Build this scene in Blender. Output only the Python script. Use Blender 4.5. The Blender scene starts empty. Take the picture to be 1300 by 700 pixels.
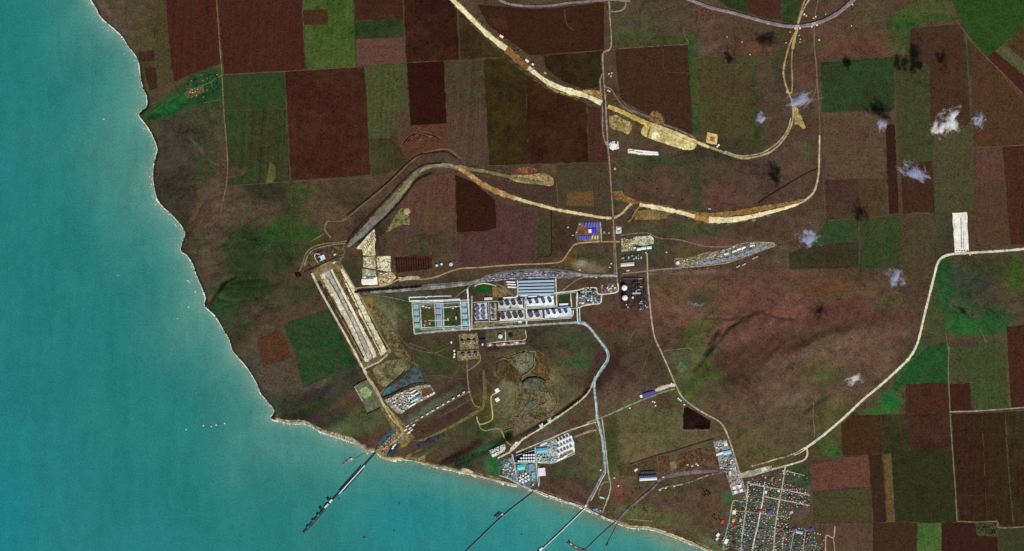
import bpy, math, random
import numpy as np
from mathutils import Vector
random.seed(7)
RNG = np.random.RandomState(11)
SC = bpy.context.scene
COL = SC.collection
S = 10.0                      # metres per photograph pixel of ground
def W(px, py): return ((px - 650.0) * S, (350.0 - py) * S)

# ------------------------------------------------------------------ camera, sky, sun, exposure
CAM_H = 40000.0
cam_d = bpy.data.cameras.new('camera'); cam = bpy.data.objects.new('camera', cam_d); COL.objects.link(cam)
cam.location = (0, 0, CAM_H); cam.rotation_euler = (0, 0, 0)
cam_d.sensor_width = 36.0; cam_d.lens = 36.0 * (CAM_H - 25.0) / (1300 * S)
cam_d.clip_start = 100.0; cam_d.clip_end = 200000.0
SC.camera = cam

SUN_EL = math.radians(38.0)
SUN_DX, SUN_DY = 0.404, -0.915            # the sun stands in the south-south-east
sun_d = bpy.data.lights.new('sun', 'SUN'); sun_d.energy = 4.6; sun_d.angle = math.radians(0.5); sun_d.color = (1.0, 0.965, 0.91)
sun = bpy.data.objects.new('sun', sun_d); COL.objects.link(sun)
sun.rotation_euler = Vector((SUN_DX * math.cos(SUN_EL), SUN_DY * math.cos(SUN_EL), math.sin(SUN_EL))).to_track_quat('Z', 'Y').to_euler()
world = bpy.data.worlds.new('World'); SC.world = world; world.use_nodes = True
wn = world.node_tree.nodes; wn.clear()
sky = wn.new('ShaderNodeTexSky'); sky.sky_type = 'NISHITA'; sky.sun_disc = False
sky.sun_elevation = SUN_EL; sky.sun_rotation = math.atan2(SUN_DX, SUN_DY) % (2 * math.pi)
wb = wn.new('ShaderNodeBackground'); wb.inputs[1].default_value = 0.05
wo = wn.new('ShaderNodeOutputWorld')
world.node_tree.links.new(sky.outputs[0], wb.inputs[0]); world.node_tree.links.new(wb.outputs[0], wo.inputs[0])
SC.view_settings.view_transform = 'Standard'; SC.view_settings.look = 'None'
SC.view_settings.exposure = 0.0; SC.view_settings.gamma = 1.0; SC.view_settings.use_curve_mapping = False
SC.render.film_transparent = False
SC.cycles.max_bounces = 10; SC.cycles.volume_bounces = 7; SC.cycles.diffuse_bounces = 2; SC.cycles.glossy_bounces = 2
SC.cycles.use_denoising = False

# ------------------------------------------------------------------ colour
K = (0.98, 0.95, 0.95)                   # brightness of a white level card under this sun and sky
def soften(c, wild=False):
    """the eye overrates how red or green a field is: pull the first estimate back"""
    r, g, b = c
    if g > r: return (r, g * 0.95, b * 0.97)
    return (r * 0.91, g * 1.0, b * 1.02) if wild else (r * 0.90, g * 0.945, b * 0.92)
def lin(c):
    out = []
    for v, k in zip(c, K):
        v = v / 255.0
        v = v / 12.92 if v <= 0.04045 else ((v + 0.055) / 1.055) ** 2.4
        out.append(min(0.88, v / k))
    return tuple(out)

# ------------------------------------------------------------------ node helpers
class NT:
    def __init__(s, m): s.t = m.node_tree; s.n = s.t.nodes; s.l = s.t.links
    def math(s, op, a, b=None, c=None, clamp=False):
        n = s.n.new('ShaderNodeMath'); n.operation = op; n.use_clamp = clamp
        for i, v in enumerate((a, b, c)):
            if v is None: continue
            if isinstance(v, (int, float)): n.inputs[i].default_value = v
            else: s.l.new(v, n.inputs[i])
        return n.outputs[0]
    def mix(s, fac, a, b, blend='MIX'):
        n = s.n.new('ShaderNodeMix'); n.data_type = 'RGBA'; n.blend_type = blend
        for sock, v in ((n.inputs[0], fac), (n.inputs[6], a), (n.inputs[7], b)):
            if isinstance(v, (int, float)): sock.default_value = v
            elif isinstance(v, tuple): sock.default_value = v + (1.0,) if len(v) == 3 else v
            else: s.l.new(v, sock)
        return n.outputs[2]
    def noise(s, vec, scale, detail=2.0, rough=0.55, dist=0.0):
        n = s.n.new('ShaderNodeTexNoise'); n.inputs['Scale'].default_value = scale
        n.inputs['Detail'].default_value = detail; n.inputs['Roughness'].default_value = rough; n.inputs['Distortion'].default_value = dist
        s.l.new(vec, n.inputs['Vector']); return n
    def ramp(s, fac, a, b, lo=0.0, hi=1.0):
        n = s.n.new('ShaderNodeMapRange'); n.inputs[1].default_value = a; n.inputs[2].default_value = b
        n.inputs[3].default_value = lo; n.inputs[4].default_value = hi; s.l.new(fac, n.inputs[0]); return n.outputs[0]

def new_mat(name, rough=0.9, spec=0.2):
    m = bpy.data.materials.new(name); m.use_nodes = True
    b = m.node_tree.nodes['Principled BSDF']; b.inputs['Roughness'].default_value = rough
    b.inputs['Specular IOR Level'].default_value = spec
    return m, NT(m), b

GRAIN = 1.0
def soil_nodes(nt, base, second=None, furrow=None, strength=1.0, grain=1.0):
    """earth and crops: broad patches, tracks of the plough, and grain"""
    pos = nt.n.new('ShaderNodeNewGeometry').outputs['Position']
    big = nt.noise(pos, 1 / 420.0, 3.0, 0.6); mid = nt.noise(pos, 1 / 95.0, 3.0, 0.6)
    fine = nt.noise(pos, 1 / 21.0, 2.0, 0.75); hue = nt.noise(pos, 1 / 75.0, 3.0, 0.65)
    c = base
    if second is not None:
        m = nt.math('ADD', nt.math('MULTIPLY', big.outputs['Fac'], 0.7), nt.math('MULTIPLY', mid.outputs['Fac'], 0.3))
        c = nt.mix(nt.ramp(m, 0.40, 0.60), base, second)
    f = nt.math('ADD', 1.0, nt.math('MULTIPLY', nt.math('SUBTRACT', mid.outputs['Fac'], 0.5), 0.95 * strength))
    f = nt.math('ADD', f, nt.math('MULTIPLY', nt.math('SUBTRACT', big.outputs['Fac'], 0.5), 0.8 * strength))
    f = nt.math('ADD', f, nt.math('MULTIPLY', nt.math('SUBTRACT', fine.outputs['Fac'], 0.5), 2.2 * GRAIN * grain))
    if furrow is not None:
        sep = nt.n.new('ShaderNodeSeparateXYZ'); nt.l.new(furrow, sep.inputs[0])
        dot = nt.n.new('ShaderNodeVectorMath'); dot.operation = 'DOT_PRODUCT'
        comb = nt.n.new('ShaderNodeCombineXYZ'); nt.l.new(sep.outputs[0], comb.inputs[0]); nt.l.new(sep.outputs[1], comb.inputs[1])
        nt.l.new(pos, dot.inputs[0]); nt.l.new(comb.outputs[0], dot.inputs[1])
        cc = nt.n.new('ShaderNodeCombineXYZ'); nt.l.new(dot.outputs['Value'], cc.inputs[0])
        row = nt.noise(cc.outputs[0], 1 / 60.0, 4.0, 0.8)
        f = nt.math('ADD', f, nt.math('MULTIPLY', nt.math('SUBTRACT', row.outputs['Fac'], 0.5), nt.math('MULTIPLY', sep.outputs[2], 1.9)))
    f = nt.math('MULTIPLY', nt.math('MAXIMUM', f, 0.22), 1.10)
    c = nt.mix(1.0, c, f, 'MULTIPLY')
    # tint: reddish and greenish specks
    hc = nt.mix(1.0, hue.outputs['Color'], (0.5, 0.5, 0.5), 'SUBTRACT') if False else None
    sepc = nt.n.new('ShaderNodeSeparateColor'); nt.l.new(hue.outputs['Color'], sepc.inputs[0])
    g = nt.ramp(sepc.outputs[1], 0.36, 0.64, -0.075 * GRAIN, 0.075 * GRAIN)
    tint = nt.n.new('ShaderNodeCombineColor')
    nt.l.new(nt.math('ADD', 1.0, g), tint.inputs[0]); nt.l.new(nt.math('SUBTRACT', 1.0, g), tint.inputs[1]); tint.inputs[2].default_value = 1.0
    return nt.mix(0.8, c, nt.mix(1.0, c, tint.outputs[0], 'MULTIPLY')), mid, fine

def obj_attr(nt, name):
    a = nt.n.new('ShaderNodeAttribute'); a.attribute_type = 'OBJECT'; a.attribute_name = name
    return a

# land, painted by what grows on it
M_LAND, nt, b = new_mat('rough grazing land', 1.0, 0.0)
va = nt.n.new('ShaderNodeAttribute'); va.attribute_name = 'cover'
c, mid, fine = soil_nodes(nt, va.outputs['Color'], strength=1.2)
nt.l.new(c, b.inputs['Base Color'])
bump = nt.n.new('ShaderNodeBump'); bump.inputs['Strength'].default_value = 0.35; bump.inputs['Distance'].default_value = 22.0
gp = nt.n.new('ShaderNodeNewGeometry')
bn = nt.noise(gp.outputs['Position'], 1 / 260.0, 4.0, 0.62, 0.6)
nt.l.new(bn.outputs['Fac'], bump.inputs['Height']); nt.l.new(bump.outputs[0], b.inputs['Normal'])

# ploughed and sown fields
M_FIELD, nt, b = new_mat('field earth and crop', 1.0, 0.0)
c, mid, fine = soil_nodes(nt, obj_attr(nt, 'crop').outputs['Color'], obj_attr(nt, 'crop_patch').outputs['Color'], obj_attr(nt, 'furrow').outputs['Vector'], 0.8)
nt.l.new(c, b.inputs['Base Color'])

# bare earth, gravel, concrete yards and roads
M_BARE, nt, b = new_mat('bare earth gravel and paving', 1.0, 0.0)
pos = nt.n.new('ShaderNodeNewGeometry').outputs['Position']
a = obj_attr(nt, 'crop').outputs['Color']; a2 = obj_attr(nt, 'crop_patch').outputs['Color']; wear = obj_attr(nt, 'wear').outputs['Fac']
n1 = nt.noise(pos, 1 / 60.0, 4.0, 0.7); n2 = nt.noise(pos, 1 / 18.0, 2.0, 0.6)
c = nt.mix(nt.ramp(n1.outputs['Fac'], 0.42, 0.58), a, a2)
n3 = nt.noise(pos, 1 / 32.0, 3.0, 0.7, 0.8); n4 = nt.noise(pos, 1 / 150.0, 3.0, 0.6)
spots = nt.math('MULTIPLY', nt.ramp(n3.outputs['Fac'], 0.46, 0.36), nt.math('MULTIPLY', wear, 0.75, clamp=True))
f = nt.math('ADD', 1.0, nt.math('MULTIPLY', nt.math('SUBTRACT', n2.outputs['Fac'], 0.5), nt.math('MULTIPLY', wear, 3.0)))
f = nt.math('MULTIPLY', nt.math('SUBTRACT', f, spots), nt.ramp(n4.outputs['Fac'], 0.35, 0.65, 0.86, 1.12))
nt.l.new(nt.mix(1.0, c, nt.math('MAXIMUM', f, 0.2), 'MULTIPLY'), b.inputs['Base Color'])

# sea
M_SEA, nt, b = new_mat('turbid sea water', 0.4, 0.12)
va = nt.n.new('ShaderNodeAttribute'); va.attribute_name = 'silt'
pos = nt.n.new('ShaderNodeNewGeometry').outputs['Position']
n1 = nt.noise(pos, 1 / 1500.0, 4.0, 0.6, 0.8); n2 = nt.noise(pos, 1 / 22.0, 2.0, 0.6); n3 = nt.noise(pos, 1 / 110.0, 3.0, 0.65)
mp = nt.n.new('ShaderNodeMapping'); mp.inputs['Rotation'].default_value = (0, 0, 0.35); mp.inputs['Scale'].default_value = (1.0, 0.22, 1.0); nt.l.new(pos, mp.inputs['Vector'])
n4 = nt.noise(mp.outputs[0], 1 / 190.0, 4.0, 0.65, 0.5)
f = nt.math('ADD', 1.0, nt.math('MULTIPLY', nt.math('SUBTRACT', n2.outputs['Fac'], 0.5), 0.85))
f = nt.math('ADD', f, nt.math('MULTIPLY', nt.math('SUBTRACT', n4.outputs['Fac'], 0.5), 0.42))
f = nt.math('ADD', f, nt.math('MULTIPLY', nt.math('SUBTRACT', n1.outputs['Fac'], 0.5), 0.35))
f = nt.math('ADD', f, nt.math('MULTIPLY', nt.math('SUBTRACT', n3.outputs['Fac'], 0.5), 0.30))
nt.l.new(nt.mix(1.0, va.outputs['Color'], f, 'MULTIPLY'), b.inputs['Base Color'])
bump = nt.n.new('ShaderNodeBump'); bump.inputs['Strength'].default_value = 0.12; bump.inputs['Distance'].default_value = 3.0
nt.l.new(n2.outputs['Fac'], bump.inputs['Height']); nt.l.new(bump.outputs[0], b.inputs['Normal'])

# painted metal, concrete and roofing of every colour
_paint = {}
def paint(rgb, rough=0.6, metal=0.0):
    key = (rgb, rough, metal)
    if key not in _paint:
        m, nt, b = new_mat('painted surface', rough, 0.35)
        tc = nt.n.new('ShaderNodeNewGeometry').outputs['Position']
        n = nt.noise(tc, 1 / 9.0, 3.0, 0.6)
        f = nt.ramp(n.outputs['Fac'], 0.3, 0.7, 0.82, 1.08)
        nt.l.new(nt.mix(1.0, lin(rgb), f, 'MULTIPLY'), b.inputs['Base Color']); b.inputs['Metallic'].default_value = metal
        _paint[key] = m
    return _paint[key]

M_FOAM, nt, b = new_mat('breaking surf', 0.8, 0.2)
pos = nt.n.new('ShaderNodeNewGeometry').outputs['Position']; n1 = nt.noise(pos, 1 / 26.0, 3.0, 0.65)
nt.l.new(nt.mix(nt.ramp(n1.outputs['Fac'], 0.42, 0.62), lin((232, 235, 225)), lin((170, 195, 180))), b.inputs['Base Color'])

# ------------------------------------------------------------------ object helpers
def tag(o, label=None, cat=None, group=None, kind=None):
    if label: o['label'] = label
    if cat: o['category'] = cat
    if group: o['group'] = group
    if kind: o['kind'] = kind
    return o
def link(name, mesh, parent=None):
    o = bpy.data.objects.new(name, mesh); COL.objects.link(o)
    if parent is not None: o.parent = parent
    return o
def empty(name, px, py, ang=0.0, z=None):
    o = bpy.data.objects.new(name, None); COL.objects.link(o)
    x, y = W(px, py); o.location = (x, y, land_z(px, py) if z is None else z); o.rotation_euler = (0, 0, math.radians(ang))
    o.empty_display_size = 10
    return o

class MB:
    """collects polygons in metres; several materials allowed"""
    def __init__(s): s.v = []; s.f = []; s.mi = []
    def poly(s, pts, mi=0):
        k = len(s.v); s.v += [tuple(p) for p in pts]; s.f.append(tuple(range(k, k + len(pts)))); s.mi.append(mi)
    def box(s, x0, x1, y0, y1, z0, z1, mi=0, bottom=False):
        k = len(s.v)
        s.v += [(x0, y0, z0), (x1, y0, z0), (x1, y1, z0), (x0, y1, z0), (x0, y0, z1), (x1, y0, z1), (x1, y1, z1), (x0, y1, z1)]
        fs = [(4, 5, 6, 7), (0, 1, 5, 4), (1, 2, 6, 5), (2, 3, 7, 6), (3, 0, 4, 7)] + ([(3, 2, 1, 0)] if bottom else [])
        for f in fs: s.f.append(tuple(k + i for i in f)); s.mi.append(mi)
    def gable(s, lx, ly, z0, z1, over=0.0, mi=0, end=None):
        a, b = lx / 2 + over, ly / 2 + over
        A, B, C, D = (-a, -b, z0), (a, -b, z0), (a, b, z0), (-a, b, z0); E, F = (-a, 0, z1), (a, 0, z1)
        s.poly((A, B, F, E), mi); s.poly((C, D, E, F), mi)
        s.poly((B, C, F), mi if end is None else end); s.poly((D, A, E), mi if end is None else end)
    def hip(s, lx, ly, z0, z1, over=0.0, mi=0):
        a, b = lx / 2 + over, ly / 2 + over; r = max(0.0, a - b)
        A, B, C, D = (-a, -b, z0), (a, -b, z0), (a, b, z0), (-a, b, z0); E, F = (-r, 0, z1), (r, 0, z1)
        s.poly((A, B, F, E), mi); s.poly((C, D, E, F), mi); s.poly((B, C, F), mi); s.poly((D, A, E), mi)
    def lathe(s, prof, n=24, cx=0, cy=0, mi=0):
        k = len(s.v)
        for r, z in prof:
            for i in range(n):
                a = 2 * math.pi * i / n; s.v.append((cx + r * math.cos(a), cy + r * math.sin(a), z))
        for j in range(len(prof) - 1):
            for i in range(n):
                i2 = (i + 1) % n; s.f.append((k + j * n + i, k + j * n + i2, k + (j + 1) * n + i2, k + (j + 1) * n + i)); s.mi.append(mi)
    def mesh(s, name, *mats):
        me = bpy.data.meshes.new(name); me.from_pydata(s.v, [], s.f)
        for m in mats: me.materials.append(m)
        if len(mats) > 1: me.polygons.foreach_set('material_index', s.mi)
        me.update(); return me

def smooth_line(pts, step=2.5):
    """Catmull-Rom through pts (px), sampled about every step px"""
    P = [np.array(p, float) for p in pts]
    if len(P) < 3:
        a, b = P; n = max(1, int(np.linalg.norm(b - a) / step)); return np.array([a + (b - a) * i / n for i in range(n + 1)])
    P = [2 * P[0] - P[1]] + P + [2 * P[-1] - P[-2]]; out = []
    for i in range(1, len(P) - 2):
        p0, p1, p2, p3 = P[i - 1:i + 3]; n = max(1, int(np.linalg.norm(p2 - p1) / step))
        for j in range(n):
            t = j / n
            out.append(0.5 * (2 * p1 + (p2 - p0) * t + (2 * p0 - 5 * p1 + 4 * p2 - p3) * t * t + (3 * p1 - p0 - 3 * p2 + p3) * t ** 3))
    out.append(P[-2]); return np.array(out)
def normals(L):
    d = np.gradient(L, axis=0); d /= np.maximum(np.linalg.norm(d, axis=1), 1e-6)[:, None]
    return np.stack([d[:, 1], -d[:, 0]], 1)            # to the left of travel as seen on the map (image y down)

# ------------------------------------------------------------------ coast and relief
COAST = [(-2500, -6000), (-300, -1500), (40, -150), (92, -40), (115, 0), (121, 10), (127.5, 22), (142, 35), (154, 46), (162, 59), (171, 70), (176, 82), (178, 100), (182, 114), (186, 124),
 (185, 136), (175.5, 145), (182, 155), (189, 165), (194.5, 176), (199, 190), (196, 202), (193.5, 222), (196, 242), (200, 255), (210, 266), (220, 276), (229, 286), (234, 297),
 (230, 310), (229, 319), (237, 325), (244, 336), (249, 350), (260, 377), (259, 388), (272, 401), (282, 417), (290, 431), (295, 446), (307, 460), (317, 473), (327, 491), (331, 501),
 (347, 521), (343, 531), (352, 535), (370, 539), (390, 540), (407, 549), (425, 556), (445, 562), (460, 569), (466, 576), (475, 574), (485, 582), (500, 585), (522, 585), (537, 590),
 (557, 595), (577, 599), (600, 604), (620, 609), (650, 617), (661, 618), (680, 625), (705, 635), (725, 641), (742, 647), (762, 656), (780, 664), (800, 671), (825, 673), (850, 681),
 (875, 691), (905, 704), (1000, 765), (1500, 1100), (4000, 4000)]
COAST_L = np.vstack([np.array(COAST[:3], float), smooth_line(COAST[3:-2], 2.0), np.array(COAST[-2:], float)])
jit = RNG.normal(0, 0.22, COAST_L.shape); jit[:4] = 0; jit[-3:] = 0
COAST_L = COAST_L + jit
LAND_POLY = np.vstack([COAST_L, [[9000, 4000], [9000, -6000]]])
def seg_dist(px, py, L):
    px = np.asarray(px, float); d = np.full(px.shape, 1e18)
    for a, b in zip(L[:-1], L[1:]):
        ab = b - a; q = ab @ ab
        if q < 1e-9: continue
        t = np.clip(((px - a[0]) * ab[0] + (py - a[1]) * ab[1]) / q, 0, 1)
        d = np.minimum(d, (px - a[0] - t * ab[0]) ** 2 + (py - a[1] - t * ab[1]) ** 2)
    return np.sqrt(d)
def inside(px, py, P):
    px = np.asarray(px, float); r = np.zeros(px.shape, bool); x0, y0 = P[-1]
    for x1, y1 in P:
        if y0 != y1:
            c = ((y0 > py) != (y1 > py)) & (px < (x1 - x0) * (py - y0) / (y1 - y0) + x0); r ^= c
        x0, y0 = x1, y1
    return r
def shore(px, py):
    d = seg_dist(px, py, COAST_L); return np.where(inside(px, py, LAND_POLY), d, -d)
def sstep(x): x = np.clip(x, 0, 1); return x * x * (3 - 2 * x)
# (line, depth in metres, half width px): ravines negative, banks positive
GULLIES = [
 ([(266, 384), (272, 374), (280, 364), (290, 355), (297, 352)], -22, 2.34), ([(272, 374), (277, 378), (290, 382), (310, 382)], -12, 1.44), ([(285, 366), (300, 357), (320, 355), (340, 356)], -9, 1.35),
 ([(895, 452), (905, 440), (915, 428), (922, 418), (935, 409), (948, 405)], -19, 2.71), ([(905, 425), (915, 417), (935, 410)], -12, 1.80), ([(930, 412), (945, 402), (965, 396), (975, 397), (990, 403), (1010, 404)], -13, 1.98), ([(893, 404), (910, 404), (930, 405)], -8, 1.80), ([(880, 470), (893, 455), (897, 447)], -11, 2.17),
 ([(1199, 377), (1206, 380), (1212, 387), (1222, 393), (1234, 404)], -14, 2.17), ([(1210, 385), (1208, 392), (1218, 397)], -9, 1.80), ([(1183, 394), (1192, 410), (1195, 416)], -9, 1.18),
 ([(235, 175), (247, 183), (258, 195), (262, 205)], -12, 2.17), ([(262, 232), (262, 250), (252, 268), (244, 286), (238, 296)], -11, 2.71), ([(231, 318), (236, 309), (237, 300)], -17, 1.98),
 ([(553, 596), (562, 583), (575, 578), (600, 566)], -11, 1.80), ([(575, 592), (590, 585), (620, 570), (646, 555)], -14, 2.88), ([(646, 557), (668, 547), (700, 530), (730, 508), (748, 492)], -14, 2.34),
 ([(1022, 522), (1038, 512), (1058, 499)], -11, 2.34), ([(537, 588), (540, 580), (546, 574)], -9, 1.63), ([(515, 588), (530, 578), (545, 572)], 8, 3.0),
 ([(430, 552), (445, 548), (455, 555)], -4, 3.61)]
MOUNDS = [  # (px, py, radius, height): spoil heaps and hollows south of the plant
 (660, 462, 14, 10), (678, 458, 9, 12), (690, 470, 11, -7), (640, 470, 12, 8), (650, 480, 9, -6), (672, 498, 10, -8), (664, 525, 9, 6), (700, 510, 9, 9), (690, 500, 6, 5), (684, 486, 12, -6),
 (635, 458, 6, 7), (645, 545, 8, 5), (655, 500, 5, -5), (545, 585, 7, 8), (300, 372, 14, 10), (320, 350, 18, 8), (915, 410, 9, 8), (1212, 384, 6, 5), (700, 545, 6, 4), (720, 490, 9, 5)]
def land_h(px, py, d=None):
    px = np.asarray(px, float); py = np.asarray(py, float)
    if d is None: d = shore(px, py)
    wid = np.where(px < 350, 2.6, np.where(px < 590, 3.4, 6.0))
    h = np.where(d > 0, 1.0 + 24.0 * sstep((d - 0.7) / wid), np.maximum(-20.0, d * 4.0))
    land = sstep(d / 3.0)
    for L, dep, w in GULLIES:
        A = np.array(L, float); bx = (px > A[:, 0].min() - 12) & (px < A[:, 0].max() + 12) & (py > A[:, 1].min() - 12) & (py < A[:, 1].max() + 12)
        if not bx.any(): continue
        g = seg_dist(px[bx], py[bx], smooth_line(L, 4)); h[bx] += dep * np.exp(-(g / w) ** 2) * land[bx]
    for x, y, r, hh in MOUNDS:
        q = ((px - x) ** 2 + (py - y) ** 2) / r ** 2; h = h + hh * np.exp(-q * 1.6) * (1 + 0.35 * np.sin(px * 1.9 + y) * np.sin(py * 2.3 + x)) * land
    # long soft swells of the open hills
    for x, y, rx, ry, rot, amp, k in ((985, 448, 150, 82, -15, 6.5, 1.0), (880, 430, 50, 50, 0, 4.0, 1.4), (292, 300, 62, 100, 12, 5.0, 1.5), (320, 390, 50, 46, 30, 5.0, 1.6), (230, 230, 40, 60, 0, 4.5, 1.4)):
        r_ = math.radians(rot); dx, dy = px - x, py - y; u = dx * math.cos(r_) + dy * math.sin(r_); v = -dx * math.sin(r_) + dy * math.cos(r_)
        m = (1 - sstep((np.sqrt((u / rx) ** 2 + (v / ry) ** 2) - 0.55) / 0.45)) * sstep((d - 4) / 14.0)
        u2, v2 = u + 9 * np.sin(v * .07 * k) + 5 * np.sin(v * .19 * k + 1), v + 7 * np.sin(u * .045 * k + .7) + 3 * np.sin(u * .13 * k)
        h = h + amp * m * (np.sin(v2 * .085 * k + .02 * u2) + .55 * np.sin(v2 * .21 * k - .05 * u2 + 1.3) + .35 * np.sin(u2 * .16 * k + v2 * .3 * k))
    return np.where(d > 6, np.maximum(h, 3.0), h)
def land_z(px, py): return float(land_h(np.array([px]), np.array([py]))[0])

# ------------------------------------------------------------------ land sheet
def axis(lo, hi, step, far):
    a = np.arange(lo, hi + 1e-6, step)
    out = [far * 2.2 ** -k for k in range(6)]
    return np.concatenate([[lo - v for v in out], a, [hi + v for v in out[::-1]]])
GX = axis(-30, 1330, 1.6, 3200.0); GY = axis(-30, 730, 1.6, 3200.0)
PX, PY = np.meshgrid(GX, GY); PXf, PYf = PX.ravel(), PY.ravel()
SH = np.full(PXf.shape, 60.0)
# distance to the shore only where it matters
cand = ((PXf < 560) | (PYf > 480) | (PYf > 800)) 
SH[cand] = shore(PXf[cand], PYf[cand])
GH = land_h(PXf, PYf, SH)

def grid_mesh(name, xs, ys, z):
    nx, ny = len(xs), len(ys)
    X, Y = np.meshgrid((xs - 650) * S, (350 - ys) * S)
    v = np.stack([X.ravel(), Y.ravel(), z], 1).astype(np.float32)
    i = np.arange(nx * ny).reshape(ny, nx)
    f = np.stack([i[:-1, :-1], i[1:, :-1], i[1:, 1:], i[:-1, 1:]], -1).reshape(-1, 4)
    me = bpy.data.meshes.new(name); me.vertices.add(len(v)); me.vertices.foreach_set('co', v.ravel())
    me.loops.add(f.size); me.loops.foreach_set('vertex_index', f.ravel().astype(np.int32))
    me.polygons.add(len(f)); me.polygons.foreach_set('loop_start', np.arange(0, f.size, 4, dtype=np.int32))
    me.polygons.foreach_set('loop_total', np.full(len(f), 4, np.int32)); me.polygons.foreach_set('use_smooth', np.ones(len(f), bool))
    me.update(calc_edges=True); return me
def lin_np(c): return np.array(lin(c))

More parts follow.
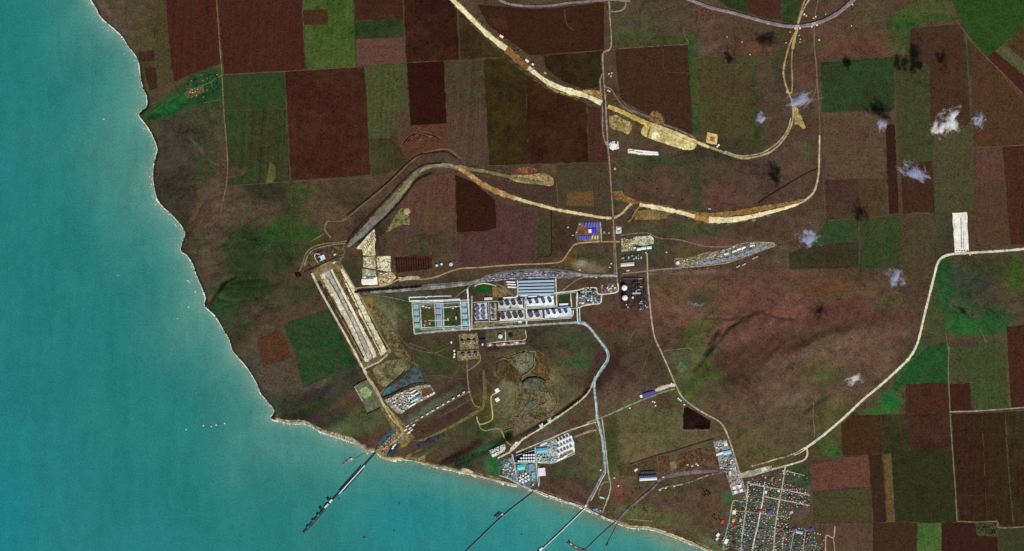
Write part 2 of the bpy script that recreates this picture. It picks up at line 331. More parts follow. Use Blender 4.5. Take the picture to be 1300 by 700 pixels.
# wild vegetation cover: centre, radii, turn, colour
BASE = (74, 58, 44)
COVER = [
 # north-west coast
 (150, 30, 45, 60, 0, (80, 64, 46)), (190, 60, 30, 50, 0, (76, 62, 40)), (135, 25, 12, 40, -35, (92, 70, 58)), (240, 165, 60, 40, 0, (70, 58, 42)), (262, 150, 30, 20, 0, (66, 62, 40)),
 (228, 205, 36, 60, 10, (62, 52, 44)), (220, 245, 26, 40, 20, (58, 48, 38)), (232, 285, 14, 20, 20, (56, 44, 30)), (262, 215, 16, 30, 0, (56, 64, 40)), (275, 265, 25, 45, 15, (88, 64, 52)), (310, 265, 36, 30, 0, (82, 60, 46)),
 (300, 290, 40, 26, 0, (88, 64, 52)), (258, 330, 26, 36, 0, (80, 60, 48)), (250, 345, 8, 26, 0, (64, 56, 40)), (250, 310, 20, 14, 0, (72, 62, 42)), (272, 370, 20, 10, -30, (84, 62, 52)),
 (335, 320, 50, 36, 0, (38, 60, 30)), (310, 325, 30, 50, 0, (42, 56, 30)), (355, 305, 18, 24, 0, (28, 76, 34)), (340, 240, 30, 20, 0, (48, 48, 32)), (365, 300, 20, 40, 0, (42, 60, 30)), (352, 330, 26, 20, 0, (54, 52, 34)),
 (300, 366, 40, 14, 0, (36, 60, 32)), (330, 372, 44, 18, 0, (36, 54, 28)), (285, 395, 24, 24, 40, (32, 64, 34)), (320, 395, 40, 14, -20, (52, 52, 34)), (300, 420, 20, 30, 40, (58, 54, 38)), (345, 385, 40, 14, -20, (76, 58, 46)), (375, 375, 40, 14, -20, (62, 56, 38)),
 (318, 452, 20, 22, 40, (74, 58, 46)), (350, 480, 40, 24, 30, (82, 66, 56)), (360, 515, 30, 16, 20, (56, 56, 42)), (400, 505, 46, 14, -22, (56, 50, 42)), (400, 488, 30, 6, -22, (88, 66, 56)), (440, 478, 26, 20, -30, (56, 54, 40)),
 (395, 522, 40, 10, -25, (44, 58, 36)), (375, 532, 30, 10, -15, (40, 44, 28)), (405, 535, 30, 12, -15, (58, 42, 38)), (435, 548, 30, 14, -35, (74, 86, 56)), (460, 528, 26, 12, -30, (66, 74, 46)), (425, 530, 20, 10, -30, (50, 56, 40)),
 (388, 255, 22, 26, 0, (50, 66, 32)), (390, 300, 24, 20, 0, (44, 68, 32)), (415, 262, 36, 26, 0, (86, 64, 46)), (445, 250, 30, 20, 0, (72, 56, 38)), (402, 315, 26, 12, 0, (64, 58, 36)),
 (222, 132, 50, 16, -22, (32, 74, 36)), (266, 106, 34, 22, -25, (34, 70, 36)), (258, 118, 34, 12, 0, (34, 68, 34)), (210, 140, 26, 5, -28, (26, 88, 42)), (232, 124, 14, 4, -20, (30, 84, 42)), (196, 148, 12, 4, -20, (22, 56, 30)), (268, 122, 20, 12, 0, (34, 66, 34)), (248, 100, 22, 8, -28, (48, 70, 42)),
 # middle
 (470, 295, 26, 26, -40, (52, 38, 28)), (440, 350, 26, 36, -60, (58, 50, 32)), (505, 390, 26, 30, -50, (58, 58, 34)), (480, 395, 22, 34, -60, (96, 88, 60)), (470, 390, 10, 14, 0, (125, 95, 50)), (492, 408, 16, 12, 0, (110, 100, 72)),
 (520, 370, 50, 12, 0, (66, 62, 44)), (570, 365, 50, 14, 0, (60, 52, 36)), (520, 440, 26, 30, 0, (66, 54, 38)), (560, 455, 30, 24, 20, (52, 58, 34)), (550, 465, 20, 14, 0, (48, 66, 36)), (530, 480, 40, 20, -20, (62, 50, 34)), (580, 500, 60, 16, -30, (58, 44, 34)), (545, 520, 50, 8, -30, (74, 84, 66)),
 (570, 532, 40, 9, -30, (62, 40, 36)), (470, 535, 30, 14, -30, (66, 74, 48)), (560, 560, 40, 12, -28, (60, 64, 42)), (600, 540, 20, 16, 0, (56, 62, 38)), (600, 575, 50, 18, -25, (58, 54, 38)), (620, 548, 24, 14, 0, (42, 62, 32)), (625, 515, 26, 24, 0, (72, 60, 28)), (650, 520, 28, 30, -20, (80, 74, 40)), (640, 470, 30, 20, 0, (72, 52, 40)), (660, 458, 30, 18, 0, (92, 84, 56)), (640, 488, 24, 14, 0, (56, 38, 26)), (665, 468, 16, 16, 0, (98, 96, 66)),
 (672, 494, 46, 50, -10, (112, 98, 70)), (672, 494, 34, 40, -10, (104, 92, 64)), (685, 465, 14, 20, -60, (104, 86, 46)), (675, 492, 26, 10, 0, (100, 98, 84)), (675, 500, 26, 18, 0, (98, 92, 62)), (688, 515, 18, 14, 0, (112, 98, 78)), (670, 520, 20, 8, -40, (92, 98, 88)), (710, 505, 26, 22, 0, (84, 74, 50)), (655, 535, 40, 12, -30, (86, 76, 52)), (640, 430, 60, 16, 0, (56, 42, 38)), (700, 440, 50, 26, 0, (60, 52, 36)), (728, 453, 26, 17, 0, (54, 66, 38)), (738, 462, 14, 7, 0, (42, 68, 36)), (716, 448, 12, 5, 0, (84, 56, 44)), (745, 435, 20, 12, 0, (54, 62, 38)), (720, 425, 30, 10, 0, (64, 62, 44)),
 (700, 575, 60, 10, -28, (66, 62, 42)), (735, 600, 30, 36, 0, (72, 58, 44)), (725, 625, 34, 14, 15, (82, 54, 44)), (715, 596, 18, 12, 0, (66, 66, 42)), (752, 580, 10, 40, 0, (58, 68, 38)), (690, 555, 40, 6, -30, (84, 66, 56)), (660, 585, 30, 10, -30, (60, 48, 38)), (625, 590, 14, 12, 0, (30, 92, 44)), (600, 590, 22, 8, 0, (64, 52, 42)), (585, 575, 40, 6, -30, (50, 28, 24)),
 (795, 500, 36, 40, 0, (82, 60, 50)), (780, 455, 24, 40, -30, (66, 42, 34)), (770, 420, 26, 18, 0, (62, 54, 34)), (815, 400, 40, 26, 0, (86, 54, 44)), (765, 410, 30, 14, 0, (84, 50, 42)), (800, 440, 30, 20, 0, (74, 56, 42)), (835, 470, 20, 40, -20, (72, 54, 42)),
 (800, 560, 60, 50, 0, (98, 78, 52)), (850, 540, 40, 26, 0, (84, 76, 48)), (790, 530, 40, 16, -20, (90, 76, 50)), (770, 540, 14, 14, 0, (104, 62, 50)), (800, 600, 50, 14, 0, (84, 76, 46)), (775, 565, 14, 40, 0, (52, 62, 34)), (860, 590, 60, 12, -15, (98, 64, 50)), (840, 615, 60, 14, 0, (74, 62, 42)), (860, 645, 50, 26, 10, (86, 62, 46)), (820, 655, 50, 14, 10, (88, 80, 46)), (880, 670, 40, 14, 25, (82, 66, 46)), (905, 650, 16, 20, 0, (84, 58, 42)), (785, 625, 16, 16, 0, (96, 56, 44)), (890, 560, 40, 20, 0, (88, 70, 46)),
 # hills in the middle east
 (880, 380, 60, 36, 0, (98, 70, 50)), (890, 405, 50, 10, 0, (96, 62, 50)), (900, 420, 30, 20, 0, (64, 76, 38)), (890, 440, 24, 26, 0, (60, 78, 40)), (868, 455, 26, 14, 0, (72, 70, 46)), (900, 380, 30, 16, 0, (62, 60, 40)), (960, 380, 60, 30, 0, (96, 60, 48)), (950, 420, 70, 24, -12, (92, 58, 48)), (1010, 390, 60, 24, 0, (94, 60, 48)), (1050, 400, 50, 20, -10, (86, 54, 42)), (1000, 345, 90, 14, 0, (82, 58, 42)), (1070, 370, 60, 16, 10, (84, 62, 42)), (960, 452, 70, 22, -20, (80, 50, 40)), (940, 480, 70, 30, -20, (70, 48, 36)), (1040, 432, 50, 10, -18, (64, 48, 30)), (1110, 395, 50, 22, 0, (82, 50, 42)), (1100, 430, 60, 14, -10, (94, 68, 53)), (1030, 450, 60, 12, -22, (104, 78, 60)), (1000, 480, 60, 22, -22, (86, 64, 48)), (990, 510, 60, 18, -20, (94, 72, 55)), (1050, 470, 30, 18, 0, (70, 72, 42)), (1070, 455, 30, 12, 0, (92, 68, 54)), (1110, 460, 40, 20, -20, (92, 66, 50)), (1080, 500, 40, 20, -30, (88, 68, 50)), (870, 490, 26, 26, 0, (68, 76, 40)), (893, 488, 30, 26, -30, (60, 72, 36)), (900, 500, 20, 20, 0, (72, 62, 42)), (930, 530, 60, 30, 0, (88, 64, 48)), (960, 570, 60, 30, 0, (86, 70, 44)), (1000, 545, 46, 26, -20, (84, 66, 48)), (1055, 530, 30, 20, -30, (80, 68, 40)), (1130, 385, 30, 14, 0, (76, 64, 42)), (1050, 365, 30, 10, 0, (92, 58, 38)),
 # north-east
 (820, 30, 50, 40, 0, (76, 62, 44)), (800, 45, 40, 12, 0, (62, 68, 38)), (850, 55, 30, 10, 0, (60, 66, 36)), (880, 60, 20, 20, 0, (64, 62, 42)), (920, 45, 40, 20, 0, (82, 58, 44)), (895, 20, 20, 20, 0, (94, 62, 52)), (960, 60, 46, 12, 0, (96, 56, 42)), (910, 65, 20, 10, 0, (104, 72, 58)), (925, 110, 40, 50, 0, (76, 56, 40)), (930, 85, 30, 12, 0, (52, 68, 34)), (905, 90, 30, 12, 0, (62, 62, 36)), (955, 130, 8, 60, 0, (46, 66, 34)), (990, 85, 20, 40, 0, (72, 60, 40)), (980, 120, 24, 30, 0, (76, 56, 44)), (1020, 80, 18, 40, 0, (86, 58, 44)), (1018, 95, 16, 14, 0, (94, 58, 47)), (1075, 30, 50, 30, 0, (92, 60, 46)), (1090, 60, 60, 14, 0, (96, 58, 44)), (1030, 60, 20, 8, 0, (86, 66, 44)), (1110, 20, 30, 20, 0, (82, 66, 46)), (1150, 30, 22, 18, 0, (44, 80, 32)), (1145, 55, 20, 14, 0, (62, 70, 36)), (1180, 10, 30, 16, 0, (74, 72, 40)), (1190, 22, 26, 6, 0, (52, 72, 34)), (1160, 22, 20, 8, 0, (56, 80, 36)), (920, 190, 50, 16, 0, (58, 52, 34)), (955, 175, 20, 20, 0, (50, 58, 32)), (985, 210, 30, 30, 0, (84, 58, 46)), (1025, 195, 12, 18, 0, (80, 64, 42)), (840, 225, 60, 20, 0, (86, 58, 48)), (890, 230, 40, 24, 0, (74, 58, 40)), (800, 220, 26, 16, 0, (72, 60, 40)), (925, 248, 40, 18, 0, (92, 54, 48)), (960, 230, 30, 40, 0, (80, 56, 46)), (1000, 245, 30, 10, -10, (88, 58, 50)), (885, 245, 8, 40, 0, (66, 60, 38)), (840, 205, 50, 8, 0, (62, 62, 40)), (782, 250, 5, 18, 0, (46, 68, 34)),
 (840, 295, 50, 14, 0, (74, 60, 42)), (890, 292, 40, 12, 0, (66, 64, 40)), (905, 310, 40, 10, 0, (96, 60, 52)), (940, 290, 40, 10, 0, (80, 58, 46)), (960, 310, 30, 12, 0, (86, 60, 48)), (870, 320, 30, 10, 0, (76, 60, 36)), (810, 318, 40, 20, 0, (62, 58, 40)), (745, 330, 36, 16, 0, (72, 60, 42)), (760, 300, 30, 10, 0, (66, 54, 40)), (725, 290, 20, 20, 0, (64, 46, 36)), (745, 340, 24, 8, 15, (118, 96, 74)), (735, 333, 10, 7, 15, (140, 118, 92)), (725, 328, 12, 9, 0, (104, 68, 38)), (745, 325, 26, 5, 0, (60, 64, 38)), (960, 350, 80, 8, 0, (86, 58, 46)), (830, 350, 60, 8, 0, (82, 62, 46)), (870, 345, 60, 5, 0, (110, 84, 68)), (1000, 325, 20, 14, 0, (80, 60, 48)),
 # east
 (1200, 350, 20, 30, 0, (34, 70, 36)), (1210, 385, 30, 30, 0, (36, 78, 40)), (1235, 360, 30, 30, 0, (56, 56, 44)), (1260, 340, 40, 16, 0, (54, 60, 38)), (1290, 350, 16, 26, 0, (56, 78, 30)), (1260, 390, 26, 18, 20, (70, 60, 44)), (1285, 385, 18, 20, 0, (74, 60, 42)), (1260, 410, 30, 20, 0, (40, 78, 40)), (1225, 415, 30, 14, 0, (34, 88, 42)), (1180, 460, 26, 26, -40, (26, 92, 42)), (1185, 440, 14, 20, 0, (60, 62, 38)), (1185, 410, 14, 30, 0, (66, 64, 38)), (1155, 475, 26, 14, -40, (40, 84, 42)), (1130, 510, 16, 16, 0, (28, 84, 40)), (1115, 522, 26, 6, 0, (50, 84, 38)), (1085, 535, 16, 16, 0, (66, 62, 38)), (1050, 565, 22, 16, 0, (60, 70, 38)), (1010, 600, 20, 14, 0, (44, 66, 38)), (1020, 610, 14, 12, 0, (40, 62, 38)), (1060, 575, 12, 10, 0, (48, 76, 36)),
 # scrub and darker ground along the ravines
 (600, 578, 26, 3.4, -27, (24, 52, 30)), (632, 562, 22, 4, -27, (26, 40, 26)), (592, 586, 16, 5, -27, (34, 60, 34)), (690, 537, 26, 3, -28, (30, 20, 16)), (725, 514, 26, 3, -33, (34, 20, 18)), (746, 494, 10, 3, -50, (34, 20, 18)), (615, 570, 14, 2.6, -27, (30, 74, 40)), (646, 553, 7, 6, 0, (18, 24, 18)),
 (905, 435, 4, 16, 30, (50, 36, 26)), (940, 404, 20, 3, -10, (60, 42, 32)), (960, 396, 14, 2, -8, (56, 40, 30)), (900, 446, 10, 4, -40, (46, 36, 26)), (283, 362, 12, 3, -50, (24, 24, 18)), (1214, 388, 14, 6, 40, (70, 66, 44)), (1222, 394, 10, 3, 45, (26, 34, 22)), (247, 183, 3, 10, -30, (92, 70, 56)), (256, 192, 2.6, 7, -30, (104, 78, 62)),
 (770, 470, 10, 40, 35, (56, 36, 30)), (755, 470, 8, 20, 20, (60, 42, 34)),
 (1040, 510, 22, 2.4, -35, (58, 44, 32)),
 # village ground
 (975, 640, 50, 40, 0, (84, 76, 60)), (960, 620, 20, 12, 0, (60, 62, 46)), (1010, 625, 24, 8, 15, (90, 66, 54)), (1010, 650, 24, 12, 0, (88, 62, 50)), (945, 645, 14, 8, 0, (46, 66, 36)), (950, 680, 40, 20, 0, (80, 78, 66)), (990, 690, 50, 14, 0, (78, 80, 60)), (1030, 690, 20, 20, 0, (76, 68, 50)), (924, 632, 8, 8, 0, (50, 82, 44)), (905, 692, 20, 8, 25, (96, 92, 60)),
]
col = np.tile(lin_np(BASE), (len(PXf), 1))
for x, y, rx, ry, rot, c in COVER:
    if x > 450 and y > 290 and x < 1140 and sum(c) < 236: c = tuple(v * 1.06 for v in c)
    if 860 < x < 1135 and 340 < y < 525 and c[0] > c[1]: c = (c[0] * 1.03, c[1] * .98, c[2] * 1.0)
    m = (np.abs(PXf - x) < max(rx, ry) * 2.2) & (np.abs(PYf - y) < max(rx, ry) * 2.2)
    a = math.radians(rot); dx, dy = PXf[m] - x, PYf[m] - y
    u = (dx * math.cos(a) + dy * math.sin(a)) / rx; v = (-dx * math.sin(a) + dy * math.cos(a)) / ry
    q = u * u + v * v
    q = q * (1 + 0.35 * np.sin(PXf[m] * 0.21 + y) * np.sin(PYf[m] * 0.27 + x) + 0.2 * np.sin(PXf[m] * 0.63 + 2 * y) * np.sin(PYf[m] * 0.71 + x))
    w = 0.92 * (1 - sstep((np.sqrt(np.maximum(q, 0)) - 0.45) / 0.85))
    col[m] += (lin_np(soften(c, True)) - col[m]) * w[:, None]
# cliff clay darkened to paint in shade, and pale sand on the southern beach
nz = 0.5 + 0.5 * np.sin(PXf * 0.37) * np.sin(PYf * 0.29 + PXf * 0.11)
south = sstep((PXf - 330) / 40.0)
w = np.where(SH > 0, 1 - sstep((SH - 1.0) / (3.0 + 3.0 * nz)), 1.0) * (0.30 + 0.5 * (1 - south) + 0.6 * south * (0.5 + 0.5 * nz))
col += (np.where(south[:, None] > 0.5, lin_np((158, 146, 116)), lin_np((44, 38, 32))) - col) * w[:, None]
col[SH < 0] = lin_np((120, 120, 100))
land = grid_mesh('land', GX, GY, GH)
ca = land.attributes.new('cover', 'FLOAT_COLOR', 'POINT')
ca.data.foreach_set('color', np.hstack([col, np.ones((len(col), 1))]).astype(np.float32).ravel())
land.materials.append(M_LAND)
tag(link('terrain', land), 'brown and green rolling coastal land under the fields and roads', kind='structure')

# ------------------------------------------------------------------ sea
SX = axis(-20, 1320, 4.0, 3200.0); SY = axis(-20, 720, 4.0, 3200.0)
QX, QY = [a.ravel() for a in np.meshgrid(SX, SY)]
sd = np.maximum(0, -shore(QX, QY))
SILT = [(0, (120, 150, 135)), (5, (98, 144, 130)), (12, (80, 136, 126)), (25, (62, 130, 122)), (60, (48, 125, 118)), (110, (38, 121, 116)), (180, (33, 119, 116)), (300, (34, 122, 120)), (4000, (30, 120, 122))]
SILTS = [(0, (120, 128, 108)), (4, (98, 121, 104)), (8, (74, 132, 122)), (18, (62, 136, 128)), (50, (44, 132, 129)), (120, (36, 128, 129)), (240, (28, 124, 127)), (4000, (22, 118, 130))]
def grad(T, d):
    xs = [t[0] for t in T]; cs = np.array([lin(t[1]) for t in T]); return np.stack([np.interp(d, xs, cs[:, k]) for k in range(3)], 1)
sd = sd * (1 + 0.30 * np.sin(QX * .031 + 1.7 * np.sin(QY * .017)) * np.sin(QY * .023 + QX * .011) + 0.16 * np.sin(QX * .083 + QY * .05) * np.sin(QY * .071 + 2))
ws = sstep((QX - 380) / 200.0)[:, None]
sc_ = grad(SILT, sd) * (1 - ws) + grad(SILTS, sd) * ws
# plumes of silt drifting off the coast, bluish darker patch at the left edge
for x, y, rx, ry, rot, c, k in [(150, 190, 40, 90, 0, (84, 140, 124), .5), (240, 410, 22, 50, 25, (86, 140, 126), .5), (370, 572, 70, 26, 15, (76, 138, 126), .7), (535, 607, 60, 14, 10, (72, 138, 128), .6), (520, 660, 60, 24, 0, (28, 130, 138), .6), (0, 680, 50, 120, 0, (16, 120, 134), .7), (845, 688, 40, 8, 20, (116, 140, 118), .7), (705, 643, 60, 3.5, 22, (104, 124, 104), .6), (615, 613, 60, 3.5, 14, (100, 116, 98), .7), (20, 20, 60, 60, 0, (34, 118, 111), .6)]:
    a = math.radians(rot); dx, dy = QX - x, QY - y
    q = ((dx * math.cos(a) + dy * math.sin(a)) / rx) ** 2 + ((-dx * math.sin(a) + dy * math.cos(a)) / ry) ** 2
    w = k * np.exp(-q); sc_ += (lin_np(c) - sc_) * w[:, None]
sc_ = sc_ * 0.96 + sc_.mean(1, keepdims=True) * 0.015
sea = grid_mesh('sea', SX, SY, np.zeros(len(QX)))
ca = sea.attributes.new('silt', 'FLOAT_COLOR', 'POINT')
ca.data.foreach_set('color', np.hstack([sc_, np.ones((len(sc_), 1))]).astype(np.float32).ravel())
sea.materials.append(M_SEA)
tag(link('sea_water', sea), 'turquoise sea, paler and silty along the coast', kind='structure')

# surf along the shore and broken foam a little way out
mb = MB(); L = smooth_line(COAST[3:-2], 1.2); N = normals(L); n = len(L)
w1 = np.maximum(0.15, 0.36 + 0.66 * np.convolve(RNG.normal(0, 1, n), np.ones(7) / 3.2, 'same'))
w1 = w1 * (0.45 + 1.3 * np.interp(np.arange(n), np.arange(0, n + 14, 14), RNG.rand(len(np.arange(0, n + 14, 14))) ** 1.5))
w0 = 0.3 + 0.4 * RNG.rand(n)
for i in range(n - 1):
    if L[i][1] > 705 or (RNG.rand() < (0.10 if L[i][0] < 350 else 0.3)): continue
    q = []
    for j, sgn in ((i, -1), (i + 1, -1), (i + 1, 1), (i, 1)):
        p = L[j] + (N[j] * w0[j] if sgn < 0 else -N[j] * w1[j]); q.append(p)
    # the left normal of travel points to the land; foam lies seaward of the line
    mb.poly([W(*p) + (0.25 if k in (2, 3) else 2.0,) for k, p in enumerate(q)])
for k in range(420):
    i = RNG.randint(n); x = L[i][0]
    if not (RNG.rand() < (1.0 if 150 < L[i][1] < 290 and x < 230 else 0.35)): continue
    d = 1.5 + abs(RNG.normal(0, 3.0 if L[i][1] < 300 else 1.3)); p = L[i] - N[i] * d
    if shore(np.array([p[0]]), np.array([p[1]]))[0] > -0.8: continue
    r = 0.25 + 0.45 * RNG.rand() ** 2; pts = []
    for a in range(7):
        t = 2 * math.pi * a / 7; rr = r * (0.6 + 0.7 * RNG.rand()); pts.append(W(p[0] + rr * math.cos(t), p[1] + rr * math.sin(t)) + (0.3,))
    mb.poly(pts[::-1])
for x, y, r in [(131, 151, 1.2), (238, 357, 1.2), (240, 359, .8), (248, 371, .8), (239, 390, .8), (258, 541, .9), (268, 542, .8), (274, 540, .9), (285, 538, .9), (236, 546, .7), (225, 405, .5), (150, 350, .5)]:
    pts = []
    for a in range(9):
        t = 2 * math.pi * a / 9; rr = r * (0.55 + 0.6 * RNG.rand()); pts.append(W(x + rr * 1.3 * math.cos(t), y + rr * math.sin(t)) + (0.35,))
    mb.poly(pts[::-1])
tag(link('surf_foam', mb.mesh('surf_foam', M_FOAM)), 'white line of surf breaking along the coast', kind='stuff')

# ------------------------------------------------------------------ flat pieces of ground
def rough_edge(pts, amp, step=5.0, closed=True):
    P = [np.array(p, float) for p in pts]; out = []
    for a, b in zip(P, P[1:] + P[:1]):
        k = max(1, int(np.linalg.norm(b - a) / step))
        for j in range(k): out.append(a + (b - a) * j / k + (RNG.normal(0, amp, 2) if amp and j else 0))
    return out
def ground_piece(name, label, pts, c1, c2=None, furrow=(0, 0, 0), lift=0.5, amp=0.25, m=None, wear=0.35, smooth=False):
    """a field, a yard or a patch of bare ground: one thin sheet with its own outline"""
    P = [tuple(p) for p in smooth_line(list(pts) + [pts[0]], 2.5)[:-1]] if smooth else pts
    P = rough_edge(P, amp)
    z = np.array([25.0] * len(P)) + lift
    k = len(P); v = [W(*p) + (zz,) for p, zz in zip(P, z)]
    area = sum(v[i][0] * v[(i + 1) % k][1] - v[(i + 1) % k][0] * v[i][1] for i in range(k))
    me = bpy.data.meshes.new(name); me.from_pydata(v, [], [tuple(range(k)) if area > 0 else tuple(range(k))[::-1]]); me.update()
    me.materials.append(m or M_BARE)
    o = link(name, me); o['crop'] = list(lin(c1)); o['crop_patch'] = list(lin(c2 or tuple(int(v * 0.82) for v in c1)))
    o['furrow'] = [float(f) for f in furrow]; o['wear'] = float(wear)
    return tag(o, label, kind='structure')
def band(name, label, pts, w, c1, c2=None, lift=1.2, bank=0.0, wear=0.35, amp=0.12, kind='structure', step=2.5, taper=False, abs_z=None):
    """a road, track or bank along a line of points, w pixels wide, lying on the land or on a bank of its own"""
    L = smooth_line(pts, step); N = normals(L); n = len(L)
    ww = np.interp(np.linspace(0, 1, n), np.linspace(0, 1, len(w)), w) if isinstance(w, (list, tuple)) else np.full(n, float(w))
    ww = ww * (1 + RNG.normal(0, amp, n)) / 2
    a, b = L + N * ww[:, None], L - N * ww[:, None]
    if abs_z is None:
        z = np.maximum(land_h(L[:, 0], L[:, 1], np.full(n, 99.0)), 3.0) + lift + bank
        za, zb = [np.maximum(z, land_h(q[:, 0], q[:, 1], np.full(n, 99.0)) + lift) for q in (a, b)] if bank == 0 else (z, z)
    else: za = zb = np.full(n, abs_z)
    mb = MB()
    for i in range(n): mb.v += [W(*a[i]) + (za[i],), W(*b[i]) + (zb[i],)]
    for i in range(n - 1): mb.f.append((2 * i + 1, 2 * i + 3, 2 * i + 2, 2 * i)); mb.mi.append(0)
    if bank > 0:
        k = len(mb.v); sl = 0.10 * bank / 1.0 * 0.12 / 1.0
        for i in range(n):
            mb.v += [W(*(a[i] + N[i] * bank * 0.12)) + (za[i] - bank - 1.5,), W(*(b[i] - N[i] * bank * 0.12)) + (zb[i] - bank - 1.5,)]
        for i in range(n - 1):
            mb.f.append((2 * i, 2 * i + 2, k + 2 * i + 2, k + 2 * i)); mb.f.append((k + 2 * i + 1, k + 2 * i + 3, 2 * i + 3, 2 * i + 1)); mb.mi += [0, 0]
    me = mb.mesh(name, M_BARE); o = link(name, me)
    o['crop'] = list(lin(c1)); o['crop_patch'] = list(lin(c2 or tuple(int(v * 0.85) for v in c1))); o['wear'] = float(wear); o['furrow'] = [0.0, 0.0, 0.0]
    return tag(o, label, kind=kind)

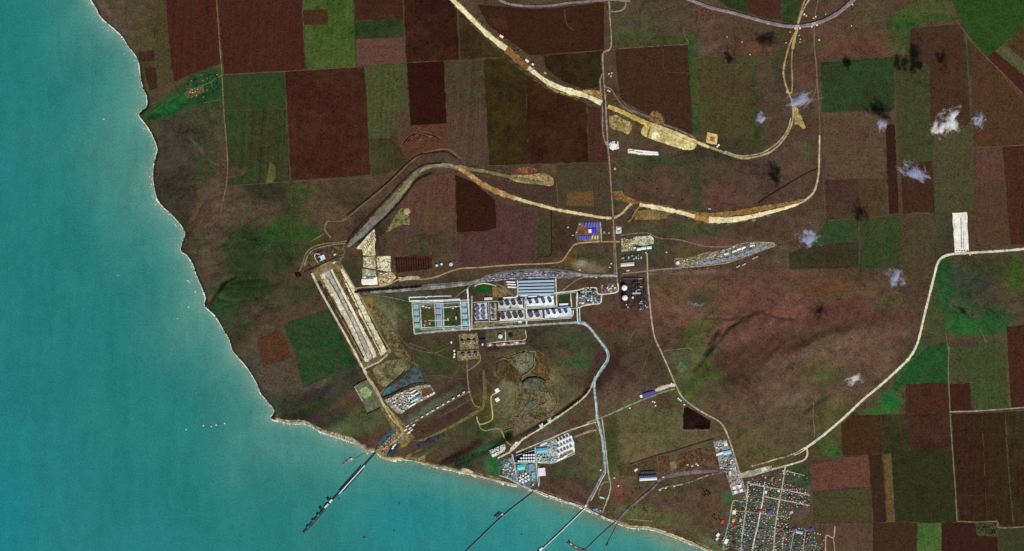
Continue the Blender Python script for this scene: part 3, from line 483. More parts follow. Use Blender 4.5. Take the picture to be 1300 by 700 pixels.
# ------------------------------------------------------------------ fields: label, colour, patch colour, furrow (turn in degrees, strength), outline
FIELDS = [
 # north-west
 ('small dark ploughed patch beside the western field track', (64, 38, 28), None, (0, .2), [(196, 36), (210, 35), (211, 48), (196, 49)]),
 ('dark strip field close above the green coastal valley', (66, 42, 30), None, (90, .2), [(183, 87), (198, 86), (200, 112), (190, 116)]),
 ('dark ploughed patch near the bend of the north coast', (70, 46, 34), None, (0, .2), [(176, 66), (196, 64), (197, 78), (177, 79)]),
 ('tall olive strip field west of the red brown plough land', (78, 66, 42), (68, 62, 36), (90, .35), [(196, 0), (209, 0), (214, 50), (218, 100), (205, 106), (199, 80), (197, 50)]),
 ('red brown ploughed field with a fine track down its middle', (74, 37, 28), (68, 34, 25), (90, .6), [(211, -4), (273.5, -4), (280, 81), (262, 87), (247, 93), (222, 104), (219, 90), (213, 40)]),
 ('wide red brown field reaching to the bright green field', (74, 41, 31), (66, 32, 25), (90, .5), [(275.5, -4), (383, -4), (387, 88.5), (330, 92), (284, 94)]),
 ('bright green field with a brown notch in its upper left', (56, 80, 33), (64, 80, 38), (90, .6), [(384.5, -4), (448, -4), (452, 84.5), (389, 88)]),
 ('small brown notch in the corner of the bright green field', (78, 50, 32), None, (0, .2), [(385, 12), (416, 12), (416.5, 31), (386, 32)]),
 ('dark green crop field east of the field track', (40, 66, 33), (48, 58, 33), (90, .3), [(284.5, 95.5), (361, 91.5), (363, 138), (285, 140)]),
 ('dull olive field below the dark green crop', (60, 56, 34), (44, 60, 32), (90, .9), [(285.5, 141), (363, 139), (368, 229), (290, 235)]),
 ('square maroon ploughed field, darkest of the north-west', (63, 33, 26), (68, 37, 28), (90, .5), [(362, 91), (463, 85.5), (466, 140), (470.5, 222), (370, 229.5)]),
 ('pale yellow green patch in the olive field', (92, 94, 50), (70, 66, 36), (90, .8), [(343, 206), (349, 211), (350, 226), (345, 233), (337, 232), (340, 218)]),
 # north
 ('brown field at the top edge beside the bright green one', (72, 42, 30), (60, 34, 26), (0, .5), [(450, -4), (511, -4), (512, 24.5), (450.5, 26.5)]),
 ('dark green strip field under the top brown field', (36, 56, 28), (52, 56, 32), (0, .3), [(450.5, 27), (512, 25), (512.5, 47.5), (451, 49.5)]),
 ('pinkish bare field under the dark green strip', (102, 66, 60), (92, 60, 54), (0, .3), [(452, 50), (513, 48), (515, 79.5), (453.5, 84)]),
 ('olive green field below the pinkish one', (66, 74, 42), (72, 68, 42), (90, .6), [(462, 85), (515.5, 80.5), (518.5, 138), (502, 141), (501, 160), (496, 176), (468, 176), (465, 110)]),
 ('brown stubble under the olive green field', (64, 52, 34), (56, 58, 34), (90, .5), [(468, 176), (496, 176), (505, 186), (520, 184), (522, 208), (500, 218), (472, 224)]),
 ('long very dark brown field left of the sandy embankment', (50, 26, 20), (60, 32, 24), (90, .35), [(512.5, -4), (570, -4), (580, 6), (582.5, 76), (516, 79.5)]),
 ('nearly black brown field south of the long dark field', (52, 23, 17), (46, 20, 14), (90, .3), [(516.5, 80.5), (563.5, 78), (567, 157), (521, 160)]),
 ('dark brown sliver between embankment and grey olive field', (58, 40, 28), (62, 48, 28), (90, .4), [(582, 12), (596, 27), (612, 44), (634, 63), (643, 72), (584, 76)]),
 ('grey olive field turning pink towards its lower end', (78, 58, 42), (66, 60, 42), (90, .9), [(564.5, 78.5), (614, 77.5), (617, 140), (568, 142)]),
 ('pink brown lower half of the grey olive field', (86, 62, 52), (80, 60, 46), (90, .9), [(568, 142.5), (617, 140.5), (620, 206), (598, 212), (571, 206)]),
 ('dark olive brown field right of the grey field', (50, 38, 22), (58, 46, 22), (90, .4), [(614.5, 76), (644, 74), (667.5, 92), (671, 208), (621, 210)]),
 ('dark brown field beneath the curve of the embankment', (54, 28, 21), (60, 36, 22), (90, .4), [(668, 94), (680, 103), (700, 117), (728, 126), (745, 132), (747, 206), (671.5, 208)]),
 ('brown field west of the north road below the embankment', (76, 46, 40), (66, 40, 30), (90, .5), [(745.5, 134), (762, 138), (765, 180), (771, 192), (772, 206), (748, 206)]),
 ('reddish brown worked ground with tracks under the dark field', (96, 58, 46), (82, 52, 36), (40, .5), [(521, 160.5), (567.5, 157.5), (570, 190), (545, 196), (524, 206), (512, 200), (508, 185)]),
 ('dark red brown field under the northern railway', (62, 36, 26), (56, 30, 22), (0, .4), [(606, 6), (645, 9), (680, 12), (720, 9), (767, 3), (767, 63), (700, 70), (676, 72), (640, 48), (618, 30)]),
 ('reddish strip beside the embankment crown', (76, 44, 36), None, (0, .3), [(620, 24), (643, 20), (645, 38), (632, 38)]),
 ('dark olive field between embankment and north road', (52, 34, 22), (48, 40, 24), (0, .3), [(690, 71.5), (767, 65), (763, 110), (742, 114), (715, 104), (693, 87)]),
 # north, right of the north road
 ('dark red brown field right of the north road', (70, 43, 32), (60, 38, 28), (90, .5), [(781, 62.5), (873, 57), (880, 170), (868, 171), (848, 160), (820, 144), (790, 128), (784, 100)]),
 ('long green strip along the dark field', (44, 70, 32), (54, 70, 36), (90, .5), [(872, 44), (880, 42), (884, 100), (888, 172), (880, 172), (877, 120)]),
 ('olive field with a green upper edge', (78, 60, 40), (62, 64, 38), (90, .5), [(886, 75), (925, 72), (955, 71), (956, 178), (910, 172), (888, 172)]),
 ('dark green field cut by the railway at the top', (40, 58, 26), (46, 62, 32), (0, .3), [(992, -4), (1020, -4), (1012, 24), (1006, 30), (992, 26)]),
 ('small dark green corner field at the top edge', (42, 62, 28), None, (0, .3), [(906, -4), (948, -4), (948.5, 16), (925, 10)]),
 ('brown field between two green corners at the top', (76, 44, 36), (70, 40, 32), (90, .3), [(949, -4), (991, -4), (991.5, 26), (965, 21), (949, 16)]),
 ('dark green field under black cloud shadow', (48, 58, 33), (39, 60, 34), (0, .3), [(1042, 80), (1134, 72.5), (1136, 139), (1120, 140), (1043.5, 142.5)]),
 ('tall olive green strip field with cloud shadow on its top', (66, 66, 42), (58, 60, 34), (90, .4), [(1136, 73), (1154, 70), (1179, 86), (1182, 160), (1185, 200), (1187, 205), (1140, 208), (1138, 160)]),
 ('reddish brown field between olive strip and field track', (73, 45, 34), (66, 46, 34), (90, .4), [(1157, 36), (1195, 33), (1222, 30), (1226, 60), (1232, 159), (1182, 163), (1180, 84), (1155, 69)]),
 ('dark olive triangle beside the large green field', (60, 58, 36), (56, 50, 32), (60, .3), [(1228, 50), (1251, 74), (1240, 66), (1232, 100), (1230, 90)]),
 ('broad brown field below the diagonal strips', (82, 54, 38), (76, 50, 34), (45, .3), [(1233, 54), (1252, 75), (1300, 128), (1306, 132), (1306, 183), (1237, 186), (1234, 130)]),
 ('large vivid green field in the upper right corner', (38, 71, 27), (42, 66, 28), (45, .3), [(1206, -4), (1306, -4), (1306, 26), (1262, 66), (1253, 71), (1228, 46)]),
 ('dark red diagonal strip field', (74, 40, 30), None, (-45, .5), [(1262, 65), (1254, 73), (1306, 126), (1306, 102)]),
 ('pale olive diagonal strip field', (86, 84, 54), (76, 74, 44), (-45, .5), [(1275, 56), (1264, 65), (1306, 101), (1306, 82)]),
 ('brown diagonal strip field at the right edge', (78, 56, 36), (66, 60, 32), (-45, .5), [(1306, 28), (1276, 55), (1306, 80)]),
 ('brown field below the field with cloud shadow', (92, 66, 52), (84, 68, 50), (0, .3), [(1044, 143.5), (1119, 141), (1121, 176), (1124, 206), (1123, 227), (1048, 228)]),
 ('purple brown field above the straight hedge line', (74, 48, 42), (70, 52, 42), (0, .3), [(1048, 229), (1090, 228), (1091, 277), (1050, 280)]),
 ('olive brown field with a cloud shadow at its foot', (80, 58, 40), (72, 58, 38), (90, .4), [(1091, 228), (1124, 227), (1127, 273), (1092, 277)]),
 ('narrow dark maroon strip field', (62, 34, 26), None, (90, .3), [(1124, 160), (1136, 159), (1141, 270), (1129, 272)]),
 ('narrow tan strip beside the maroon one', (92, 66, 48), None, (90, .3), [(1138, 205), (1141, 205), (1145, 270.5), (1141.5, 271)]),
 ('square dark brown field half hidden by small clouds', (68, 42, 34), (62, 38, 26), (90, .3), [(1144, 208), (1183, 205), (1187, 269), (1146, 271)]),
 ('olive field right of the square dark field', (80, 68, 48), (68, 66, 42), (90, .4), [(1186, 166), (1234, 162), (1236, 187), (1237, 267), (1210, 268), (1188, 269), (1185, 206)]),
 ('pinkish field on the far right', (94, 62, 54), (86, 58, 46), (90, .3), [(1239, 189), (1272, 187), (1276, 232), (1239, 234)]),
 ('brown field under the pinkish one', (84, 60, 44), (78, 54, 42), (90, .3), [(1238, 235), (1276, 233), (1282, 308), (1230, 317), (1229, 272), (1238, 268)]),
 ('dark red brown field at the right edge', (72, 42, 32), (66, 38, 28), (90, .4), [(1273, 187), (1306, 185), (1306, 312), (1283, 310)]),
 ('green field at the bend of the farm track', (34, 72, 38), (48, 62, 36), (90, .4), [(1050, 281), (1090, 278), (1091, 305), (1024, 312), (1036, 300)]),
 ('dull brown field below the green one', (62, 50, 36), (56, 52, 36), (0, .3), [(1024, 313), (1091, 306), (1091, 340), (1002, 342), (1002, 322)]),
 ('dark green field above the thin cloud', (42, 66, 34), (56, 60, 34), (90, .5), [(1091, 278), (1142, 273), (1145, 342), (1092, 340)]),
 ('brown field left of the white cleared yard', (80, 58, 44), (70, 60, 42), (90, .4), [(1143, 273), (1184, 271), (1187, 340), (1178, 370), (1146, 344)]),
 ('olive strip field touching the white cleared yard', (68, 54, 42), (58, 60, 40), (90, .4), [(1184.5, 271), (1208.5, 270), (1212, 321), (1195, 326), (1188, 334)]),
 # centre
 ('purple pink field inside the bend of the grey cutting', (100, 58, 54), (84, 62, 46), (90, .6), [(522, 232), (545, 226), (576, 217), (577.5, 262), (577, 285), (545, 300), (530, 285), (510, 285), (510, 262)]),
 ('greenish brown field below the purple one', (72, 62, 44), (82, 56, 50), (90, .6), [(480, 300), (510, 286), (530, 286), (545, 301), (577, 286), (580, 322), (520, 324), (484, 318)]),
 ('small very dark square field in the purple land', (54, 28, 21), (48, 26, 18), (90, .3), [(578, 222), (600, 231), (629, 254), (630, 290), (612, 294), (580, 295)]),
 ('purple field right of the dark square', (86, 52, 52), (78, 52, 46), (90, .6), [(630, 254), (655, 264), (679, 270), (681, 330), (625, 336), (583, 338), (581, 297), (630, 292)]),
 ('olive strip field east of the purple one', (70, 62, 42), (64, 56, 40), (90, .5), [(680, 271), (698, 274), (700, 326), (682, 329)]),
 ('dark brown field west of the blue roofed camp', (66, 48, 36), (76, 58, 44), (90, .4), [(702, 275), (722, 277), (722, 322), (716, 328), (702, 328)]),
 ('purple brown wedge between the two haul roads', (80, 54, 50), (68, 50, 40), (20, .4), [(592, 220), (640, 231), (700, 238), (706, 222), (705, 262), (660, 250), (625, 238)]),
 ('brown field west of the middle road', (80, 60, 46), (66, 58, 40), (0, .3), [(707, 210), (772, 207), (776, 262), (776, 273), (745, 270), (706, 262)]),
 ('orange brown patch of bare soil west of the middle road', (110, 80, 50), (88, 64, 40), (0, .5), [(719, 244), (753, 243), (754, 262), (720, 261)]),
 ('maroon striped seed beds beside the cream yards', (74, 44, 34), (60, 34, 26), (0, 1.6), [(500, 327), (531, 325), (548, 327), (549, 341), (504, 347)]),
 # west middle
 ('bright green field beside the long earthwork', (38, 66, 36), (48, 60, 37), (-24, .5), [(359, 412), (418, 392), (433, 424), (374, 446)]),
 ('dark green lower half of the field beside the earthwork', (34, 66, 34), (48, 64, 36), (-24, .7), [(374, 446), (433, 424), (452, 463), (420, 478), (385, 493)]),
 ('rust brown field next to the bright green field', (88, 54, 36), (80, 50, 34), (-24, .5), [(327, 431), (357, 419), (370, 453), (334, 466)]),
 ('grey brown field below the rust brown one', (84, 68, 58), (76, 64, 52), (-24, .5), [(334, 467), (370, 454), (383, 492), (352, 501), (338, 488)]),
 # south-east
 ('green sown field along the cream road bend', (32, 74, 36), (40, 70, 38), (60, .4), [(1165, 452), (1180, 440), (1202, 436), (1203, 485), (1150, 487), (1137, 498), (1132, 492), (1150, 472)]),
 ('dark brown field under the green sown field', (72, 42, 32), (66, 38, 26), (90, .4), [(1150, 488), (1203, 486), (1206, 522), (1206, 524), (1150, 526)]),
 ('small dark field beside the field path', (68, 38, 30), None, (90, .4), [(1206, 488), (1231, 487), (1234, 521), (1207, 522)]),
 ('olive field between two dark ones on the right', (64, 70, 42), (56, 68, 38), (90, .5), [(1204.5, 441), (1240, 436), (1273, 434), (1280, 518), (1235, 520), (1232, 486), (1205, 485)]),
 ('tan strip at the foot of the right hand dark field', (92, 78, 50), None, (90, .4), [(1274, 434), (1278, 434), (1284, 518), (1280.5, 518)]),
 ('dark brown field at the right edge above the road', (70, 40, 30), (64, 36, 26), (90, .4), [(1278, 415), (1306, 413), (1306, 517), (1284, 517.5)]),
 ('huge dark brown field in the lower right', (58, 34, 27), (54, 36, 24), (90, .6), [(1208, 526), (1246, 525), (1253, 663), (1217, 663)]),
 ('olive brown strip in the lower right fields', (56, 42, 26), (52, 36, 24), (90, .8), [(1246.5, 525), (1276, 524), (1287, 668), (1270, 668), (1266, 660), (1254, 663)]),
 ('dark brown strip at the lower right edge', (58, 38, 26), (54, 44, 26), (90, .7), [(1276.5, 524), (1306, 522), (1306, 669), (1288, 668)]),
 ('brown field below the cream road', (72, 44, 28), (60, 40, 26), (90, .4), [(1068, 540), (1082, 528), (1118, 527), (1120, 576), (1102, 576.5), (1070, 580)]),
 ('dark olive field between two brown ones', (48, 46, 30), (56, 50, 32), (90, .4), [(1118.5, 527), (1150, 526.5), (1155, 574), (1121, 576)]),
 ('brown red field west of the lower right track', (62, 38, 32), (66, 44, 32), (90, .4), [(1150.5, 526.5), (1205.5, 525), (1208, 571), (1155.5, 574)]),
 ('pink bare field north-east of the village', (102, 61, 52), (98, 60, 50), (0, .4), [(1028, 590), (1070, 581), (1102, 577.5), (1105, 618), (1032, 624)]),
 ('olive field under the pink field', (76, 66, 42), (70, 60, 40), (0, .5), [(1032, 625), (1105, 619), (1108, 663), (1034, 663)]),
 ('dark strip field right of the pink field', (64, 42, 32), None, (90, .4), [(1103, 577.5), (1120, 576.5), (1125, 663), (1109, 663)]),
 ('narrow tan strip field in the lower right', (104, 76, 50), (92, 74, 46), (90, .4), [(1122, 576.5), (1131, 576), (1136.5, 663), (1126, 663)]),
 ('wide dark olive field in the lower right', (50, 48, 30), (46, 46, 26), (90, .4), [(1131.5, 575.5), (1208, 572), (1215, 663), (1137, 663)]),
 ('light brown field at the bottom edge', (92, 68, 54), (84, 62, 48), (90, .4), [(1034, 664), (1108, 664), (1108, 704), (1040, 704)]),
 ('dark brown field at the bottom edge', (66, 44, 30), (60, 42, 30), (90, .4), [(1108.5, 664), (1163.5, 664), (1164, 704), (1108.5, 704)]),
 ('bright green field at the bottom edge', (62, 94, 44), (66, 88, 42), (90, .3), [(1164.5, 664), (1194.5, 664), (1195, 704), (1164.5, 704)]),
 ('dark maroon field at the bottom edge', (58, 34, 28), (52, 30, 24), (90, .3), [(1195.5, 664), (1238, 664), (1240, 680), (1266, 682), (1267, 704), (1196, 704)]),
 ('dull olive field in the lower right corner', (64, 60, 42), (56, 56, 36), (90, .3), [(1268, 671), (1306, 671), (1306, 704), (1268, 704)]),
 ('black brown pond of waste beside the road bend', (16, 12, 12), (40, 22, 20), (0, .9), [(868, 518), (873, 517), (902, 534), (901, 545), (867, 545)]),
]
for i, (lab, c1, c2, (ang, st), pts) in enumerate(FIELDS):
    t = math.radians(ang - 3 + 90)
    c1, c2 = soften(c1), soften(c2) if c2 else None
    ground_piece('field', lab, pts, c1, c2, (math.cos(t), math.sin(t), st), lift=0.5 + 0.02 * i, amp=0.34, m=M_FIELD)

# ------------------------------------------------------------------ yards, quarries and bare ground: name, label, colours, outline, lift, wear
YARDS = [
 # long earthwork of the rail loop
 ('earthwork', 'long tan earthwork running down to the port', (140, 124, 90), (104, 90, 60), [(394, 344), (414, 333), (431, 331), (452, 368), (476, 412), (497, 447), (468, 466), (457, 466), (430, 412), (404, 362)], 2.6, .5),
 ('gravel_strip', 'cream outer lane of the pale middle strip', (226, 216, 188), (190, 176, 146), [(406, 350), (412, 346), (424, 366), (446, 408), (466, 450), (468, 459), (464, 460), (438, 406), (414, 364)], 3.0, .4),
 ('gravel_strip', 'grey violet lane of the pale middle strip', (188, 182, 172), (158, 150, 140), [(413, 346), (418, 343), (428, 362), (450, 406), (470, 446), (473, 455), (468, 458), (448, 412), (426, 368)], 3.0, .4),
 ('gravel_strip', 'bright inland lane of the pale middle strip', (240, 230, 204), (208, 194, 164), [(419, 342), (422, 342), (434, 364), (456, 406), (476, 444), (478, 453), (474, 455), (452, 408), (430, 364)], 3.0, .4),
 ('soil_strip', 'olive brown soil strip between the pale gravel strips', (112, 94, 54), (82, 66, 38), [(424, 343), (431, 345), (448, 374), (472, 420), (483, 441), (480, 450), (458, 410), (436, 366)], 3.1, .9),
 ('gravel_strip', 'cream gravel strip along the inland edge of the earthwork', (236, 222, 186), (196, 180, 142), [(432, 342), (436, 341), (462, 389), (491, 446), (484, 452), (460, 406), (440, 364)], 3.2, .4),
 ('soil_strip', 'dark brown ditch strip along the coast side of the earthwork', (82, 66, 50), (60, 48, 36), [(402, 358), (407, 357), (432, 404), (461, 458), (456, 460), (430, 412)], 3.1, .6),
 ('earthwork', 'mottled ground at the head of the long earthwork', (104, 86, 62), (64, 52, 38), [(383, 332), (392, 322), (408, 314), (424, 310), (436, 308), (440, 322), (432, 334), (410, 342), (396, 346)], 2.0, .9),
 ('storage_yard', 'olive tan stockyard below the long earthwork', (130, 122, 82), (88, 82, 58), [(462, 474), (490, 458), (512, 455), (522, 466), (505, 478), (492, 490), (484, 500), (478, 498)], 2.6, .6),
 ('storage_yard', 'brown corner of the stockyard below the earthwork', (96, 76, 44), (78, 62, 42), [(465, 476), (474, 470), (480, 486), (487, 494), (481, 500), (474, 490)], 2.8, .5),
 ('coal_yard', 'slate grey wet ground of the coal stockyard', (84, 94, 96), (58, 66, 68), [(485, 503), (492, 492), (503, 486), (512, 479), (520, 468), (530, 464), (537, 480), (538, 487), (525, 488), (508, 493), (496, 499)], 3.0, .5),
 ('coal_yard', 'teal grey puddled corner of the coal stockyard', (62, 112, 108), (70, 100, 104), [(485, 502), (490, 494), (499, 491), (502, 494), (494, 499)], 3.2, .4),
 ('storage_yard', 'green grey square yard left of the stockyard', (108, 112, 84), (92, 98, 72), [(450, 489), (470, 481), (486, 514), (466, 524), (460, 510)], 2.0, .4),
 ('settling_pond', 'pale green round settling pond in the square yard', (150, 166, 126), (122, 136, 96), [(457, 496), (463, 491), (470, 494), (472, 500), (466, 506), (459, 504)], 2.4, .6),
 ('plant_yard', 'pale concrete yard of the coal plant', (170, 164, 150), (130, 122, 104), [(488, 508), (504, 500), (530, 490), (546, 489), (553, 500), (530, 512), (510, 526), (498, 520)], 2.2, .9),
 ('soil_heap', 'rust brown bare corner of the coal plant yard', (112, 80, 44), (88, 66, 40), [(535, 494), (546, 492), (549, 499), (537, 504)], 2.5, .5),
 ('spoil_patch', 'mottled tan ground along the inland edge of the earthwork', (116, 104, 70), (80, 72, 48), [(466, 386), (476, 389), (492, 404), (505, 428), (520, 452), (531, 464), (512, 456), (498, 446), (482, 412)], 1.4, 1.0),
 # cream yards
 ('gravel_yard', 'cream triangular yard with dark stripes', (222, 212, 174), (188, 172, 128), [(475.5, 290), (477, 325), (461, 324), (460, 317), (452, 316), (458, 309)], 2.0, .9),
 ('gravel_yard', 'cream square yard under the triangular one', (206, 196, 150), (172, 156, 112), [(461, 326.5), (476.5, 325.5), (477, 342), (461, 339)], 2.0, .7),
 ('gravel_yard', 'pale square yard right of the cream square', (218, 210, 180), (190, 176, 140), [(478, 326), (496, 325.5), (496.5, 345), (479, 343)], 2.0, .7),
 ('gravel_yard', 'grey green yard above the white roofed depot', (150, 150, 128), (190, 184, 160), [(460, 341), (477, 344), (478, 352), (460, 352)], 2.0, .8),
 ('concrete_yard', 'bright white depot yard', (244, 240, 214), (230, 224, 194), [(460, 352.5), (479, 351.5), (479.5, 361.5), (460, 362)], 2.1, .3),
 ('gravel_yard', 'tan depot yard beside the white one', (196, 176, 130), (150, 124, 84), [(480, 346), (499, 346), (503, 352), (498, 358), (489, 362), (481, 363)], 2.0, .8),
 ('gravel_yard', 'pinkish gravel strip right of the tan depot yard', (186, 164, 146), (160, 136, 112), [(506, 352), (530, 350), (534, 353), (516, 356), (507, 358)], 2.0, .8),
 ('spoil_patch', 'pale olive spoil patch in the purple field', (128, 124, 80), (96, 86, 56), [(484, 312), (493, 298), (503, 290), (510, 292), (520, 285), (517, 268), (510, 264), (503, 272), (496, 284), (488, 298)], 1.6, .8),
 ('spoil_patch', 'bright spot on the spoil patch in the purple field', (190, 178, 128), None, [(512, 268), (518, 264), (521, 270), (514, 273)], 1.9, .6),
 # northern embankment works
 ('quarry_floor', 'yellow sand quarry beside the northern embankment', (210, 194, 134), (176, 156, 92), [(826, 157), (846, 164), (868, 174), (884, 181), (880, 190), (868, 190), (848, 184), (830, 178), (816, 172), (814, 166), (818, 160)], 2.2, .45),
 ('quarry_floor', 'white heap of sand in the yellow quarry', (244, 238, 206), (224, 208, 150), [(828, 170), (834, 167), (838, 172), (834, 177), (828, 176)], 2.6, .5),
 ('quarry_floor', 'pale lip at the end of the yellow quarry', (230, 214, 150), (200, 180, 110), [(868, 184), (875, 183), (873, 190), (866, 190)], 2.6, .4),
 ('spoil_patch', 'mottled sand spoil left of the yellow quarry', (168, 148, 100), (128, 106, 66), [(773, 148), (782, 146), (792, 152), (801, 156), (802, 164), (797, 171), (792, 168), (784, 166), (775, 162)], 2.0, 1.0),
 ('spoil_patch', 'brown spoil heap on the inland side of the embankment', (140, 108, 72), (100, 72, 46), [(824, 146), (832, 140), (840, 146), (844, 154), (836, 158), (826, 154)], 2.0, .9),
 ('spoil_patch', 'sandy lot above the embankment at the road crossing', (178, 148, 92), (140, 102, 58), [(740, 114), (762, 116), (763, 124), (752, 122), (740, 118)], 2.0, .8),
 ('cleared_yard', 'square tan compound right of the quarry', (222, 196, 134), (196, 160, 98), [(898, 168), (911, 171), (910, 184), (896, 181)], 2.2, .5),
 ('cleared_yard', 'rust brown inside of the square tan compound', (150, 104, 58), (184, 140, 84), [(902, 173), (908, 174), (907, 181), (901, 179)], 2.5, .6),
 ('gravel_yard', 'white worksite yard by the north road', (240, 236, 226), (206, 202, 190), [(774, 180), (785, 180), (786, 189), (778, 191), (773, 188)], 2.2, .5),
 ('gravel_yard', 'pale storage strip east of the white worksite', (214, 208, 194), (170, 158, 138), [(797, 189), (836, 193), (836, 198), (812, 197), (797, 195)], 2.0, .5),
 # middle haul road works
 ('soil_strip', 'dusty tan strip under the cream haul road', (136, 112, 68), (108, 86, 52), [(806, 268), (822, 266), (848, 271), (846, 278), (806, 280)], 1.8, .6),
 ('spoil_patch', 'rusty earth at the west end of the cream haul road', (140, 108, 66), (108, 80, 50), [(778, 243), (790, 243), (792, 248), (812, 256), (808, 260), (790, 256), (778, 252)], 1.8, .8),
 ('spoil_patch', 'tan wedge of sand at the end of the haul road', (172, 146, 96), (132, 110, 76), [(640, 222), (672, 222), (690, 220), (702, 227), (701, 236), (682, 234), (655, 231)], 1.8, .7),
 ('spoil_patch', 'orange earth above the tan sand wedge', (140, 92, 62), (104, 66, 48), [(652, 214), (674, 212), (682, 218), (660, 220)], 1.8, .7),
 # blue roofed camp and neighbours
 ('camp_yard', 'trodden yard of the blue roofed camp', (128, 106, 86), (96, 76, 60), [(734, 283), (762, 281), (763, 306), (733, 307), (730, 301)], 1.6, .8),
 ('soil_heap', 'orange brown earth left of the blue roofed camp', (150, 102, 62), (112, 72, 44), [(734, 291), (745, 289), (747, 296), (737, 297)], 1.9, .6),
 ('camp_yard', 'pale lot of the depot right of the middle road', (178, 160, 122), (140, 118, 84), [(788, 303), (806, 304), (807, 318), (789, 320)], 1.8, .9),
 ('camp_yard', 'light green grey gravel lot of the depot', (190, 190, 166), (160, 158, 128), [(804, 301), (826, 299), (830, 303), (830, 310), (812, 312), (804, 309)], 1.8, .7),
 ('camp_yard', 'small white pad beside the middle road', (212, 208, 202), None, [(782, 288), (789, 288), (789, 297), (782, 297)], 1.8, .5),
 ('siding_yard', 'curved gravel siding yard with parked goods', (140, 132, 108), (110, 100, 74), [(856, 328), (880, 326), (898, 320), (920, 317), (950, 310), (965, 307), (983, 308), (984, 312), (960, 320), (930, 331), (900, 336), (870, 339), (857, 338)], 1.8, .9),
 ('siding_track', 'blue grey sidings along the gravel yard', (118, 122, 138), (150, 150, 158), [(880, 334), (908, 329), (930, 324), (950, 317), (975, 312), (979, 314), (955, 321), (930, 330), (905, 335), (882, 337)], 2.1, .8),
 # refinery / tank farm
 ('lawn', 'bright green lot inside the curved road of the plant', (26, 76, 34), (36, 84, 34), [(604, 364), (622, 362), (624, 371), (606, 372)], 1.8, .4),
 ('gravel_lot', 'orange gravel lot right of the green lot', (138, 106, 66), (110, 96, 66), [(624, 364), (640, 366), (648, 372), (642, 377), (626, 378)], 1.6, .9),
 ('bund_floor', 'white concrete floor of the upper left tank row', (214, 214, 210), (190, 190, 180), [(632, 382), (663, 380), (664, 391), (633, 392)], 2.0, .5),
 ('bund_floor', 'white concrete floor of the upper right tank row', (228, 236, 242), (206, 218, 228), [(669, 380), (703, 376), (704, 387.5), (669, 389)], 2.0, .4),
 ('bund_floor', 'cream concrete floor of the lower left tank row', (210, 206, 190), (190, 184, 164), [(634, 396), (665, 394), (666, 406), (635, 408)], 2.0, .5),
 ('bund_floor', 'violet grey concrete floor of the lower middle tanks', (190, 188, 200), (206, 204, 200), [(669, 395), (688, 393.5), (689, 404), (670, 405.5)], 2.0, .5),
 ('bund_floor', 'blue white concrete floor of the lower right tank row', (226, 232, 242), (204, 212, 226), [(691, 394), (724, 391), (726, 401), (692, 404)], 2.0, .4),
 ('bund_floor', 'lilac concrete floor of the square tank cluster', (196, 196, 212), (178, 178, 190), [(602, 386), (618, 384), (619, 405), (604, 407)], 2.0, .5),
 ('bund_floor', 'grey concrete floor of the narrow tank column', (176, 170, 166), (140, 132, 120), [(622, 386), (630, 385), (631, 406), (623, 406.5)], 2.0, .7),
 ('gravel_lot', 'mottled gravel below the tank cluster', (130, 120, 92), (100, 90, 66), [(603, 408), (640, 409), (664, 407), (664, 412), (600, 416)], 1.6, .9),
 ('railway_yard', 'violet grey ballast of the curved loading yard', (126, 122, 134), (104, 102, 112), [(606, 356), (622, 348), (650, 344), (700, 342), (726, 345), (738, 349), (724, 354), (690, 354), (640, 356), (620, 358)], 1.8, .7),
 ('loading_yard', 'grey blue yard of the loading racks', (84, 102, 118), (70, 86, 100), [(657, 356), (704, 353), (706, 376), (660, 378)], 1.8, .5),
 ('gravel_lot', 'dark gravel ground around the loading racks', (98, 92, 84), (84, 76, 62), [(640, 357), (656, 357), (658, 380), (650, 378), (640, 366)], 1.5, .9),
 ('lawn', 'dark green lot beside the loading racks', (44, 66, 40), (52, 60, 38), [(710, 372), (724, 371), (725, 384), (712, 385)], 1.8, .4),
 ('plant_yard', 'grey concrete yard of the process plant', (120, 122, 116), (96, 98, 92), [(733, 375), (742, 366), (756, 366), (758, 373), (764, 376), (762, 385), (734, 389)], 1.8, .8),
 ('plant_yard', 'pinkish yard of the small works by the middle road', (134, 114, 106), (110, 92, 84), [(762, 361), (779, 360), (784, 365), (783, 371), (763, 373)], 1.8, .8),
 ('plant_yard', 'dark yard of the white domed tanks', (58, 46, 42), (72, 56, 48), [(788, 354), (818, 352), (821, 372), (822, 390), (788, 392), (786, 372)], 1.5, .8),
 ('plant_yard', 'olive concrete yard of the grid depot', (100, 104, 90), (84, 88, 66), [(523, 383), (596, 381), (597, 420), (526, 424)], 1.6, .6),
 ('lawn', 'olive grass inside the left square of the grid depot', (78, 70, 44), (64, 70, 44), [(535, 391), (551, 391), (553, 414), (536, 415)], 2.0, .5),
 ('lawn', 'dark grass inside the right square of the grid depot', (60, 66, 44), (52, 62, 42), [(564, 390), (583, 387), (584, 416), (564, 416)], 2.0, .6),
 ('gravel_yard', 'tan yard of the upper three south tanks', (150, 136, 98), (112, 96, 68), [(582, 424), (606, 423), (608, 443), (584, 444)], 1.7, .9),
 ('gravel_yard', 'tan yard of the lower three south tanks', (144, 130, 100), (112, 98, 74), [(580, 446), (608, 444), (608, 456), (581, 458)], 1.7, .9),
 ('gravel_yard', 'olive yard of the two fire water tanks', (96, 88, 66), (82, 74, 56), [(616, 420), (667, 418), (667, 437), (617, 440)], 1.7, .6),
 ('concrete_yard', 'red and white strip at the foot of the two tank yard', (196, 178, 158), (150, 126, 110), [(617, 438), (667, 433), (667, 437), (618, 440.5)], 2.0, 1.0),
 # broken hills south of the plant
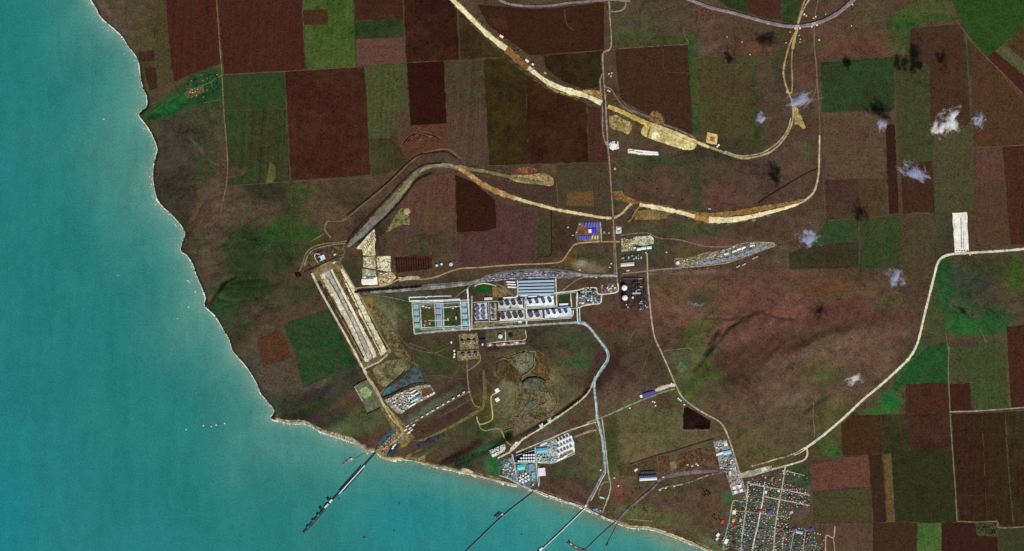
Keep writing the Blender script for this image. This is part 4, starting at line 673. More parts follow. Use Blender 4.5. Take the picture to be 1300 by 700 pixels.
 ('spoil_patch', 'broad olive tan ground of the broken hills', (112, 100, 68), (88, 78, 52), [(630, 458), (650, 448), (680, 444), (700, 462), (702, 488), (710, 506), (704, 526), (680, 536), (656, 547), (642, 540), (652, 520), (654, 494), (640, 482)], 4.0, .9),
 ('spoil_patch', 'grey green gravel floor of the broken hills', (116, 116, 92), (92, 90, 66), [(650, 452), (662, 448), (676, 450), (678, 460), (672, 470), (662, 474), (654, 466)], 12.0, .7),
 ('spoil_patch', 'ochre bowl beside the grey green gravel floor', (112, 92, 52), (84, 68, 40), [(680, 450), (690, 456), (696, 468), (695, 480), (684, 478), (674, 474), (679, 463)], 11.0, .7),
 ('spoil_patch', 'dark brown rim of the ochre bowl', (76, 58, 42), (92, 74, 50), [(676, 446), (686, 449), (695, 460), (699, 474), (696, 476), (690, 460), (682, 452)], 11.6, .6),
 ('spoil_patch', 'slate grey wet hollow in the broken hills', (98, 100, 88), (80, 82, 68), [(664, 487), (674, 481), (688, 482), (692, 489), (688, 497), (676, 499), (668, 495)], 6.0, .8),
 ('spoil_patch', 'olive heart of the slate grey hollow', (98, 96, 62), (84, 82, 54), [(672, 488), (682, 487), (684, 494), (674, 495)], 6.6, .7),
 ('spoil_patch', 'pale tan terrace below the slate grey hollow', (128, 112, 84), (96, 82, 60), [(690, 498), (702, 500), (706, 512), (698, 522), (684, 524), (682, 516), (694, 510)], 11.0, .9),
 ('spoil_patch', 'blue grey spoil heap in the broken hills', (104, 106, 96), (86, 86, 70), [(668, 514), (678, 508), (684, 510), (676, 518), (664, 526), (658, 528)], 9.0, .9),
 ('spoil_patch', 'rusty rough ground left of the broken hills', (98, 80, 52), (70, 54, 38), [(630, 462), (642, 458), (652, 466), (662, 476), (660, 486), (648, 484), (632, 478)], 12.0, 1.0),
 ('spoil_patch', 'grey brown stony ground above the ravine', (112, 100, 76), (76, 66, 50), [(648, 530), (664, 528), (682, 524), (700, 524), (690, 532), (668, 540), (652, 546), (644, 540)], 8.0, 1.0),
 # pads in the hills
 ('sports_field', 'green sports field in a tan square near the gully', (92, 112, 84), (78, 96, 70), [(864, 459), (873, 467), (866, 475), (858, 466)], 1.8, .5),
 ('gravel_yard', 'small grey pad on the road above the terminal', (180, 178, 166), None, [(694, 533), (699, 530), (701, 536), (697, 539)], 1.8, .4),
 ('gravel_yard', 'small pale blue pad on the road above the terminal', (190, 206, 200), None, [(684, 540), (689, 537), (690, 543), (687, 545)], 1.8, .4),
 ('gravel_yard', 'cream lay-by where the terminal road widens', (224, 222, 204), (196, 194, 174), [(648, 569), (655, 561), (662, 561), (656, 568), (650, 573), (646, 576)], 1.8, .4),
 ('gravel_yard', 'white yard of the isolated works left of the terminal', (204, 202, 192), (176, 172, 160), [(621, 572), (641, 564), (642, 569), (640, 574), (626, 581)], 1.8, .5),
 # terminal at the shore
 ('lawn', 'bright green slope left of the shore terminal', (38, 90, 50), (70, 104, 66), [(622, 589), (634, 582), (636, 590), (634, 605), (625, 604)], 1.7, .5),
 ('plant_yard', 'blue grey concrete of the shore terminal', (122, 136, 140), (96, 108, 110), [(636, 585), (652, 577), (680, 568), (681, 614), (668, 622), (654, 614), (640, 605)], 1.8, .7),
 ('plant_yard', 'pale concrete of the inland half of the shore terminal', (176, 180, 180), (128, 138, 136), [(681, 568), (696, 560), (707, 557), (708, 586), (700, 589), (681, 588)], 1.9, .7),
 ('bund_floor', 'white concrete floor of the shore terminal tank block', (226, 226, 220), (206, 206, 198), [(706, 557), (724, 549), (729, 562), (730, 574), (708, 585)], 2.1, .4),
 ('bund_floor', 'dark concrete floor under the crowded white tanks', (44, 42, 52), (62, 60, 70), [(652, 577), (666, 572), (678, 569), (679, 586), (652, 588)], 2.1, .5),
 ('lawn', 'olive ground in the corner of the tank block', (112, 110, 82), (140, 134, 104), [(711, 576), (727, 570), (728, 574), (710, 583)], 2.3, .6),
 ('construction_site', 'olive brown ground between the shed and the railway', (74, 66, 40), (88, 64, 48), [(784, 592), (812, 585), (834, 581), (835, 600), (820, 606), (786, 604)], 1.5, .6),
 ('allotment', 'rust red allotment beside the grey shed', (96, 66, 52), (84, 58, 46), [(834, 581), (849, 578), (850, 598), (835, 601)], 1.7, .6),
 ('allotment', 'pale green patch among the allotments', (124, 122, 84), (100, 98, 66), [(850, 586), (857, 585), (859, 594), (852, 598)], 1.9, .7),
 ('allotment', 'rust and brown allotments north of the rail spur', (98, 74, 54), (80, 60, 44), [(860, 578), (881, 571), (905, 566), (912, 590), (885, 597), (860, 599)], 1.6, 1.0),
 ('plant_yard', 'light yard of the workshops by the road', (150, 150, 146), (120, 116, 110), [(905, 561), (921, 557), (935, 590), (934, 598), (914, 596), (911, 580)], 1.8, .9),
 ('plant_yard', 'lilac yard of the market below the rail spur', (176, 164, 160), (142, 126, 116), [(921, 599), (938, 596), (946, 624), (930, 629)], 1.8, .9),
 ('gravel_lot', 'light green grey lot along the village road', (168, 164, 136), (140, 134, 108), [(940, 601), (966, 594), (980, 591), (980, 597), (960, 602), (943, 607)], 1.8, .7),
 ('gravel_lot', 'white patch on the lot along the village road', (232, 226, 206), None, [(966, 595), (972, 593), (973, 597), (968, 599)], 2.2, .4),
 # waterfront of the coal port
 ('wharf', 'slate grey wharf left of the conveyor landing', (72, 86, 98), (58, 72, 84), [(479, 562), (498, 544), (503, 547), (484, 567)], 1.8, .4),
 ('wharf', 'dark slate wharf with white sheds right of the landing', (44, 50, 64), (62, 66, 74), [(491, 578), (497, 563), (509, 563), (506, 570), (497, 581)], 1.8, .5),
 ('wharf', 'long dark slate basin inland of the rough headland', (48, 46, 60), (72, 68, 74), [(525, 561), (537, 561), (550, 554), (562, 549), (566, 553), (545, 564), (533, 568), (524, 566)], 1.8, .5),
 ('gravel_lot', 'tan mottled yard of the conveyor landing', (140, 122, 92), (104, 88, 66), [(478, 572), (490, 560), (508, 545), (520, 548), (522, 556), (512, 562), (497, 562), (491, 577)], 1.6, 1.0),
 ('gravel_lot', 'olive tan yard where the port roads meet', (132, 118, 70), (102, 92, 56), [(483, 508), (497, 522), (508, 532), (520, 547), (527, 556), (516, 566), (502, 574), (489, 580), (476, 573), (490, 556), (499, 546), (491, 532), (482, 516)], 1.55, 1.0),
 ('headland', 'ochre rough headland beside the coal port', (128, 112, 70), (92, 78, 50), [(512, 583), (520, 576), (532, 571), (546, 571), (540, 580), (545, 588), (530, 586)], 1.5, 1.0),
 # white cleared yard in the fields
 ('cleared_yard', 'long white cleared yard beside the eastern road', (240, 236, 224), (226, 220, 202), [(1209, 270.5), (1227.5, 269.5), (1230, 319), (1212, 321)], 2.0, .25),
 ('farmyard', 'small dark green tree filled yard on a field corner', (58, 72, 44), (72, 66, 46), [(1241, 664), (1266, 664), (1266, 680), (1242, 681)], 1.5, .8),
 ('tan_yard', 'tan sand spit ending the loop road', (176, 152, 96), (150, 124, 76), [(1008, 134), (1013, 138), (1019, 152), (1023, 163), (1020, 164), (1013, 158), (1009, 159)], 2.2, .6),
 ('spoil_patch', 'reddish grey broken ground round the northern junction', (96, 64, 52), (78, 56, 42), [(884, 10), (902, 14), (903, 22), (888, 26), (882, 20)], 1.2, 1.0),
 ('hamlet_ground', 'brown trodden ground of the coastal hamlet', (112, 88, 60), (84, 80, 48), [(233, 118), (246, 112), (258, 109), (260, 116), (250, 121), (238, 126)], 1.9, 1.0),
 ('pit', 'black pit at the west end of the earthwork loop', (26, 18, 18), (60, 34, 28), [(374, 346), (381, 345), (383, 351), (376, 353)], 1.6, .8),
]
for i, (nm, lab, c1, c2, pts, lift, wear) in enumerate(YARDS):
    ground_piece(nm, lab, pts, c1, c2, lift=lift + 0.004 * i, amp=0.45, wear=min(1.0, wear * 1.25), smooth=nm in ('spoil_patch', 'headland', 'settling_pond', 'quarry_floor', 'soil_heap', 'coal_yard'))

# ------------------------------------------------------------------ roads, tracks, railways: name, label, points, width, colour, patch, lift, bank, wear
ROADS = [
 # sandy northern embankment
 ('embankment', 'bright sand embankment at the top of the picture', [(571, -4), (583, 8), (600, 25), (617, 42), (632, 54), (643, 62)], [4.0, 5.5, 4.5, 5, 6.5], (246, 234, 188), (222, 202, 146), 1.6, 6, .35),
 ('embankment', 'unfinished brown section of the sand embankment', [(641, 60), (650, 69), (660, 78), (672, 88)], [7.5, 8, 7], (142, 104, 64), (120, 84, 48), 1.4, 4, .6),
 ('embankment', 'bright sand embankment between the brown section and the north road', [(671, 86), (682, 95), (695, 104), (710, 111), (728, 117), (745, 122), (764, 131)], [5, 4.5, 5, 6, 5, 6], (242, 230, 188), (212, 194, 146), 1.6, 5, .4),
 ('embankment', 'yellow sand embankment above the quarry', [(772, 135), (785, 140), (800, 147), (815, 154), (828, 160)], [5, 5, 6], (206, 178, 102), (180, 148, 76), 1.7, 5, .6),
 ('embankment', 'pale edge bank running along the quarry to the loop', [(826, 157), (846, 164), (866, 172), (884, 180), (900, 187)], [3, 3, 3.5], (214, 198, 140), (186, 164, 104), 3.0, 2, .5),
 ('cutting', 'dark cutting along the upper side of the embankment works', [(770, 134), (790, 142), (812, 152), (826, 158), (850, 166), (876, 176)], 2.2, (52, 40, 40), (66, 52, 48), 1.2, 0, .5),
 ('railway', 'grey violet temporary line above the quarry', [(786, 134), (806, 142), (826, 150), (838, 156), (856, 163), (876, 172), (882, 176)], 2.4, (128, 112, 108), (96, 82, 80), 1.6, 0, .5),
 ('haul_road', 'thin tan haul road down to the embankment works', [(768, 110), (776, 114), (784, 126), (794, 138), (804, 144)], 1.3, (150, 122, 88), None, 1.5, 0, .4),
 ('haul_road', 'second thin haul road beside the embankment works', [(784, 122), (794, 132), (802, 140)], 1.0, (128, 100, 72), None, 1.4, 0, .4),
 ('spoil_bank', 'dark mottled spoil bank along the embankment', [(640, 50), (656, 62), (672, 76), (690, 92), (706, 102)], 2.0, (64, 46, 34), (96, 76, 52), 1.1, 0, .9),
 ('spoil_bank', 'brown fringe of spoil on the lower side of the embankment', [(596, 28), (616, 48), (636, 66), (650, 80), (672, 97), (694, 112), (715, 121), (742, 128)], 1.8, (96, 76, 44), (62, 46, 30), 1.0, 0, .9),
 ('spoil_bank', 'sandy shoulder on the lower side of the bright embankment', [(694, 107), (704, 115), (716, 119), (736, 124)], 2.4, (180, 160, 104), (120, 98, 60), 1.3, 0, .9),
 ('quarry_lane', 'pale terrace line along the upper edge of the quarry', [(830, 161), (846, 168), (866, 177), (880, 183)], 1.2, (240, 228, 178), (206, 188, 130), 3.4, 0, .4),
 ('quarry_lane', 'pale terrace line along the foot of the quarry', [(818, 172), (832, 177), (848, 182), (866, 188), (878, 189)], 1.1, (236, 222, 170), (190, 170, 112), 3.4, 0, .4),
 ('quarry_lane', 'brown haul ramp crossing the yellow quarry', [(828, 158), (824, 166), (822, 175)], 1.8, (136, 112, 62), None, 3.5, 0, .5),
 # loop at the north-east
 ('loop_road', 'tan loop road passing under the railway, western lane', [(1030, -4), (1022, 8), (1016, 22), (1010, 40), (1003, 55), (997, 76), (994.5, 92), (997, 106), (1002, 120), (1006, 132), (1007, 146), (1005, 158), (999, 171), (990, 183), (978, 193), (960, 199), (942, 201), (925, 196), (912, 191), (898, 186)], [1.6, 1.6, 2.2, 1.8, 2, 2.2, 2.4, 2.6], (178, 160, 114), (150, 132, 92), 1.6, 1, .4),
 ('loop_road', 'tan loop road, narrow eastern lane', [(1024, -4), (1019, 8), (1013, 28), (1010, 44), (1006, 62), (1005, 84), (1006, 104), (1005, 118)], 1.5, (170, 148, 106), None, 1.8, 0, .4),
 ('loop_road', 'pale inner edge of the loop road', [(1004, 150), (1001, 162), (994, 174), (984, 184), (970, 193), (955, 197), (938, 198), (920, 192)], 1.2, (190, 176, 146), None, 1.9, 0, .3),
 ('embankment', 'fresh tan embankment where the loop lanes split', [(1012, 36), (1009, 48), (1006, 62)], 3.0, (186, 166, 108), (168, 146, 88), 1.7, 2, .5),
 ('gravel_road', 'gravel patch on the loop road crossing the thin cloud', [(998, 116), (1002, 119), (1006, 117)], 2.2, (190, 156, 92), None, 2.0, 0, .5),
 ('farm_track', 'thin brown service track beside the loop', [(1040, -4), (1036, 12), (1034, 30), (1034, 60), (1037, 90), (1036, 112), (1030, 126), (1020, 138)], 1.2, (128, 108, 84), None, 1.3, 0, .4),
 ('farm_track', 'thin straight track on the field edge right of the loop', [(1034, 60), (1037, 96), (1040, 140), (1041, 176)], 1.4, (124, 104, 82), None, 1.2, 0, .4),
 ('haul_road', 'cream haul road coming down from the loop', [(1040.5, 172), (1040, 200), (1039, 222), (1034, 242), (1024, 253), (1008, 261)], [1.6, 1.7, 1.8, 2.2, 3], (204, 188, 152), (180, 160, 122), 1.7, 1, .4),
 ('haul_road', 'broad tan bank of the curved haul road', [(884, 272), (905, 273), (930, 271), (955, 267), (980, 262), (1005, 258), (1020, 254)], [5, 6, 6, 5, 3.5], (150, 114, 68), (126, 92, 54), 1.6, 2, .6),
 ('haul_road', 'bright cream running surface of the curved haul road', [(900, 279), (925, 279.5), (950, 276), (975, 270), (998, 264), (1014, 259)], [7, 7, 5.5, 4, 2.6], (242, 228, 182), (220, 200, 150), 2.2, 1, .35),
 ('haul_road', 'rusty middle section of the curved haul road', [(880, 274.5), (890, 277), (901, 279)], 7, (170, 128, 78), (146, 108, 64), 2.0, 1, .5),
 ('haul_road', 'bright cream western section of the curved haul road', [(812, 260), (830, 263), (850, 267), (868, 271), (882, 275)], [4.5, 5, 5, 4.5], (240, 226, 184), (212, 192, 144), 2.2, 1, .4),
 ('spoil_bank', 'brown western start of the curved haul road', [(779, 250), (795, 254), (810, 257), (826, 260), (850, 265), (884, 270)], [4, 5, 4, 3, 2.5], (134, 100, 56), (108, 80, 46), 1.5, 1, .7),
 ('haul_road', 'cream haul road rising to the middle road', [(802, 259), (796, 264), (790, 271), (782, 276), (776, 277.5)], [4, 2.6, 2.2], (202, 180, 138), None, 1.9, 0, .4),
 ('haul_road', 'thin tan loop south of the cream haul road', [(812, 262), (806, 270), (802, 278), (797, 282)], 1.4, (158, 130, 88), None, 1.9, 0, .4),
 ('haul_road', 'cream haul road running west from the middle road', [(776, 277), (762, 276), (745, 273), (728, 270), (706, 266), (687, 261), (668, 256), (653, 251)], [3.0, 2.8, 3.2, 3.6, 3.4, 4], (222, 200, 154), (196, 170, 120), 1.8, 2, .4),
 ('haul_road', 'ochre haul road climbing to the grey cutting', [(655, 252), (640, 247), (624, 240), (608, 231), (596, 222), (582, 214)], [4.5, 7, 7, 5.5, 4], (150, 108, 64), (176, 146, 98), 1.6, 2, .6),
 ('haul_road', 'olive tan bank north of the purple wedge', [(582, 212), (598, 215), (618, 218), (640, 223), (664, 228), (690, 233)], [5, 4, 3.5, 4, 4], (140, 122, 84), (118, 100, 66), 1.5, 2, .6),
 # grey cutting
 ('cutting', 'wide olive grey cutting curving down to the port', [(586, 215), (570, 211), (552, 211), (538, 214), (526, 223), (515, 237), (503, 251), (490, 265), (476, 279), (464, 291), (452, 302), (441, 313)], [4, 4.5, 5, 6, 7, 8.5, 10, 11.5, 11, 8.5, 6, 3], (120, 113, 90), (98, 92, 74), 1.6, 0, .5),
 ('cutting', 'slate grey floor of the curving cutting', [(503, 254), (492, 268), (478, 281), (464, 294), (452, 305), (442, 314)], [2, 5, 6.5, 6, 4.5, 2.5], (120, 120, 118), (108, 106, 104), 2.0, 0, .4),
 ('cutting', 'yellow green spine of the curving cutting', [(524, 228), (512, 243), (500, 256), (488, 267)], [2, 4, 4, 2], (146, 138, 92), (124, 116, 76), 2.2, 0, .4),
 ('cutting', 'pale grey crest of the curving cutting', [(584, 213), (570, 209.5), (555, 210), (542, 213), (532, 219)], 3.2, (146, 138, 120), (126, 118, 96), 2.3, 0, .4),
 ('ditch', 'dark ditch along the south edge of the cutting', [(548, 220), (532, 227), (520, 240), (508, 256), (494, 271), (480, 284), (466, 298), (455, 308)], 2.6, (44, 32, 26), None, 2.6, 0, .4),
 ('ditch', 'dark ditch along the north edge of the cutting', [(560, 207), (540, 209), (524, 218), (508, 233), (494, 249), (478, 265), (462, 281), (448, 297), (440, 309)], 2.0, (52, 38, 30), None, 2.6, 0, .4),
 ('dirt_road', 'brown dirt road keeping north of the cutting', [(416, 281), (432, 281), (442, 276), (456, 264), (472, 251), (490, 236), (506, 221), (520, 207), (536, 196), (552, 191), (570, 190), (580, 198), (586, 202)], 1.7, (124, 98, 74), None, 1.4, 0, .5),
 ('ditch', 'dark ditch beside the brown dirt road', [(440, 274), (456, 261), (476, 245), (496, 228), (512, 212), (530, 198), (548, 194), (566, 193), (580, 201)], 1.7, (46, 32, 26), None, 2.4, 0, .4),
 ('dirt_road', 'faint track across the purple field', [(586, 216), (575, 220), (555, 228), (540, 246), (526, 260), (518, 266)], 0.9, (58, 40, 36), None, 1.5, 0, .3),
 ('dirt_road', 'curling dirt road at the end of the cutting', [(416, 281), (412, 290), (416, 297), (420, 302)], 2.2, (140, 112, 78), None, 1.5, 0, .6),
 ('dirt_road', 'outer ring road at the head of the earthwork', [(380, 345), (384, 336), (387, 325), (393, 317), (402, 312), (416, 309), (430, 308), (440, 306)], 1.6, (140, 112, 90), None, 2.6, 0, .5),
 ('dirt_road', 'second ring road at the head of the earthwork', [(386, 338), (390, 326), (397, 318), (408, 314), (422, 311), (438, 309)], 1.1, (158, 134, 108), None, 2.7, 0, .5),
 ('dirt_road', 'inner ring road at the head of the earthwork', [(390, 338), (396, 326), (404, 320), (416, 316), (428, 312)], 0.9, (60, 48, 40), None, 2.8, 0, .5),
 ('dirt_road', 'tan track from the meadow to the earthwork', [(411, 297), (403, 302), (394, 307)], 1.1, (128, 120, 72), None, 1.5, 0, .4),
 ('dirt_road', 'white loop road round the blue roofed hut', [(404, 334), (400, 328), (400, 323), (405, 323), (407, 326)], 1.2, (206, 200, 178), None, 2.9, 0, .3),
 ('dirt_road', 'dark cross ditch at the head of the earthwork', [(386, 346), (398, 340), (412, 334), (424, 328), (434, 326)], 1.4, (52, 40, 32), None, 2.9, 0, .4),
 # long earthwork lines
 ('earth_road', 'cream road on the coast side of the long earthwork', [(396, 347), (402, 360), (412, 379), (424, 400), (437, 423), (449, 445), (460, 466), (465, 474)], 2.4, (218, 206, 176), (190, 174, 140), 3.4, 1, .4),
 ('earth_road', 'tan road on the inland side of the long earthwork', [(434, 338), (446, 358), (458, 378), (472, 403), (486, 430), (496, 446)], 1.6, (156, 138, 104), None, 3.3, 0, .4),
 ('ditch', 'dark ditch on the inland side of the long earthwork', [(436, 342), (446, 361), (458, 383), (470, 405), (482, 427), (492, 444)], 2.2, (46, 40, 32), None, 3.0, 0, .4),
 ('ditch', 'black edge between gravel strip and coast ditch', [(412, 366), (424, 386), (438, 410), (450, 432), (462, 455)], 1.8, (64, 54, 44), None, 3.7, 0, .6),
 ('ditch', 'dark seam between outer and grey lane of the earthwork', [(412, 348), (426, 370), (448, 412), (467, 456)], 0.9, (78, 66, 54), None, 3.7, 0, .8),
 ('ditch', 'dark seam between grey and bright lane of the earthwork', [(419, 345), (432, 370), (452, 408), (473, 452)], 0.7, (112, 98, 80), None, 3.7, 0, .9),
 ('ditch', 'dark seam between soil strip and inland gravel strip', [(432, 345), (446, 370), (462, 404), (484, 448)], 1.1, (70, 58, 42), None, 3.8, 0, .9),
 ('ditch', 'dark seam between bright lane and soil strip', [(423, 344), (438, 372), (458, 410), (479, 450)], 0.9, (84, 70, 46), None, 3.8, 0, .9),
 ('earth_road', 'cream cross road closing the long earthwork', [(461, 469), (474, 463), (482, 459), (492, 450)], 2.2, (206, 190, 150), None, 3.9, 0, .5),
 ('earth_road', 'pale road along the coast side of the stockyard', [(462, 471), (468, 481), (474, 490), (480, 500), (487, 514), (496, 530), (506, 541)], [2.6, 4, 3.6, 2.6, 2, 1.8], (190, 178, 150), (166, 150, 118), 3.1, 0, .5),
 ('earth_road', 'tan road from the coal plant down to the landing', [(486, 512), (494, 520), (502, 532), (508, 542), (511, 549), (506, 556), (494, 566), (484, 572)], [1.6, 2, 2.4, 2, 1.5], (182, 164, 116), None, 3.0, 0, .5),
 ('ditch', 'black kerb line between slate yard and coal plant', [(486, 505), (496, 501), (508, 495), (522, 488), (534, 486), (541, 487)], 1.2, (26, 28, 30), None, 3.4, 0, .3),
 ('ditch', 'black line inside the coal stockyard', [(514, 470), (508, 478), (500, 484), (492, 490)], 1.3, (40, 44, 48), None, 3.5, 0, .6),
 ('ditch', 'dark hedge line at the corner of the square yard', [(448, 491), (456, 486), (466, 481)], 1.2, (28, 26, 24), None, 2.6, 0, .3),
 ('ditch', 'dark hedge line below the square yard', [(466, 526), (474, 522), (484, 517)], 1.0, (30, 28, 26), None, 2.6, 0, .3),
 ('earth_road', 'pale edging of the square yard', [(450, 491), (455, 500), (460, 509)], 1.2, (176, 172, 146), None, 2.9, 0, .5),
 # lines of the seed beds and of the broken hills
 ('ditch', 'dark furrow between the maroon seed beds, number 1 from the left', [(503.0, 327), (503.6, 336), (504.0, 346.0)], 1.0, (34, 18, 15), None, 2.0, 0, .4),
 ('ditch', 'dark furrow between the maroon seed beds, number 2 from the left', [(506.1, 327), (506.7, 336), (507.1, 345.7)], 1.0, (34, 18, 15), None, 2.0, 0, .4),
 ('ditch', 'dark furrow between the maroon seed beds, number 3 from the left', [(509.2, 327), (509.8, 336), (510.2, 345.4)], 1.0, (34, 18, 15), None, 2.0, 0, .4),
 ('ditch', 'dark furrow between the maroon seed beds, number 4 from the left', [(512.3, 327), (512.9, 336), (513.3, 345.1)], 1.0, (34, 18, 15), None, 2.0, 0, .4),
 ('ditch', 'dark furrow between the maroon seed beds, number 5 from the left', [(515.4, 327), (516.0, 336), (516.4, 344.8)], 1.0, (34, 18, 15), None, 2.0, 0, .4),
 ('ditch', 'dark furrow between the maroon seed beds, number 6 from the left', [(518.5, 327), (519.1, 336), (519.5, 344.5)], 1.0, (34, 18, 15), None, 2.0, 0, .4),
 ('ditch', 'dark furrow between the maroon seed beds, number 7 from the left', [(521.6, 327), (522.2, 336), (522.6, 344.2)], 1.0, (34, 18, 15), None, 2.0, 0, .4),
 ('ditch', 'dark furrow between the maroon seed beds, number 8 from the left', [(524.7, 327), (525.3, 336), (525.7, 343.9)], 1.0, (34, 18, 15), None, 2.0, 0, .4),
 ('ditch', 'dark furrow between the maroon seed beds, number 9 from the left', [(527.8, 327), (528.4, 336), (528.8, 343.6)], 1.0, (34, 18, 15), None, 2.0, 0, .4),
 ('ditch', 'dark furrow between the maroon seed beds, number 10 from the left', [(530.9, 327), (531.5, 336), (531.9, 343.3)], 1.0, (34, 18, 15), None, 2.0, 0, .4),
 ('ditch', 'dark furrow between the maroon seed beds, number 11 from the left', [(534.0, 327), (534.6, 336), (535.0, 343.0)], 1.0, (34, 18, 15), None, 2.0, 0, .4),
 ('ditch', 'dark furrow between the maroon seed beds, number 12 from the left', [(537.1, 327), (537.7, 336), (538.1, 342.7)], 1.0, (34, 18, 15), None, 2.0, 0, .4),
 ('ditch', 'dark furrow between the maroon seed beds, number 13 from the left', [(540.2, 327), (540.8, 336), (541.2, 342.4)], 1.0, (34, 18, 15), None, 2.0, 0, .4),
 ('ditch', 'dark furrow between the maroon seed beds, number 14 from the left', [(543.3, 327), (543.9, 336), (544.3, 342.1)], 1.0, (34, 18, 15), None, 2.0, 0, .4),
 ('ditch', 'black scar above the slate hollow of the broken hills', [(663, 486), (669, 481), (677, 479), (686, 480), (693, 484)], 1.6, (24, 22, 22), None, 13.0, 0, .4),
 ('dirt_road', 'pale track round the ochre bowl', [(672, 446), (680, 447), (678, 456), (679, 464), (672, 472), (664, 478)], 1.3, (142, 128, 92), None, 13.0, 0, .5),
 ('dirt_road', 'tan track on the rim of the broken hills', [(632, 458), (640, 455), (648, 457), (658, 452), (668, 447)], 1.0, (122, 100, 70), None, 13.5, 0, .5),
 ('dirt_road', 'tan ledge above the ravine', [(640, 548), (656, 543), (676, 538), (694, 529), (704, 519), (708, 508), (704, 500)], 1.4, (124, 102, 70), None, 9.0, 0, .6),
 ('railway_track', 'thin pale track of the yard fan, first laid', [(470, 371.0), (520, 367.0), (570, 363.0), (600, 359.0), (630, 350.5), (680, 346.5), (724, 348.0), (750, 350.0), (783, 350.5)], 0.6, (176, 172, 170), (126, 120, 118), 3.2, 0, .6),
 ('railway_track', 'thin pale track of the yard fan, second laid', [(470, 371.9), (520, 368.1), (570, 363.9), (600, 360.1), (630, 352.0), (680, 348.0), (724, 349.2), (750, 350.8), (783, 351.1)], 0.6, (176, 172, 170), (126, 120, 118), 3.2, 0, .6),
 ('railway_track', 'thin pale track of the yard fan, third laid', [(470, 372.8), (520, 369.2), (570, 364.8), (600, 361.1), (630, 353.5), (680, 349.5), (724, 350.4), (750, 351.5), (783, 351.7)], 0.6, (176, 172, 170), (126, 120, 118), 3.2, 0, .6),
 ('railway_track', 'thin pale track of the yard fan, fourth laid', [(470, 370.1), (520, 365.9), (570, 362.1), (600, 358.0), (630, 349.1), (680, 345.1), (724, 346.9), (750, 349.3), (783, 349.9)], 0.6, (176, 172, 170), (126, 120, 118), 3.2, 0, .6),
 ('dirt_road', 'curved scar in the red ground of the road bend, number 1 from the top', [(508, 186), (517, 174), (530, 168), (546, 169), (560, 176)], 1.0, (116, 80, 62), None, 1.8, 0, .9),
 ('dirt_road', 'curved scar in the red ground of the road bend, number 2 from the top', [(511, 184), (521, 173), (535, 170), (549, 172), (559, 178)], 1.3, (52, 34, 28), None, 1.8, 0, .9),
 ('dirt_road', 'curved scar in the red ground of the road bend, number 3 from the top', [(514, 182), (525, 172), (540, 172), (552, 175), (558, 180)], 1.0, (116, 80, 62), None, 1.8, 0, .9),
 ('dirt_road', 'curved scar in the red ground of the road bend, number 4 from the top', [(517, 180), (529, 171), (545, 174), (555, 178), (557, 182)], 1.3, (52, 34, 28), None, 1.8, 0, .9),
 ('dirt_road', 'curved scar in the red ground of the road bend, number 5 from the top', [(520, 178), (533, 170), (550, 176), (558, 181), (556, 184)], 1.0, (116, 80, 62), None, 1.8, 0, .9),
 ('dirt_road', 'brown loop of earth inside the road bend', [(524, 164), (540, 161), (556, 160), (562, 166), (556, 176), (542, 180), (530, 176)], 1.8, (74, 44, 34), (108, 74, 54), 1.7, 0, .9),
 # north road
 ('asphalt_road', 'north road from the top edge to the sand embankment', [(773, -4), (774, 18), (776, 46), (775.5, 60), (772, 64), (767, 66), (765, 72), (766, 92), (767, 110), (769, 132), (770, 156), (772, 190)], 1.7, (162, 142, 118), (136, 118, 98), 1.6, 0, .4),
 ('asphalt_road', 'parallel lane of the north road', [(765, 93), (762, 102), (763, 120), (765, 140), (765, 162), (767, 176), (772, 187)], 1.5, (150, 132, 112), None, 1.7, 0, .4),
 ('asphalt_road', 'middle road running south to the tank plant', [(772, 188), (774, 210), (776, 240), (778, 270), (780, 300), (782, 330), (783, 350), (784, 358), (785, 366)], 1.9, (154, 128, 110), (132, 106, 90), 1.7, 0, .4),
 ('asphalt_road', 'western lane of the middle road', [(778, 288), (779, 310), (780, 340), (780, 352)], 0.9, (140, 118, 100), None, 1.9, 0, .4),
 ('asphalt_road', 'short loop road at the top of the north road', [(774, 15), (782, 15), (790, 13), (794, 8), (795, -2)], 1.6, (150, 138, 122), None, 1.7, 0, .4),
 ('railway', 'grey railway across the top edge left of the north road', [(628, -4), (640, 3), (655, 6.5), (675, 8), (700, 7), (725, 3.5), (745, 2), (772, 0), (800, 1)], 2.4, (140, 122, 120), (116, 100, 96), 1.6, 3, .3),
 ('railway', 'curved railway embankment in the north-east', [(868, -4), (885, 3), (905, 10), (930, 16), (955, 23), (980, 29.5), (1000, 33), (1020, 32.5), (1040, 28), (1060, 18.5), (1075, 7), (1086, -4)], [2.2, 2.4, 2.4, 3, 3.6], (136, 122, 122), (116, 104, 104), 1.6, 11, .3),
 ('asphalt_road', 'short road stub right of the railway end', [(1078, 2), (1092, -4)], 1.2, (130, 112, 96), None, 1.3, 0, .4),
 # cream road in the east
 ('asphalt_road', 'cream main road sweeping down the east side', [(1306, 315.5), (1280, 318), (1250, 320), (1225, 321.5), (1207, 323), (1196, 327), (1190, 335), (1186, 350), (1180, 374), (1174, 398), (1168, 424), (1163, 440), (1154, 455), (1140, 469), (1118, 489), (1095, 508), (1075, 527), (1052, 547), (1034, 561), (1021, 570)], 2.5, (222, 214, 190), (204, 194, 166), 1.8, 2, .25),
 ('asphalt_road', 'cream main road entering the village', [(1024, 568), (1025, 577), (1021, 584), (1010, 588), (996, 592), (980, 596), (964, 601), (948, 605), (940, 606)], 2.2, (208, 198, 170), None, 1.8, 0, .3),
 ('farm_track', 'broken pale track parallel to the village road', [(1024, 567), (1012, 574), (998, 580), (985, 583), (970, 588), (954, 592)], 1.7, (196, 172, 152), (130, 96, 78), 1.7, 0, .7),
